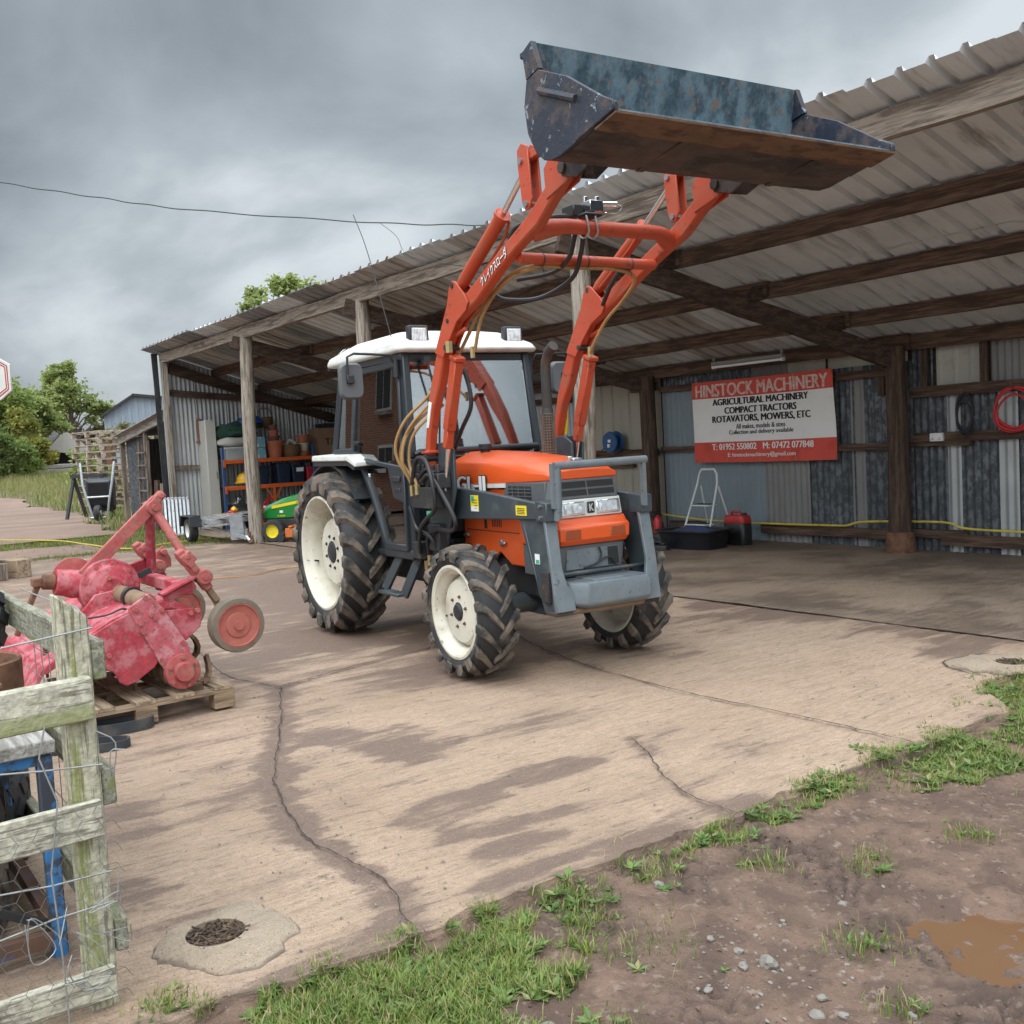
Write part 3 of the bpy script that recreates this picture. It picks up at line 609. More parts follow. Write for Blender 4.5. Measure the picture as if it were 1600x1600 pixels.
for k, (x, y, r) in enumerate(((-1.86, 2.12, .03), (-1.9, 2.06, .016), (-1.97, 2.12, .015), (-2.06, 2.1, .013), (-1.62, 2.02, .022), (-1.66, 2.09, .015), (-1.57, 2.06, .014), (-1.88, 1.9, .013), (-1.97, 2.6, .017), (-2.42, 2.24, .018), (-1.47, 2.2, .016), (-2.0, 1.45, .018), (-1.5, 3.9, .018), (-1.77, 3.45, .014))):
    g = MB().rock((0, 0, .3 * r), r, (1, rng.uniform(.65, 1), .65), 40 + k, sub=2)
    tag(g.build('stone', MATS['stone_grey'], smooth=14, loc=(x, y, mud(x, y))), 'largest pale grey stone lying on the mud' if k == 0 else 'small pale grey stone lying loose on the mud', 'stone', 'loose stones on the mud')
# ------------------------------------------------------------------ open-fronted shed
SH = Vector((-10, 8.2, 0))
shed = thing('open_shed', 'long open-fronted timber and corrugated iron shed behind the tractor', 'shed', SH)
def sp(g, name, m, parent=None, **k):
    """a shed part, built in world coordinates"""
    p = parent or shed; o = g.build(name, m, p, **k); o.location = -SH if p is shed else (0, 0, 0); return o
def roof_z(y): return 3.56 - .317 * (y - 6.35)
def corr(g, o, u, v, nrm, wu, lv, pitch, amp, kind='sine', vs=1, sag=0, jag=0, lv2=None):
    """a corrugated sheet: profile across u, straight along v"""
    o = Vector(o); u = Vector(u); v = Vector(v); nrm = Vector(nrm); prof = []
    if kind == 'sine':
        n = max(4, int(wu / pitch * 8)); prof = [(wu * i / n, amp * math.sin(2 * math.pi * (wu * i / n) / pitch)) for i in range(n + 1)]
    elif kind == 'box':                              # flat pans with narrow raised ribs
        x = 0
        while x < wu - 1e-6:
            for q, h in ((0, 0), (.62, 0), (.70, 1), (.86, 1), (.94, 0)):
                if x + q * pitch <= wu: prof.append((x + q * pitch, h * amp))
            x += pitch
        prof.append((wu, 0))
    elif kind == 'vee':
        x = 0
        while x < wu - 1e-6:
            for q, h in ((0, 0), (.7, 0), (.85, -1), (1 - 1e-4, 0)):
                if x + q * pitch <= wu: prof.append((x + q * pitch, h * amp))
            x += pitch
        prof.append((wu, 0))
    n = len(prof); vv = []
    for j in range(vs + 1):
        t = j / vs
        for x, h in prof: vv.append(o + u * x + v * ((lv if lv2 is None else lv + (lv2 - lv) * x / wu) * t) + nrm * (h + sag * math.sin(math.pi * t)))
    return g.add(vv, [(j * n + i, j * n + i + 1, (j + 1) * n + i + 1, (j + 1) * n + i) for j in range(vs) for i in range(n - 1)])
# roof: sheets laid side by side, ribs running down the slope
dv = Vector((0, 1, -.317)).normalized(); nv_ = Vector((0, .317, 1)).normalized(); slope_len = 4.35 / dv.y
x = -20.9; k = 0
tints = ['roof_tin_dark', 'roof_tin_brown', 'roof_tin_dark', 'roof_tin', 'roof_tin_brown', 'roof_tin_dark', 'roof_tin', 'roof_tin_dark', 'roof_tin_brown', 'roof_tin_brown', 'roof_tin', 'roof_tin_brown', 'roof_tin', 'roof_tin', 'roof_tin', 'roof_tin', 'roof_tin', 'roof_tin', 'roof_tin', 'roof_tin', 'roof_tin', 'roof_tin']
while x < -2.6:
    y0 = 6.03 + rng.uniform(-.03, .03); g = MB()
    corr(g, (x, y0, roof_z(y0) + .012 + .002 * (k % 2)), (1, 0, 0), dv, nv_, 1.04, slope_len * .52, .225, .042, 'box', 3, .004)
    ym = y0 + slope_len * .5 * dv.y
    corr(g, (x, ym, roof_z(ym) + .004 + .002 * (k % 2)), (1, 0, 0), dv, nv_, 1.04, slope_len * .5, .225, .042, 'box', 3, -.004)
    sp(g, 'roof_sheet', MATS[tints[min(k, len(tints) - 1)]], smooth=0); x += 1.035; k += 1
FR = [(-20.42, -20.42), (-16.15, -14.9), (-12.05, -10.55), (-7.58, -6.63), (-3.1, -2.55)]   # frame x at front post, at back post
def frx(i, y): a, b = FR[i]; return a + (b - a) * (y - 6.35) / 3.6
for i in range(4):                                   # eave beam and purlins, one length per bay
    x0, x1 = FR[i][0], FR[i + 1][0]
    g = MB().beam((x0 - .1, 6.33 + .004 * (i % 2), 3.462), (x1 + .02, 6.335, 3.462 + rng.uniform(-.01, .01)), .075, .185, seg=9, jit=.006); sp(g, 'eave_beam', MATS['eave_wood'], smooth=0)
    for y, h in ((7.35, .155), (8.32, .15), (9.3, .15), (10.06, .16)):
        a, b = frx(i, y) - .12, frx(i + 1, y) + .1; o = .045 * (i % 2)
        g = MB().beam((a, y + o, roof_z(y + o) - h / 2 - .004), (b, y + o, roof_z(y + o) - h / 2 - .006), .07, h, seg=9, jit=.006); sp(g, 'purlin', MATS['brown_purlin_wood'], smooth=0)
for i in range(5):                                   # sloping rafters under the purlins
    if i == 0:
        g = MB().beam((-20.40, 6.42, roof_z(6.42) - .27), (-20.40, 10.05, roof_z(10.05) - .27), .07, .19, seg=6, jit=.008); sp(g, 'rafter', MATS['brown_rafter_wood'], smooth=0); continue
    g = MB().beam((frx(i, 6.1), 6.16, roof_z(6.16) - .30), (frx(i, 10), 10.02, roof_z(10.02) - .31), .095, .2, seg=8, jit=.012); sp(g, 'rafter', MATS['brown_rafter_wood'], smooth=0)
    for y in (7.3, 8.28, 9.26):                      # cleats that hold the purlins
        g = MB().prism([(y - .16, roof_z(y) - .2), (y + .02, roof_z(y) - .2), (y + .02, roof_z(y) - .03)], 'x', frx(i, y) - .075, frx(i, y) + .06); sp(g, 'cleat', MATS['brown_rafter_wood'], smooth=0)
for i, (dx, r) in ((1, (-.12, .115)), (2, (-.06, .105)), (3, (-.08, .105)), (4, (0, .11))):   # weathered round front posts
    x0 = FR[i][0]; g = MB(); pts = [(x0 + dx * (1 - t) + .012 * math.sin(7 * t + i), 6.36 + .01 * math.cos(5 * t + i), 3.4 * t) for t in [j / 9 for j in range(10)]]
    g.tube(pts, [r * (1.05 - .14 * j / 9) * (1 + .03 * math.sin(2.3 * j + i)) for j in range(10)], 14); post = sp(g, 'front_post', MATS['grey_post_wood'])
    g = MB().cyl((x0 + dx, 6.36, -.02), (x0 + dx, 6.36, .2), r * 1.14, r * 1.1, 16); sp(g, 'steel_shoe', MATS['rust'], post)
for i in (1, 2, 3, 4):                               # dark posts against the back wall
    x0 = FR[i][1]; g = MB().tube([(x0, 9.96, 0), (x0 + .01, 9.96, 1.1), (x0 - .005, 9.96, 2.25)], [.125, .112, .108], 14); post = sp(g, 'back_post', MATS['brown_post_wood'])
    g = MB().lathe([(.165, 0), (.16, .05), (.15, .2), (.128, .23)], Matrix.Translation((x0, 9.96, 0)), 18); sp(g, 'post_foot', MATS['rust'], post)
g = MB().beam((-20.42, 6.33, 0), (-20.38, 6.33, 3.37), .12, .09, seg=6, jit=.008); sp(g, 'corner_post', MATS['grey_post_wood'], smooth=0)
g = MB().beam((-20.53, 6.24, 0), (-20.55, 6.2, 3.56), .03, .11, seg=6, jit=.006); sp(g, 'corner_flashing', MATS['machine_black'], smooth=0)
# end wall of old corrugated sheets with rails
y = 6.28
for k in range(6):
    g = MB(); w = .66; top = roof_z(y + w) - .02
    corr(g, (-20.5 - .006 * (k % 2), y, 0), (0, 1, 0), (0, 0, 1), (1, 0, 0), w, (2.56 if k < 5 else roof_z(y) - .03), .088, .011, 'sine', lv2=None if k < 5 else roof_z(y + w) - .03)
    corr(g, (-20.512 - .006 * (k % 2), y, 2.5), (0, 1, 0), (0, 0, 1), (1, 0, 0), w, roof_z(y) - 2.53, .088, .011, 'sine', lv2=roof_z(y + w) - 2.53) if k < 5 else None
    sp(g, 'end_wall_sheet', MATS['tin_bright']); y += .652
for a, b, h in (((-20.44, 6.42, 2.78), (-20.44, 10.1, 2.44), .13), ((-20.44, 6.4, 1.29), (-20.44, 7.02, 1.28), .09), ((-20.44, 9.0, 1.3), (-20.44, 10.1, 1.3), .09)):
    sp(MB().beam(a, b, .05, h, seg=6, jit=.005), 'end_wall_rail', MATS['brown_rafter_wood'] if h > .1 else MATS['old_board_z'], smooth=0)
sp(MB().tube([(-20.36, 6.92, 1.78), (-20.36, 6.92, 2.18)], .05, 12).cyl((-20.36, 6.92, 1.76), (-20.36, 6.92, 1.8), .07).cyl((-20.36, 6.92, 2.18), (-20.36, 6.96, 2.24), .055), 'rusty_pipe', MATS['rust'])
# back wall: mixed sheets over an added dark sheet that stops light leaks
sp(MB().b2((-20.6, 10.27, 0), (-2.5, 10.3, 2.36)), 'light_leak_stop', MATS['brown_rafter_wood'], smooth=0)
def back(x0, x1, z0, z1, m, pitch, amp, kind, dy=0, name='wall_sheet'):
    g = MB(); corr(g, (x1, 10.22 + dy, z0), (-1, 0, 0), (0, 0, 1), (0, -1, 0), x1 - x0, z1 - z0, pitch, amp, kind); sp(g, name, MATS[m], smooth=0 if kind != 'sine' else 35)
xx = -20.5
while xx < -12.6: back(xx, xx + 1.02, 0, 2.3, 'tin_bright' if int(xx * 7) % 3 else 'tin_grey', .088, .011, 'sine', .003 * (int(xx) % 2)); xx += 1.0
back(-12.5, -11.4, 0, 2.33, 'tin_beige', .245, .03, 'box'); back(-11.42, -10.55, 0, 2.33, 'tin_beige', .245, .03, 'box', .006)
back(-10.52, -9.62, 0, 2.08, 'tin_blue', .1, .012, 'vee'); back(-9.63, -8.72, 0, 2.08, 'tin_blue', .1, .012, 'vee', .004)
back(-8.72, -8.02, 0, 2.1, 'tin_grey', .088, .011, 'sine', .002); back(-8.03, -7.34, 0, 2.1, 'tin_rust_grey', .088, .011, 'sine', .005)
back(-7.4, -7.22, 0, 2.1, 'tin_grey', .088, .011, 'sine', -.004); back(-7.23, -6.6, 0, 2.1, 'tin_rust_grey', .088, .011, 'sine')
back(-6.62, -6.2, 0, 1.76, 'tin_rust_grey', .088, .011, 'sine', .004); back(-6.21, -6.04, 0, 1.76, 'tin_bright', .088, .011, 'sine', -.004); back(-6.05, -5.6, 0, 1.76, 'tin_rust_grey', .088, .011, 'sine')
back(-5.62, -5.42, 0, 1.76, 'tin_bright', .088, .011, 'sine', -.004); back(-5.43, -4.4, 0, 1.76, 'tin_rust_grey', .088, .011, 'sine', .004); back(-4.42, -2.5, 0, 2.3, 'tin_rust_grey', .088, .011, 'sine')
back(-10.5, -8.9, 2.06, 2.36, 'tin_rust_grey', .075, .01, 'sine', .02); back(-8.92, -8.3, 2.06, 2.36, 'tin_grey', .075, .01, 'sine', .024)
back(-8.32, -7.75, 2.08, 2.3, 'tin_clear', .2, .008, 'box', .02); back(-7.72, -7.0, 2.1, 2.3, 'tin_clear', .2, .008, 'box', .024); back(-6.98, -6.66, 2.06, 2.3, 'tin_clear', .2, .008, 'box', .02)
back(-6.6, -6.36, 1.74, 2.3, 'tin_rust_grey', .075, .01, 'sine', .02); back(-6.32, -5.78, 1.76, 2.3, 'tin_clear', .18, .008, 'box', .022); back(-5.72, -4.4, 1.76, 2.3, 'tin_grey', .075, .01, 'sine', .026)
for a, b, z, h in ((-12.5, -10.6, 1.19, .1), (-12.5, -11.1, 1.02, .09), (-10.5, -9.85, 1.22, .075), (-7.62, -6.72, 1.17, .075), (-6.62, -5.9, 1.19, .07), (-6.55, -2.55, 1.25, .1), (-6.58, -2.5, 1.745, .115), (-10.5, -9.6, 2.06, .08), (-7.55, -6.7, 2.0, .09), (-11.1, -10.6, 2.12, .12),
                   (-8.75, -6.7, .17, .115), (-6.6, -5.95, .2, .09), (-6.25, -2.5, .14, .12), (-10.4, -9.75, .18, .09), (-20.4, -12.5, 1.2, .09), (-20.4, -12.5, 2.06, .1)):
    sp(MB().beam((a, 10.165, z), (b, 10.165, z - .004), .055, h, seg=7, jit=.005), 'wall_rail', MATS['brown_purlin_wood'], smooth=0)
for a in (-6.95, -6.42, -5.74): sp(MB().beam((a, 10.17, 1.74), (a, 10.17, 2.3), .045, .08, up=(1, 0, 0)), 'wall_stud', MATS['brown_post_wood'], smooth=0)
def on_wall(z=0, y=10.15): return axes((0, y, z), (1, 0, 0), (0, 0, 1))
# ---- things on the back wall
bt = thing('banner', 'red and white machinery dealer banner hung on the back wall of the shed', 'banner', (-8.67, 10.12, 1.03))
mat('banner_red', (.6, .07, .045), .6, 0, .08, 2, (.4, .05, .035), 3, .5, .75, .6); mat('banner_white', (.78, .765, .73), .6, 0, .05, 2, (.62, .59, .54), 2.5, .5, .75, .5); mat('banner_faded', (.66, .5, .44), .6, 0, .25, 14, (.62, .2, .15), 16, .48, .62, .7)
BW, BH = 2.27, 1.07
def bz(x, z): return .016 * math.sin(2.1 * x + 1.4 * z) + .008 * math.sin(7 * x - 3 * z) + .012 * sstep(.2, 1, abs(x)) * math.sin(5 * z)
def by(x, z): return -.022 + bz(x, z) * .8
g = MB(); NX, NZ = 40, 24; rows = [(0, .26), (.26, .80), (.80, 1.0)]
zz = [BH * j / NZ for j in range(NZ + 1)]
g.v = [(-BW / 2 + BW * i / NX, by(-BW / 2 + BW * i / NX, z), z - .006 * math.sin(math.pi * i / NX)) for z in zz for i in range(NX + 1)]
g.f = [(j * (NX + 1) + i, j * (NX + 1) + i + 1, (j + 1) * (NX + 1) + i + 1, (j + 1) * (NX + 1) + i) for j in range(NZ) for i in range(NX)]
g.mi = [0 if (j < .25 * NZ or j >= .79 * NZ) else 1 for j in range(NZ) for i in range(NX)]
g.build('sheet', [MATS['banner_red'], MATS['banner_white']], bt, smooth=60)
def btext(body, z, w, h, m, bold=.02, name='lettering'):
    o = text(name, body, MATS[m], axes((0, 0, z), (1, 0, 0), (0, 0, 1)), w, h, bt, 0, smear=bold * .3)
    for v in o.data.vertices: v.co.y += by(v.co.x, v.co.z) - .003
btext('HINSTOCK MACHINERY', .945, 2.12, .165, 'banner_faded', .028)
btext('AGRICULTURAL MACHINERY', .785, 1.52, .085, 'ink_black', .02); btext('COMPACT TRACTORS', .67, 1.14, .085, 'ink_black', .02); btext('ROTAVATORS, MOWERS, ETC', .555, 1.56, .1, 'ink_black', .02)
btext('All makes, models & sizes', .452, .78, .072, 'ink_black', .005); btext('Collection and delivery available', .375, 1.02, .072, 'ink_black', .005)
btext('T: 01952 550802   M: 07472 077848', .2, 1.62, .082, 'banner_white', .012); btext('E: hinstockmachinery@gmail.com', .085, 1.08, .07, 'banner_white', .004)
for x in (-1.11, -.55, 0, .55, 1.11):
    for z in (.03, 1.04): MB().lathe([(.008, 0), (.014, 0), (.014, .006), (.008, .006)], axes((x, by(x, z) - .007, z), (1, 0, 0), (0, 0, 1)), 10).build('eyelet', MATS['brass_fitting'], bt)
t = thing('strip_light', 'long unlit fluorescent strip light under the roof above the banner', 'strip light', (-8.42, 9.62, 2.25))
MB().box((0, 0, .03), (1.12, .07, .045)).box((-.53, 0, .075), (.03, .03, .08)).box((.53, 0, .075), (.03, .03, .08)).build('housing', MATS['tin_grey'], t, bevel=.006)
MB().cyl((-.54, 0, -.01), (.54, 0, -.01), .017).build('tube', MATS['white_plastic'], t); MB().cyl((-.56, 0, -.01), (-.52, 0, -.01), .024).cyl((.52, 0, -.01), (.56, 0, -.01), .024).build('tube_holders', MATS['white_plastic'], t)
t = thing('power_socket', 'white double power socket on the rail right of the dark round post', 'socket', (-6.26, 10.135, 1.25))
MB().box((0, -.012, 0), (.15, .035, .09)).build('back_box', MATS['white_plastic'], t, bevel=.006)
MB().box((0, -.034, 0), (.146, .006, .086)).build('face_plate', MATS['white_plastic'], t, bevel=.003); MB().box((-.02, -.039, .025), (.018, .008, .02)).box((.055, -.039, .025), (.018, .008, .02)).build('switches', MATS['sticker_white'], t)
MB().box((-.04, -.038, -.012), (.006, .003, .014)).box((-.052, -.038, -.026), (.012, .003, .005)).box((-.028, -.038, -.026), (.012, .003, .005)).box((.04, -.038, -.012), (.006, .003, .014)).box((.052, -.038, -.026), (.012, .003, .005)).box((.028, -.038, -.026), (.012, .003, .005)).build('pin_holes', MATS['ink_black'], t)
def coil(name, label, cat, cx, z, r0, turns, rt, m, squash=1.0, y=10.06):
    t = thing(name, label, cat, (cx, y, z)); r3 = random.Random(int(cx * 100)); pts = []; N = turns * 22
    for i in range(N + 1):
        a = 6.2832 * i / 22; k = i // 22; rr = r0 * (1 + .12 * math.sin(k * 2.1)); pts.append((rr * math.cos(a), .02 * math.sin(k * 1.7) - .012 * (k % 3), rr * squash * math.sin(a) - .03 * (k % 3) - .02 * math.sin(a * 2 + k)))
    MB().tube(pts, rt, 7).build('coil', MATS[m], t); MB().tube([(0, .1, r0 * squash + .01), (0, -.06, r0 * squash + .01), (0, -.07, r0 * squash + .05)], .007, 8).build('hook', MATS['rust'], t); return t
mat('red_air_hose', (.5, .03, .035), .4); mat('cable_black', (.02, .02, .024), .55); mat('hose_yellow', (.6, .47, .06), .5, 0, .15, 9, (.3, .24, .08), 8, .5, .7, .6)
coil('air_hose', 'coiled red air hose hanging on the back wall at the right edge', 'hose', -5.37, 1.51, .2, 4, .012, 'red_air_hose')
coil('cable_coil', 'long drooping coil of dark cable hung on the wall between socket and red hose', 'cable', -5.9, 1.5, .09, 7, .009, 'cable_black', 2.1)
t = thing('hose_reel', 'small round blue cable reel on the wall rail left of the banner', 'cable reel', (-11.37, 10.07, 1.36))
W90 = Matrix.Rotation(math.pi / 2, 4, 'X'); mat('reel_blue', (.02, .075, .19), .4)
MB().lathe([(.03, -.02), (.15, -.02), (.16, 0), (.15, .02), (.07, .022), (.07, .1), (.15, .1), (.16, .12), (.15, .14), (.03, .14), (.001, .14)], W90, 28).build('drum', MATS['reel_blue'], t)
MB().box((.02, -.15, .02), (.05, .02, .04)).box((.0, -.15, -.05), (.04, .02, .05)).build('plug', MATS['white_plastic'], t); MB().tube([(-.14, -.06, -.03), (-.35, -.02, -.14), (-.6, .03, -.21)], .007, 7, smooth=5).tube([(.14, -.06, -.1), (.5, .02, -.14), (.72, .05, -.12)], .006, 7, smooth=5).build('cord', MATS['cable_black'], t)
t = thing('yellow_hose', 'yellow hose laid along the bottom rail of the back wall', 'hose', (-8, 10.1, .25))
MB().tube([(q[0] + 8, .0 - .01 * (i % 2), q[1] - .25) for i, q in enumerate(((-10.5, .31), (-10.0, .275), (-9.7, .255), (-8.83, .24), (-7.6, .25), (-7.4, .262), (-7.15, .31), (-6.2, .335), (-5.98, .28), (-5.5, .265), (-4, .255), (-2.6, .25)))], .013, 8, smooth=4).build('pipe', MATS['hose_yellow'], t)
# step ladder
t = thing('step_ladder', 'white folding step ladder leaning by the back wall beside the red and black can', 'step ladder', (-9.23, 9.72, 0))
mat('ladder_white', (.66, .66, .63), .4, 0, .06, 8)
fr = [(-.36, -.24), (-.32, -.2)]
g = MB()
for s in (-1, 1): g.tube([(.0 + s * .24, -.32, 0), (.0 + s * .17, -.02, .78), (s * .15, .0, .9), (s * .11, .0, .955)], .013, 8)
g.tube([(-.11, 0, .955), (.11, 0, .955)], .013, 8); g.build('front_frame', MATS['ladder_white'], t)
g = MB()
for s in (-1, 1): g.tube([(s * .22, .24, 0), (s * .15, .02, .74)], .012, 8)
g.tube([(-.2, .21, .1), (.2, .21, .1)], .009, 8); g.build('rear_frame', MATS['ladder_white'], t)
for z, y_ in ((.26, -.22), (.5, -.125)):
    st = MB().box((0, y_ + .03, z), (.4 - z * .17, .17, .02)).build('step', MATS['ladder_white'], t, bevel=.005); MB().box((0, y_ + .03, z + .014), (.36 - z * .17, .15, .006)).build('tread_mat', MATS['machine_black'], st)
# tub, can, extinguisher, odds and ends on the floor
mat('tub_black', (.013, .014, .018), .3, 0, .2, 8); mat('can_red', (.42, .02, .02), .4); mat('can_dark', (.018, .02, .018), .4); mat('ext_red', (.55, .03, .035), .35); mat('cloth_navy', (.03, .045, .1), .8); mat('orange_plastic', (.55, .14, .03), .5)
t = thing('plastic_tub', 'wide shallow black plastic tub on the shed floor under the ladder', 'tub', (-9.02, 9.2, .0), .1)
def rrect(w, d, r, z, n=5):
    o = []
    for cx, cy, a0 in ((w / 2 - r, d / 2 - r, 0), (-w / 2 + r, d / 2 - r, 90), (-w / 2 + r, -d / 2 + r, 180), (w / 2 - r, -d / 2 + r, 270)):
        for i in range(n + 1): a = rad(a0 + 90 * i / n); o.append((cx + r * math.cos(a), cy + r * math.sin(a), z))
    return o
MB().loft([rrect(.74, .46, .1, .005), rrect(.82, .52, .12, .2), rrect(.84, .54, .12, .22), rrect(.9, .6, .14, .225), rrect(.9, .6, .14, .245), rrect(.8, .5, .11, .24), rrect(.72, .42, .1, .06), rrect(.3, .1, .04, .05)]).build('tub', MATS['tub_black'], t, smooth=40)
g = MB(); g.rock((0, 0, .17), .22, (1.5, .8, .5), 5, sub=3); g.build('folded_cloth', MATS['cloth_navy'], t)
t = thing('fuel_can', 'dark fuel can with a red top standing by the wall below the banner', 'fuel can', (-8.76, 9.72, 0), -.05)
MB().loft([rrect(.33, .17, .04, .0), rrect(.35, .19, .05, .03), rrect(.35, .19, .05, .27), rrect(.34, .18, .05, .28)]).build('body', MATS['can_dark'], t, smooth=40)
MB().loft([rrect(.345, .186, .05, .281), rrect(.35, .19, .05, .3), rrect(.33, .17, .05, .36), rrect(.31, .15, .04, .375)]).build('top', MATS['can_red'], t, smooth=40)
MB().tube([(-.1, 0, .37), (-.09, 0, .415), (.05, 0, .415), (.06, 0, .37)], .016, 8).build('handle', MATS['can_red'], t); MB().cyl((.12, 0, .37), (.12, 0, .41), .03).build('cap', MATS['can_dark'], t)
t = thing('fire_extinguisher', 'small red fire extinguisher standing beside the dark post', 'fire extinguisher', (-10.26, 9.78, 0))
MB().lathe([(.001, .0), (.05, 0), (.055, .015), (.055, .26), (.04, .3), (.02, .315), (.02, .33), (.001, .33)], None, 20).build('cylinder', MATS['ext_red'], t); MB().box((0, -.02, .35), (.03, .09, .03)).box((0, -.035, .38), (.02, .1, .012), rx=.25).build('valve', MATS['machine_black'], t); MB().tube([(0, .02, .35), (.06, .03, .32), (.065, .0, .15)], .008, 7, smooth=4).build('hose', MATS['cable_black'], t)
t = thing('tool_bag', 'low dark heap with an orange flap on the floor left of the tub', 'tool bag', (-9.72, 9.3, 0))
MB().rock((0, 0, .06), .15, (1.3, .9, .55), 12, sub=3).build('bag', MATS['machine_black'], t); MB().rock((-.16, .02, .1), .1, (1.4, .8, .22), 14, sub=3).build('flap', MATS['orange_plastic'], t)
t = thing('rubber_block', 'small dark block on the floor in front of the tool bag', 'block', (-9.22, 8.8, 0), .3); MB().box((0, 0, .035), (.24, .12, .07)).build('block', MATS['machine_black'], t, bevel=.02, seg=2); MB().box((.06, 0, .085), (.06, .07, .03)).build('lug', MATS['machine_black'], t, bevel=.01)
# ---- left bay: cabinet, racking and what stands on it
t = thing('metal_cabinet', 'tall grey metal cabinet end at the left of the orange shelving', 'cabinet', (-20.22, 7.03, 0))
mat('cabinet_grey', (.44, .43, .39), .5, 0, .06, 2, (.3, .2, .13), 4, .62, .74, .6)
MB().b2((-.24, -.12, .02), (.24, .1, 2.2)).build('carcass', MATS['cabinet_grey'], t, bevel=.008); MB().b2((.242, -.11, .06), (.252, .09, 2.16)).build('door', MATS['cabinet_grey'], t, bevel=.003); MB().box((.262, .05, 1.1), (.02, .015, .12)).build('handle', MATS['steel'], t)
rk = thing('shelving_rack', 'steel shelving rack with orange beams and blue uprights against the end wall', 'shelving', (-20.05, 8.12, 0))
mat('rack_orange', (.6, .11, .02), .45, 0, .1, 6, (.3, .1, .04), 9, .6, .75, .6); mat('rack_blue', (.03, .075, .19), .45, 0, .1, 6, (.1, .08, .07), 9, .6, .75, .6); mat('chipboard', (.3, .24, .17), .8, 0, .15, 20)
g = None
for y_ in (-.97, .97):
    for x_ in (-.28, .28): MB().box((x_, y_, .82), (.05, .06, 1.64)).build('upright', MATS['rack_blue'], rk, bevel=.006)
SHZ = (.33, .84, 1.37)
for z in SHZ:
    for x_ in (-.29, .29): MB().box((x_, 0, z - .02), (.035, 1.9, .075)).box((x_ * 1.02, -.95, z - .05), (.045, .05, .15)).box((x_ * 1.02, .95, z - .05), (.045, .05, .15)).build('beam', MATS['rack_orange'], rk, bevel=.004)
    MB().box((0, 0, z + .012), (.56, 1.86, .014)).build('shelf_board', MATS['chipboard'], rk)
MB().beam((.3, .05, .44), (.3, .05, .8), .05, .04).beam((.3, .05, .5), (.3, .22, .8), .025, .025).beam((.3, .05, .5), (.3, -.12, .8), .025, .025).build('brace', MATS['rack_orange'], rk)
RX = -20.05
mat('terracotta', (.42, .13, .065), .8, 0, .15, 6, (.5, .25, .17), 9, .55, .7, .5); mat('pot_brown', (.16, .07, .045), .7); mat('cream_pot', (.55, .48, .36), .6); mat('wicker', (.15, .09, .04), .85, 0, .3, 30, bump=.8, bscale=60); mat('navy_plastic', (.012, .02, .045), .35, 0, .1, 5)
mat('clear_plastic', (.35, .37, .38), .25, 0, .1, 8); mat('sack_grey', (.36, .34, .31), .8, 0, .12, 5, bump=.4, bscale=12); mat('carton_blue', (.16, .34, .42), .6, 0, .2, 9, (.6, .62, .6), 9, .5, .56, .9); mat('net_green', (.012, .045, .03), .8, 0, .4, 20, bump=.9, bscale=30); mat('tarp_blue', (.015, .06, .32), .5, 0, .2, 8, bump=.5, bscale=10)
mat('hat_yellow', (.72, .4, .015), .45); mat('lime_plastic', (.2, .55, .06), .4); mat('cardboard', (.27, .165, .1), .8, 0, .08, 4, (.2, .12, .075), 5, .5, .75, .6); mat('red_plastic', (.4, .015, .04), .4)
Z2, Z1, Z0 = SHZ[2] + .02, SHZ[1] + .02, SHZ[0] + .02
def pot(y, z, r, h, m, label, x=RX + .1, stack=0):
    t = thing('plant_pot', label, 'plant pot', (x, y, z), 0)
    MB().lathe([(.001, 0), (r * .72, 0), (r * .95, h * .82), (r * 1.06, h * .82), (r * 1.08, h), (r * .98, h), (r * .93, h * .85), (r * .7, .03), (.001, .03)], None, 22).build('pot', MATS[m], t)
    for k in range(stack): q = .66 - .1 * k; MB().lathe([(r * q * .7, 0), (r * q * .95, h * .3), (r * q * 1.05, h * .3), (r * q * 1.05, h * .4), (.001, h * .4)], Matrix.Translation((0, 0, h * (.9 + .33 * k))), 20).build('nested_pot', MATS[m if k % 2 else 'pot_brown'], t)
pot(8.32, Z2, .19, .34, 'terracotta', 'biggest terracotta plant pot with smaller pots nested in its top', stack=3)
pot(8.08, Z2, .14, .3, 'pot_brown', 'dark brown pot squeezed behind the post beside the biggest pot', RX - .06)
pot(8.97, Z2, .13, .1, 'terracotta', 'shallow orange pot at the right end of the top shelf'); pot(8.97, Z2 + .11, .11, .16, 'cream_pot', 'cream pot standing on the shallow orange pot', stack=0); pot(8.96, Z2 + .28, .13, .16, 'terracotta', 'round terracotta pot topping the small stack at the right end')
t = thing('wicker_basket', 'brown wicker basket between the terracotta pots on the top shelf', 'basket', (RX + .1, 8.68, Z2)); MB().lathe([(.001, 0), (.15, 0), (.2, .13), (.2, .25), (.18, .25), (.14, .04), (.001, .04)], None, 24).build('basket', MATS['wicker'], t); MB().tube([(-.05, -.1, .22), (-.02, 0, .34), (.02, .12, .24)], .035, 8, smooth=5).build('gourd', MATS['cream_pot'], t)
t = thing('hanging_basket', 'wicker basket hanging by its handle on the end wall above the pots', 'basket', (-20.3, 8.3, 2.02)); MB().lathe([(.001, 0), (.12, 0), (.16, .1), (.16, .22), (.14, .22), (.1, .03), (.001, .03)], None, 20).build('basket', MATS['wicker'], t); MB().tube([(0, -.16, .2), (0, -.1, .38), (0, .1, .38), (0, .16, .2)], .012, 8, smooth=5).tube([(0, 0, .42), (-.14, 0, .44)], .008, 6).build('handle', MATS['wicker'], t)
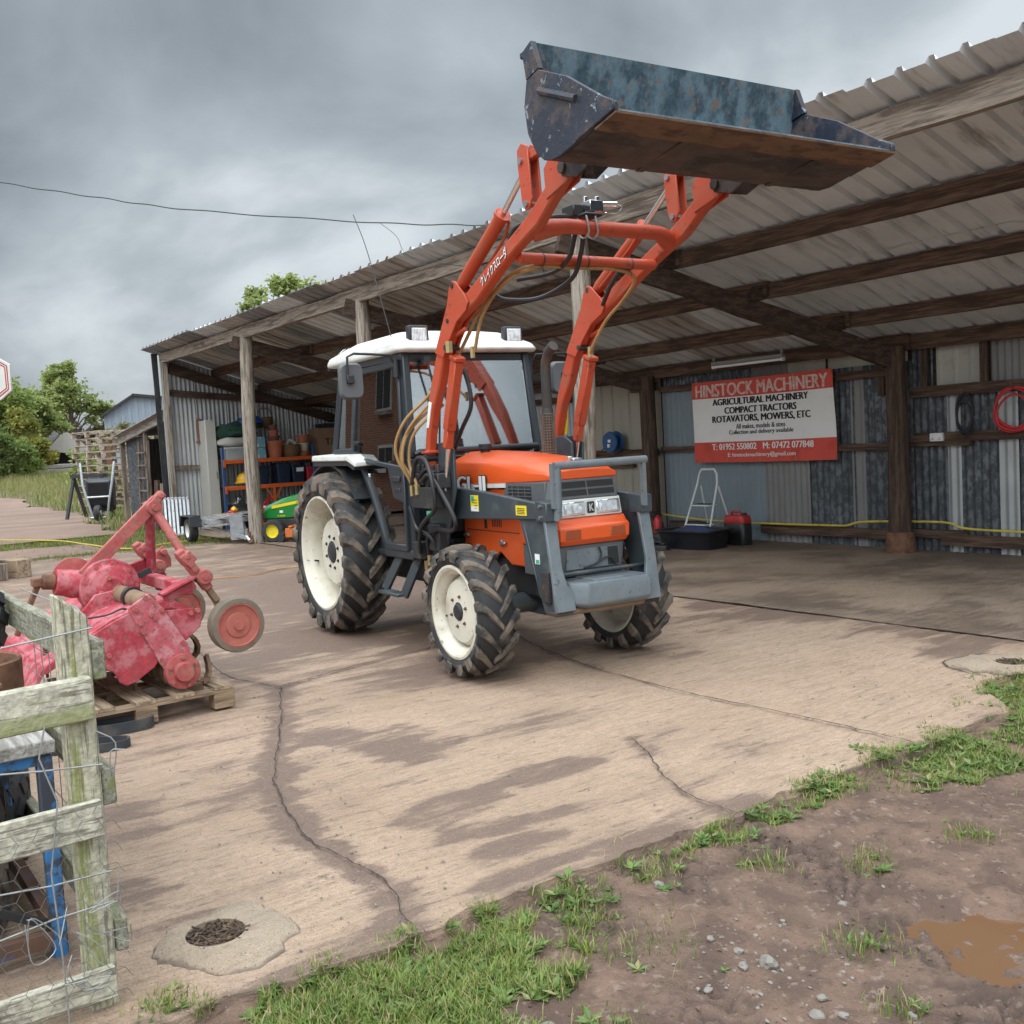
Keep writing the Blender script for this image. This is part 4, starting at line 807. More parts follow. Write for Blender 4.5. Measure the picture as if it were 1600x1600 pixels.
t = thing('plastic_crate', 'clear plastic storage box at the left of the top shelf', 'storage box', (RX + .1, 7.42, Z2)); MB().loft([rrect(.34, .36, .03, 0), rrect(.38, .4, .03, .2), rrect(.4, .42, .03, .2), rrect(.4, .42, .03, .23)]).build('box', MATS['clear_plastic'], t); MB().box((0, 0, .24), (.41, .43, .015)).build('lid', MATS['white_plastic'], t, bevel=.004)
t = thing('grey_sack', 'grey sack lying over the storage box on the top shelf', 'sack', (RX + .08, 7.55, Z2 + .245)); MB().rock((0, 0, .1), .26, (.8, 1.45, .42), 21, sub=3).build('sack', MATS['sack_grey'], t)
def carton(y, z, d, m, label, name='carton', x=RX + .08, marks=True):
    t = thing(name, label, 'box', (x, y, z)); MB().b2((-d[0] / 2, -d[1] / 2, 0), (d[0] / 2, d[1] / 2, d[2])).build('box', MATS[m], t, bevel=.004)
    if marks: MB().box((d[0] / 2 + .003, -d[1] * .2, d[2] * .5), (.004, d[1] * .4, d[2] * .6)).build('printed_panel', MATS['sticker_white'], t); MB().box((d[0] / 2 + .006, -d[1] * .2, d[2] * .5), (.004, d[1] * .3, d[2] * .12)).box((d[0] / 2 + .006, -d[1] * .2, d[2] * .62), (.004, d[1] * .06, d[2] * .3)).build('print', MATS['navy_plastic'], t)
    return t
carton(7.86, Z2, (.36, .42, .215), 'carton_blue', 'lower blue and white carton on the top shelf'); carton(7.86, Z2 + .22, (.36, .42, .215), 'carton_blue', 'upper blue and white carton on the top shelf')
t = thing('garden_netting', 'bundle of dark green netting piled above the cartons', 'netting', (RX - .05, 7.62, Z2 + .44)); MB().rock((0, -.06, .13), .3, (.7, 1.5, .5), 31, sub=3).rock((0, .2, .26), .25, (.7, 1.4, .5), 33, sub=3).build('netting', MATS['net_green'], t)
t = thing('blue_tarpaulin', 'folded bright blue tarpaulin on top of the green netting', 'tarpaulin', (RX + .02, 7.86, Z2 + .72)); MB().rock((0, 0, .06), .2, (.8, 1.3, .4), 36, sub=3).build('tarpaulin', MATS['tarp_blue'], t)
t = thing('hard_hat', 'yellow hard hat on the middle shelf at the left', 'hard hat', (RX + .14, 7.62, Z1 + .05), 0)
MB().lathe([(.2, .0), (.205, .008), (.165, .03), (.155, .12), (.1, .19), (.001, .21)], None, 26).build('shell', MATS['hat_yellow'], t); MB().tube([(.15, 0, .05), (.13, 0, .15), (.0, 0, .222), (-.13, 0, .15), (-.15, 0, .05)], .014, 7, smooth=4).build('ridge', MATS['hat_yellow'], t)
t = thing('dustpan', 'lime green scoop lying in front of the yellow hat', 'scoop', (RX + .24, 7.72, Z1)); MB().loft([[(-.1, -.1, 0), (.1, -.1, 0), (.1, -.1, .05), (-.1, -.1, .05)], [(-.12, .08, .03), (.06, .08, .03), (.06, .08, .12), (-.12, .08, .12)], [(-.03, .2, .08), (.02, .2, .08), (.02, .2, .11), (-.03, .2, .11)]]).build('scoop', MATS['lime_plastic'], t, bevel=.01)
MBt = [('navy_plastic', 7.98, .22, .36, 'dark blue crate on the middle shelf just left of the post'), ('navy_plastic', 8.42, .3, .4, 'dark blue lidded crate on the middle shelf right of the post'), ('navy_plastic', 8.74, .28, .34, 'dark blue crate with a white label on the middle shelf'), ('red_plastic', 9.0, .16, .3, 'crimson fuel can on the middle shelf'), ('red_plastic', 9.0 + .17, .1, .2, 'small crimson can at the end of the middle shelf')]
for m_, y_, w_, h_, lab in MBt:
    t = thing('storage_crate' if 'crate' in lab else 'fuel_can', lab, 'crate' if 'crate' in lab else 'fuel can', (RX + .12, y_, Z1))
    MB().loft([rrect(.3, w_ * .84, .02, 0), rrect(.34, w_, .03, h_ * .85), rrect(.36, w_ + .02, .03, h_ * .86), rrect(.36, w_ + .02, .03, h_ * .94)]).build('body', MATS[m_], t, smooth=40); MB().loft([rrect(.365, w_ + .025, .03, h_ * .945), rrect(.36, w_ + .02, .03, h_), rrect(.3, w_ * .8, .03, h_ + .01)]).build('lid', MATS[m_], t, smooth=40)
    if 'label' in lab: MB().box((.186, .02, h_ * .75), (.004, .16, .08)).build('paper_label', MATS['sticker_white'], t)
t = thing('tool_box', 'open black box heaped with metal tools on the bottom shelf', 'tool box', (RX + .12, 7.55, Z0)); MB().box((0, 0, .07), (.34, .5, .14)).build('box', MATS['machine_black'], t, bevel=.01)
g = MB(); r4 = random.Random(4)
for k in range(16): a = Vector((r4.uniform(-.12, .14), r4.uniform(-.22, .22), .15)); b_ = a + Vector((r4.uniform(-.1, .1), r4.uniform(-.16, .16), r4.uniform(.02, .16))); g.tube([a, b_], r4.uniform(.008, .02), 7)
g.build('tools', MATS['steel'], t)
t = thing('axle_stand', 'red tilted tool beside the tool box on the bottom shelf', 'tool', (RX + .2, 8.02, Z0)); MB().beam((0, -.1, .03), (0, .1, .24), .05, .07).box((0, -.12, .02), (.08, .12, .04)).build('frame', MATS['can_red'], t, bevel=.006)
t = thing('cable_drum', 'orange and green cable drum on the floor below the shelving', 'cable drum', (RX + .35, 7.85, .0)); MB().lathe([(.001, 0), (.2, 0), (.2, .02), (.17, .03), (.17, .18), (.001, .18)], None, 24).build('drum', MATS['rack_orange'], t); MB().lathe([(.001, .19), (.24, .185), (.245, .2), (.2, .215), (.001, .22)], None, 24).build('top_plate', mat('dull_green', (.04, .2, .1), .5), t)
for k, (y_, z, w_, lab) in enumerate(((9.56, 1.33, .6, 'top cardboard box in the stack at the right of the shelving'), (9.6, .69, .62, 'middle cardboard box in the stack at the right of the shelving'), (9.62, .05, .62, 'bottom cardboard box in the stack at the right of the shelving'))):
    t = thing('cardboard_box', lab, 'box', (-20.1, y_, z), .02 * k, 'cardboard boxes stacked by the shelving'); MB().b2((-.25, -w_ / 2, 0), (.25, w_ / 2, .625)).build('carton', MATS['cardboard'], t, bevel=.004)
    text('lettering', 'T/K', MATS['ink_black'], axes((.254, .02, .33), (0, 1, 0), (0, 0, 1)), None, .15, t, .01)
    if not k: MB().box((.253, .22, .52), (.003, .07, .07)).build('label', MATS['sticker_white'], t)
MB_ = thing('blue_crate', 'dark blue crate on top of the cardboard boxes', 'crate', (-20.1, 9.75, 1.957)); MB().loft([rrect(.4, .66, .03, 0), rrect(.44, .7, .03, .06), rrect(.44, .7, .03, .09)]).build('body', MATS['navy_plastic'], MB_); MB().box((0, 0, .1), (.4, .6, .012)).build('lid', MATS['clear_plastic'], MB_)
# ---- flatbed trailer at the front of the left bay
tr = thing('trailer', 'small low grey flatbed trailer with white wheels parked in the left bay', 'trailer', (-16.7, 6.2, 0), -.03)
mat('mudguard_black', (.02, .021, .024), .5)
def small_wheel(parent, x, y, z, r, w, rimm, name='wheel'):
    h = MB(); M = Matrix.Translation((x, y, z)) @ Matrix.Rotation(math.pi / 2, 4, 'X')
    h.lathe([(r * .58, -w / 2), (r * .9, -w / 2), (r, -w * .36), (r, w * .36), (r * .9, w / 2), (r * .58, w / 2)], M, 28); wh = h.build(name, MATS['worn_rubber'], parent)
    MB().lathe([(r * .6, -w / 2 + .004), (r * .57, -w / 2 + .012), (r * .5, -w * .2), (r * .2, -w * .15), (.001, -w * .2)], M, 24).lathe([(r * .6, w / 2 - .004), (r * .57, w / 2 - .012), (r * .5, w * .2), (r * .2, w * .15), (.001, w * .2)], M, 24).build('rim', MATS[rimm], wh); return wh
for s in (-1, 1):
    small_wheel(tr, -1.0, s * .48, .215, .215, .14, 'cab_white')
    g = MB().box((-1.0, s * .48, .46), (.5, .2, .025)).box((-1.28, s * .48, .37), (.025, .2, .2), ry=.35).box((-.72, s * .48, .37), (.025, .2, .2), ry=-.35).box((-1.0, s * .38, .38), (.5, .012, .17)); g.build('mudguard', MATS['mudguard_black'], tr, bevel=.01)
MB().beam((-1.2, -.34, .38), (-.1, -.34, .37), .05, .06).beam((-1.2, .34, .38), (-.1, .34, .37), .05, .06).beam((-.75, -.36, .3), (.5, 0, .1), .05, .05).beam((-.75, .36, .3), (.5, 0, .1), .05, .05).beam((-1.2, -.315, .375), (-1.2, .315, .375), .05, .055).beam((-.1, -.315, .372), (-.1, .315, .372), .05, .055).build('chassis', MATS['galvanised'], tr)
g = MB()
for k in range(7): g.box((-1.1 + k * .15, 0, .415), (.09, .68, .018), rz=.25)
g.build('slatted_bed', MATS['galvanised'], tr)
MB().beam((-.5, -.3, .44), (.15, -.2, .45), .09, .035).beam((-.8, -.1, .45), (.1, -.02, .49), .09, .04).beam((-.55, .2, .45), (.05, .15, .5), .08, .04).beam((-.4, -.38, .3), (.2, -.2, .34), .09, .03).build('loose_boards', MATS['plank_grey'], tr)
MB().box((.22, -.08, .28), (.02, .22, .42), ry=-.06).build('upright_plate', MATS['galvanised'], tr)
MB().cyl((.46, .0, .12), (.62, 0, .06), .035).tube([(.48, .0, .14), (.5, .0, .24), (.55, .0, .26)], .018, 8).build('coupling', MATS['chrome'], tr)
t = thing('mesh_panel', 'flat galvanised ramp panel leaning on the corner post behind the trailer', 'ramp', (-19.7, 6.2, 0)); g = MB(); A, B = Vector((.1, -.3, .02)), Vector((-.55, -.1, .72)); U = (B - A); S = Vector((.45, .3, 0))
for k in range(7): g.beam(A + S * k / 6, A + S * k / 6 + U, .04, .02)
g.beam(A - S * .05 + U * .03, A + S * 1.05 + U * .03, .04, .03).beam(A - S * .05 + U * .97, A + S * 1.05 + U * .97, .04, .03); g.build('slats', MATS['galvanised'], t)
t = thing('ratchet_strap', 'red and yellow strap bundle on the trailer behind its wheel', 'strap', (-17.4, 6.4, .43)); MB().rock((0, 0, .04), .09, (1.2, 1, .5), 50, sub=3).build('webbing', MATS['can_red'], t); MB().rock((.03, .02, .1), .055, (1.2, 1, .8), 52, sub=2).build('buckle', MATS['hat_yellow'], t)
# ---- garden tractor
mw = thing('lawn_tractor', 'green lawn tractor with a yellow side stripe parked behind the front post', 'lawn tractor', (-15.91, 7.15, 0), rad(221))
mat('mower_green', (.012, .19, .035), .3, 0, .06, 3, coat=.3); mat('stripe_yellow', (.75, .6, .02), .4)
def hs(x, w, z0, z1, f=.75): return [(x, -w, z0), (x, w, z0), (x, w, z1 - .08), (x, w * f, z1), (x, -w * f, z1), (x, -w, z1 - .08)]
MB().loft([hs(-.42, .26, .42, .86), hs(-.1, .27, .4, .82), hs(.35, .27, .38, .72), hs(.62, .25, .38, .62), hs(.72, .2, .4, .56)]).build('hood', MATS['mower_green'], mw, smooth=40, bevel=.02, seg=2)
for s in (-1, 1):
    st = MB().loft([[(-.4, s * .262, .70), (-.4, s * .275, .70), (-.4, s * .275, .745), (-.4, s * .262, .745)], [(.52, s * .262, .55), (.52, s * .276, .55), (.52, s * .276, .60), (.52, s * .262, .60)]]).build('side_stripe', MATS['stripe_yellow'], mw)
    text('lettering', 'JOHN DEERE', MATS['ink_black'], axes((-.1, s * .277, .672), (-s * .987, 0, s * .16) if s > 0 else (.987, 0, -.16), (.16, 0, .987)), .36, .026, mw, .01)
    MB().box((.35, s * .272, .5), (.06, .01, .04)).build('badge', MATS['sticker_white'], mw); text('lettering', 'X300R', MATS['stripe_yellow'], axes((.35, s * .274, .43), (-s, 0, 0), (0, 0, 1)), .15, .028, mw, .01)
g = MB()
for k in range(6): g.box((.66, 0, .34 + k * .035), (.14, .42 - .01 * k, .014))
g.build('grille', MATS['machine_black'], mw); MB().box((.7, .12, .575), (.05, .12, .05)).box((.7, -.12, .575), (.05, .12, .05)).build('headlights', MATS['lamp_lens'], mw, bevel=.01)
MB().b2((-1.0, -.3, .22), (.6, .3, .38)).build('frame', MATS['machine_black'], mw, bevel=.02); MB().loft([hs(-1.2, .42, .38, .62), hs(-.5, .42, .36, .56), hs(-.42, .3, .36, .5)]).build('rear_fender', MATS['mower_green'], mw, smooth=40)
MB().box((-.85, 0, .66), (.4, .42, .1)).box((-1.05, 0, .85), (.12, .42, .36), ry=-.2).build('seat', MATS['stripe_yellow'], mw, bevel=.04, seg=3); MB().tube([(-.3, 0, .8), (-.45, 0, .95)], .03, 10).lathe([(.17, -.015), (.185, 0), (.17, .015), (.16, 0), (.17, -.015)], Matrix.Translation((-.47, 0, .97)) @ Matrix.Rotation(-.6, 4, 'Y'), 22).build('steering_wheel', MATS['machine_black'], mw)
for s in (-1, 1): small_wheel(mw, .45, s * .38, .19, .19, .15, 'stripe_yellow'); small_wheel(mw, -.78, s * .4, .28, .28, .22, 'stripe_yellow')
dk = MB().loft([[(-.5, -.5, .1), (-.5, .5, .1), (-.5, .5, .22), (-.5, -.5, .22)], [(.18, -.55, .08), (.18, .55, .08), (.18, .55, .24), (.18, -.55, .24)]]).b2((.05, -.55, .24), (.12, .55, .28)).build('mower_deck', MATS['orange_plastic'], mw, bevel=.015); 
for s in (-1, 1): MB().lathe([(.001, -.03), (.07, -.03), (.08, 0), (.07, .03), (.001, .03)], Matrix.Translation((.28, s * .5, .08)) @ Matrix.Rotation(math.pi / 2, 4, 'X'), 16).box((.22, s * .5, .17), (.14, .03, .05)).build('gauge_wheel', MATS['machine_black'], dk)
# ------------------------------------------------------------------ tractor with raised front loader (local x forward, y to its left)
TR = thing('tractor', 'orange compact tractor with white cab roof and raised front loader on the yard', 'tractor', (-7.393, 4.1695, 0), rad(-4.55))
RX90 = Matrix.Rotation(math.pi / 2, 4, 'X')
mat('headlight_glass', (.62, .64, .65), .06, .35, .3, 30, (.2, .2, .21), 26, .5, .6, .7, .3, 60, coat=.7)
def wheel_m(x, y, z, side): return Matrix.Translation((x, y, z)) @ (Matrix.Rotation(math.pi / 2, 4, 'X') if side < 0 else Matrix.Rotation(-math.pi / 2, 4, 'X'))
def ag_wheel(x, side, z, R0, W, rr, y_out, nl, hub_r, hub_d, bolts, phase=0, dish=.12):
    """side -1 is the near side: local z of the wheel points outwards"""
    yc = side * (y_out - W / 2); M = wheel_m(x, yc, z, side); h = W / 2; Rb = R0 - .038 * R0 / .645 * 1.2
    g = MB()
    prof = [(rr, -h * .78), (rr + .02, -h * .9), ((rr + Rb) / 2, -h), (Rb - .045, -h * .97), (Rb - .015, -h * .8), (Rb, -h * .45), (Rb + .004, 0), (Rb, h * .45), (Rb - .015, h * .8), (Rb - .045, h * .97), ((rr + Rb) / 2, h), (rr + .02, h * .9), (rr, h * .78)]
    g.lathe(prof, M, 72); g.m = 1
    lh = R0 - Rb
    for s in (-1, 1):                                # chevron lugs: each runs from the centre line over the shoulder
        for k in range(nl):
            th0 = 2 * math.pi * (k + (.5 if s > 0 else 0)) / nl + phase; secs = []
            for t, rb, top in ((-.06, Rb - .004, lh), (.25, Rb - .004, lh), (.55, Rb - .008, lh), (.82, Rb - .02, lh * 1.0), (1.0, Rb - .04 * R0 / .6, lh * .9), (1.035, Rb - .07 * R0 / .6, lh * .45), (1.0, Rb - .095 * R0 / .6, lh * .05)):
                yy = s * h * min(t, 1.02); lag = .62 * (h / R0) * 2.0 * max(0, min(t, .95)) ** .85
                wd = (.03 + .022 * t) * R0 / .645 / R0; q = []
                for (da, rt) in ((-1.25, rb), (-.8, rb + top), (.8, rb + top), (1.25, rb)):
                    a = th0 - side * lag + da * wd; q.append(M @ Vector((rt * math.cos(a), rt * math.sin(a), yy if rt == rb else yy + s * (.012 if t > .95 else 0))))
                secs.append(q)
            g.loft(secs)
    w = g.build('wheel_tyre', [MATS['black_rubber'], MATS['mud_rubber']], TR, smooth=32)
    w.name = 'wheel'
    g = MB()
    prof = [(rr - .005, h * .72), (rr + .012, h * .84), (rr + .012, h * .9), (rr - .004, h * .92), (rr - .018, h * .84), (rr - .022, h * .7), (rr - .036, h * .6), (rr - .05, h * .4), (rr - .055, h * .0), (rr - .04, -h * .5), (rr - .02, -h * .8), (rr, -h * .9), (rr + .01, -h * .86)]
    g.lathe(prof, M, 64); rim = g.build('rim', MATS['cream_rim'], w, smooth=40)
    hz_ = h * .92 - hub_d; g = MB()
    g.lathe([(rr - .05, hz_ - dish), (hub_r * 1.08, hz_ - dish * .75), (hub_r, hz_ - .03), (hub_r * .94, hz_ - .008), (hub_r * .6, hz_), (.07 * R0 / .5, hz_ + .004), (.07 * R0 / .5, hz_ - .02)], M, 48)
    g.build('wheel_disc', MATS['cream_rim'], w, smooth=40)
    g = MB().lathe([(.07 * R0 / .5, hz_ - .02), (.065 * R0 / .5, hz_ + .008), (.05 * R0 / .5, hz_ + .02), (.001, hz_ + .022)], M, 24); g.build('hub', MATS['machine_black'], w)
    for k in range(bolts):
        g = MB()
        a = 6.2832 * k / bolts + .3; r = .115 * R0 / .5
        if bolts > 6: r = .1 * R0 / .5
        g.tube([M @ Vector((r * math.cos(a), r * math.sin(a), hz_ - .01)), M @ Vector((r * math.cos(a), r * math.sin(a), hz_ + .008))], .011 if R0 < .5 else .015, 6).tube([M @ Vector((r * math.cos(a), r * math.sin(a), hz_ + .006)), M @ Vector((r * math.cos(a), r * math.sin(a), hz_ + .016))], .006, 8); g.build('wheel_nut', MATS['rust'] if R0 < .5 else MATS['machine_black'], w)
    a = 3.4; MB().tube([M @ Vector(((rr - .06) * math.cos(a), (rr - .06) * math.sin(a), h * .3)), M @ Vector(((rr - .1) * math.cos(a), (rr - .1) * math.sin(a), h * .55))], .008, 8).build('tyre_valve', MATS['machine_black'], rim if False else w)
    return w
ag_wheel(-.03, -1, .645, .645, .36, .445, .74, 19, .27, .10, 8, .1, .14); ag_wheel(-.03, 1, .645, .645, .36, .445, .74, 19, .27, .10, 8, .25, .14)
ag_wheel(2.15, -1, .42, .42, .25, .282, .715, 16, .205, .045, 6, .05, .07); ag_wheel(2.15, 1, .42, .42, .25, .282, .715, 16, .205, .045, 6, .3, .07)
# chassis: gearbox, engine, axles
g = MB(); g.b2((-.3, -.2, .42), (.9, .2, .86)).b2((.9, -.17, .45), (1.5, .17, .8)).b2((1.5, -.19, .46), (2.5, .19, .82)).cyl((-.03, -.5, .645), (-.03, .5, .645), .12).cyl((-.03, -.55, .645), (-.03, .55, .645), .09)
g.cyl((1.75, -.24, .5), (1.75, -.15, .5), .07).cyl((1.0, -.3, .5), (1.0, -.17, .5), .1).b2((1.05, -.34, .36), (1.3, -.2, .62)); ch = g.build('chassis', MATS['machine_black'], TR, bevel=.02)
g = MB(); g.cyl((2.15, -.46, .42), (2.15, .46, .42), .065).b2((2.02, -.12, .34), (2.3, .12, .5))
for s in (-1, 1): g.lathe([(.001, -.07), (.1, -.07), (.12, 0), (.1, .08), (.06, .1), (.001, .1)], Matrix.Translation((2.15, s * .43, .42)) @ RX90, 20).cyl((2.15, s * .4, .36), (2.15, s * .4, .56), .05)
g.beam((1.6, -.3, .5), (2.1, -.36, .37), .03, .03).cyl((1.95, -.26, .36), (2.25, -.42, .36), .022); g.build('front_axle', MATS['slate_paint'], ch, bevel=.006)
g = MB()                                             # engine odds and ends behind the front wheel
for q in ((1.25, -.36, .62, .16, .12, .14), (1.4, -.3, .95, .18, .16, .2), (1.32, -.4, .84, .1, .1, .12), (1.5, -.28, .72, .22, .1, .1), (1.2, -.42, .78, .1, .06, .1)): g.box(q[:3], q[3:])
g.cyl((1.3, -.44, .62), (1.3, -.3, .62), .05).cyl((1.42, -.42, .78), (1.42, -.3, .78), .04).cyl((1.36, -.4, .9), (1.36, -.4, 1.06), .035).cyl((1.48, -.38, .6), (1.48, -.25, .6), .03).tube([(1.2, -.4, .55), (1.6, -.36, .6), (1.9, -.3, .52)], .014, 7, smooth=4)
g.build('hydraulic_pump', MATS['machine_black'], ch, bevel=.008)
# bonnet
def hood_sec(x, w, z0, zs, zt): return [(x, -w, z0), (x, -w - .006, z0 + (zs - z0) * .55), (x, -w + .008, zs - .02), (x, -w + .04, zs), (x, -w * .4, zt), (x, w * .4, zt), (x, w - .04, zs), (x, w - .008, zs - .02), (x, w + .006, z0 + (zs - z0) * .55), (x, w, z0)]
g = MB().loft([hood_sec(1.36, .26, 1.17, 1.335, 1.385), hood_sec(1.42, .265, 1.17, 1.35, 1.395), hood_sec(1.9, .262, 1.18, 1.335, 1.375), hood_sec(2.3, .255, 1.19, 1.31, 1.34), hood_sec(2.57, .245, 1.2, 1.275, 1.30), hood_sec(2.63, .235, 1.205, 1.255, 1.265)])
hood = g.build('bonnet', MATS['tractor_orange'], TR, smooth=28, bevel=.008, seg=2)
for s in (-1, 1): MB().loft([[(1.4, s * .25, 1.145), (1.4, s * .268, 1.145), (1.4, s * .268, 1.172), (1.4, s * .25, 1.172)], [(2.12, s * .25, 1.16), (2.12, s * .266, 1.16), (2.12, s * .266, 1.187), (2.12, s * .25, 1.187)]]).build('white_stripe', MATS['cab_white'], hood)
for s in (-1, 1):
    for m_, b_, e_ in (('ink_black', .03, .2745), ('ink_white', .006, .278)):
        text('lettering', 'GL-II', MATS[m_], axes((1.70, s * e_, 1.185), (-s, 0, -.012 * s), (0, 0, 1)), .38 if b_ < .02 else .392, .1 if b_ < .02 else .112, hood, b_, smear=.008)
MB().cyl((1.57, -.08, 1.37), (1.57, -.08, 1.405), .034).cyl((1.57, -.08, 1.405), (1.57, -.08, 1.445), .046).build('fuel_cap', MATS['machine_black'], hood, bevel=.004)
MB().box((2.5, 0.03, 1.315), (.05, .07, .03)).cyl((2.45, .02, 1.31), (2.45, .02, 1.34), .02).build('bonnet_catch', MATS['steel'], hood, bevel=.006)
for s in (-1, 1):                                    # side vents
    g = MB().prism([(2.08, 1.06), (2.57, 1.045), (2.58, 1.195), (2.1, 1.19)], 'y', s * .235, s * .258); v_ = g.build('side_vent', MATS['grey_plastic'], TR, bevel=.004)
    MB().b2((2.15, s * .2575, 1.085), (2.42, s * .2605, 1.17)).build('vent_mesh', MATS['dark_mesh'], v_)
    g = MB()
    for k in range(3): g.b2((2.15, s * .259, 1.105 + k * .022), (2.42, s * .265, 1.111 + k * .022))
    for k in range(3): g.b2((2.2 + k * .075, s * .259, 1.085), (2.206 + k * .075, s * .264, 1.17))
    g.build('vent_bars', MATS['grey_plastic'], v_)
    pan = MB().prism([(1.5, .70), (1.52, 1.14), (2.1, 1.15), (2.1, 1.05), (2.5, 1.04), (2.5, .64), (2.36, .62), (2.3, .66), (2.12, .66), (1.98, .74), (1.86, .66), (1.7, .7)], 'y', s * .215, s * .245).build('side_panel', MATS['tractor_orange'], TR, bevel=.01, seg=2)
    g = MB()
    for k in range(6): g.b2((1.9 + k * .022, s * .2445, .90), (1.908 + k * .022, s * .2475, .965))
    g.b2((1.8, s * .244, .885), (1.83, s * .25, .965)).b2((1.55, s * .244, .868), (2.45, s * .2465, .873)).build('louvres', MATS['dark_mesh'], pan)
    MB().box((2.05, s * .26, .8), (.06, .02, .02)).box((2.02, s * .25, .8), (.03, .03, .04)).build('latch', MATS['steel'], pan, bevel=.004); MB().box((1.56, s * .255, .83), (.06, .025, .02)).build('latch', MATS['steel'], pan, bevel=.004)
# nose
def nose(zlist):
    return [[(x - d, -w, z), (x, -w + .035, z), (x, w - .035, z), (x - d, w, z), (2.3, w, z), (2.3, -w, z)] for z, x, w, d in zlist]
gr = MB().loft(nose([(1.085, 2.655, .258, .05), (1.205, 2.63, .242, .05)])).build('grille', MATS['grey_plastic'], TR, bevel=.006)
g = MB()
for y0, y1 in ((-.2, -.006), (.006, .2)):
    for z0, z1 in ((1.105, 1.14), (1.152, 1.19)): g.prism([(2.652 - .2 * (z0 - 1.085), z0), (2.657 - .2 * (z0 - 1.085), z0), (2.657 - .2 * (z1 - 1.085), z1), (2.652 - .2 * (z1 - 1.085), z1)], 'y', y0, y1)
g.build('grille_mesh', MATS['dark_mesh'], gr)
hp = MB().loft(nose([(.975, 2.675, .268, .045), (1.083, 2.662, .26, .045)])).build('headlight_panel', MATS['cab_white'], TR, bevel=.006)
for s in (-1, 1):
    hl = MB().loft([[(2.668, s * .13 - .088, .985), (2.668, s * .13 + .088, .985), (2.662, s * .13 + .088, 1.07), (2.662, s * .13 - .088, 1.07)], [(2.684, s * .13 - .085, .99), (2.684, s * .13 + .085, .99), (2.674, s * .13 + .085, 1.068), (2.674, s * .13 - .085, 1.068)]]).build('headlight', MATS['chrome'], TR, bevel=.004)
    MB().loft([[(2.682, s * .13 - .07, .996), (2.682, s * .13 + .07, .996), (2.674, s * .13 + .07, 1.06), (2.674, s * .13 - .07, 1.06)], [(2.692, s * .13 - .06, 1.0), (2.692, s * .13 + .06, 1.0), (2.684, s * .13 + .06, 1.056), (2.684, s * .13 - .06, 1.056)]]).build('lens', MATS['headlight_glass'], hl, bevel=.004)
MB().box((2.676, 0, 1.03), (.012, .056, .07)).build('badge', MATS['machine_black'], hp, bevel=.006); text('badge_letter', 'K', MATS['chrome'], axes((2.683, 0, 1.03), (0, 1, 0), (-.1, 0, 1)), .036, .045, hp, .03)
no = MB().loft(nose([(.812, 2.69, .275, .05), (.845, 2.715, .285, .05), (.915, 2.72, .287, .05), (.935, 2.7, .28, .05), (.972, 2.685, .272, .05)])).build('nose_panel', MATS['tractor_orange'], TR, smooth=25, bevel=.005)
for s in (-1, 1): MB().b2((2.716, s * .165 - .055, .85), (2.722, s * .165 + .055, .908)).build('indicator', MATS['amber_lens'], no, bevel=.003); MB().b2((2.5, s * .284, .85), (2.62, s * .289, .905)).build('side_indicator', MATS['amber_lens'], no)
lg = MB(); lg.loft(nose([(.62, 2.655, .262, .05), (.81, 2.675, .268, .05)])); lgo = lg.build('lower_grille', MATS['grey_plastic'], TR, bevel=.008)
MB().prism([(-.2, .665), (.2, .665), (.19, .785), (-.19, .785)], 'x', 2.655, 2.6755).build('radiator_screen', MATS['pale_slate_paint'], lgo); MB().prism([(.11, .67), (.195, .67), (.185, .78), (.11, .78)], 'x', 2.67, 2.6775).build('side_mesh', MATS['dark_mesh'], lgo)
MB().tube([(2.69, -.08, .67), (2.69, .02, .69), (2.69, .05, .74), (2.685, .04, .785)], .006, 7, smooth=5).tube([(2.69, .02, .69), (2.69, .1, .72), (2.69, .16, .67)], .005, 6, smooth=5).build('cables', MATS['rubber_hose'], lgo)
g = MB().tube([(-.205, 0, .66), (.205, 0, .66), (.195, 0, .79), (-.195, 0, .79)], .008, 6, closed=True); 
for i, q in enumerate(g.v): g.v[i] = (2.682, q[0], q[2])
# exhaust
ex = MB().tube([(1.95, .2, 1.3), (1.95, .2, 1.92), (1.96, .2, 1.97), (2.0, .2, 2.03), (2.06, .2, 2.065)], [.034, .034, .034, .034, .036], 16).build('exhaust', MATS['exhaust_steel'], TR)
MB().cyl((1.95, .2, 1.62), (1.95, .2, 1.66), .042, .036).build('collar', MATS['exhaust_steel'], ex)
g = MB(); 
for k in range(15): g.lathe([(.047, .0), (.049, .0), (.049, .006), (.047, .006)], Matrix.Translation((1.95, .2, 1.36 + .0185 * k)), 20)
for k in range(16): a = 6.2832 * k / 16; g.cyl((1.95 + .048 * math.cos(a), .2 + .048 * math.sin(a), 1.345), (1.95 + .048 * math.cos(a), .2 + .048 * math.sin(a), 1.625), .0025, n=5)
g.build('heat_guard', MATS['heat_shield'], ex)
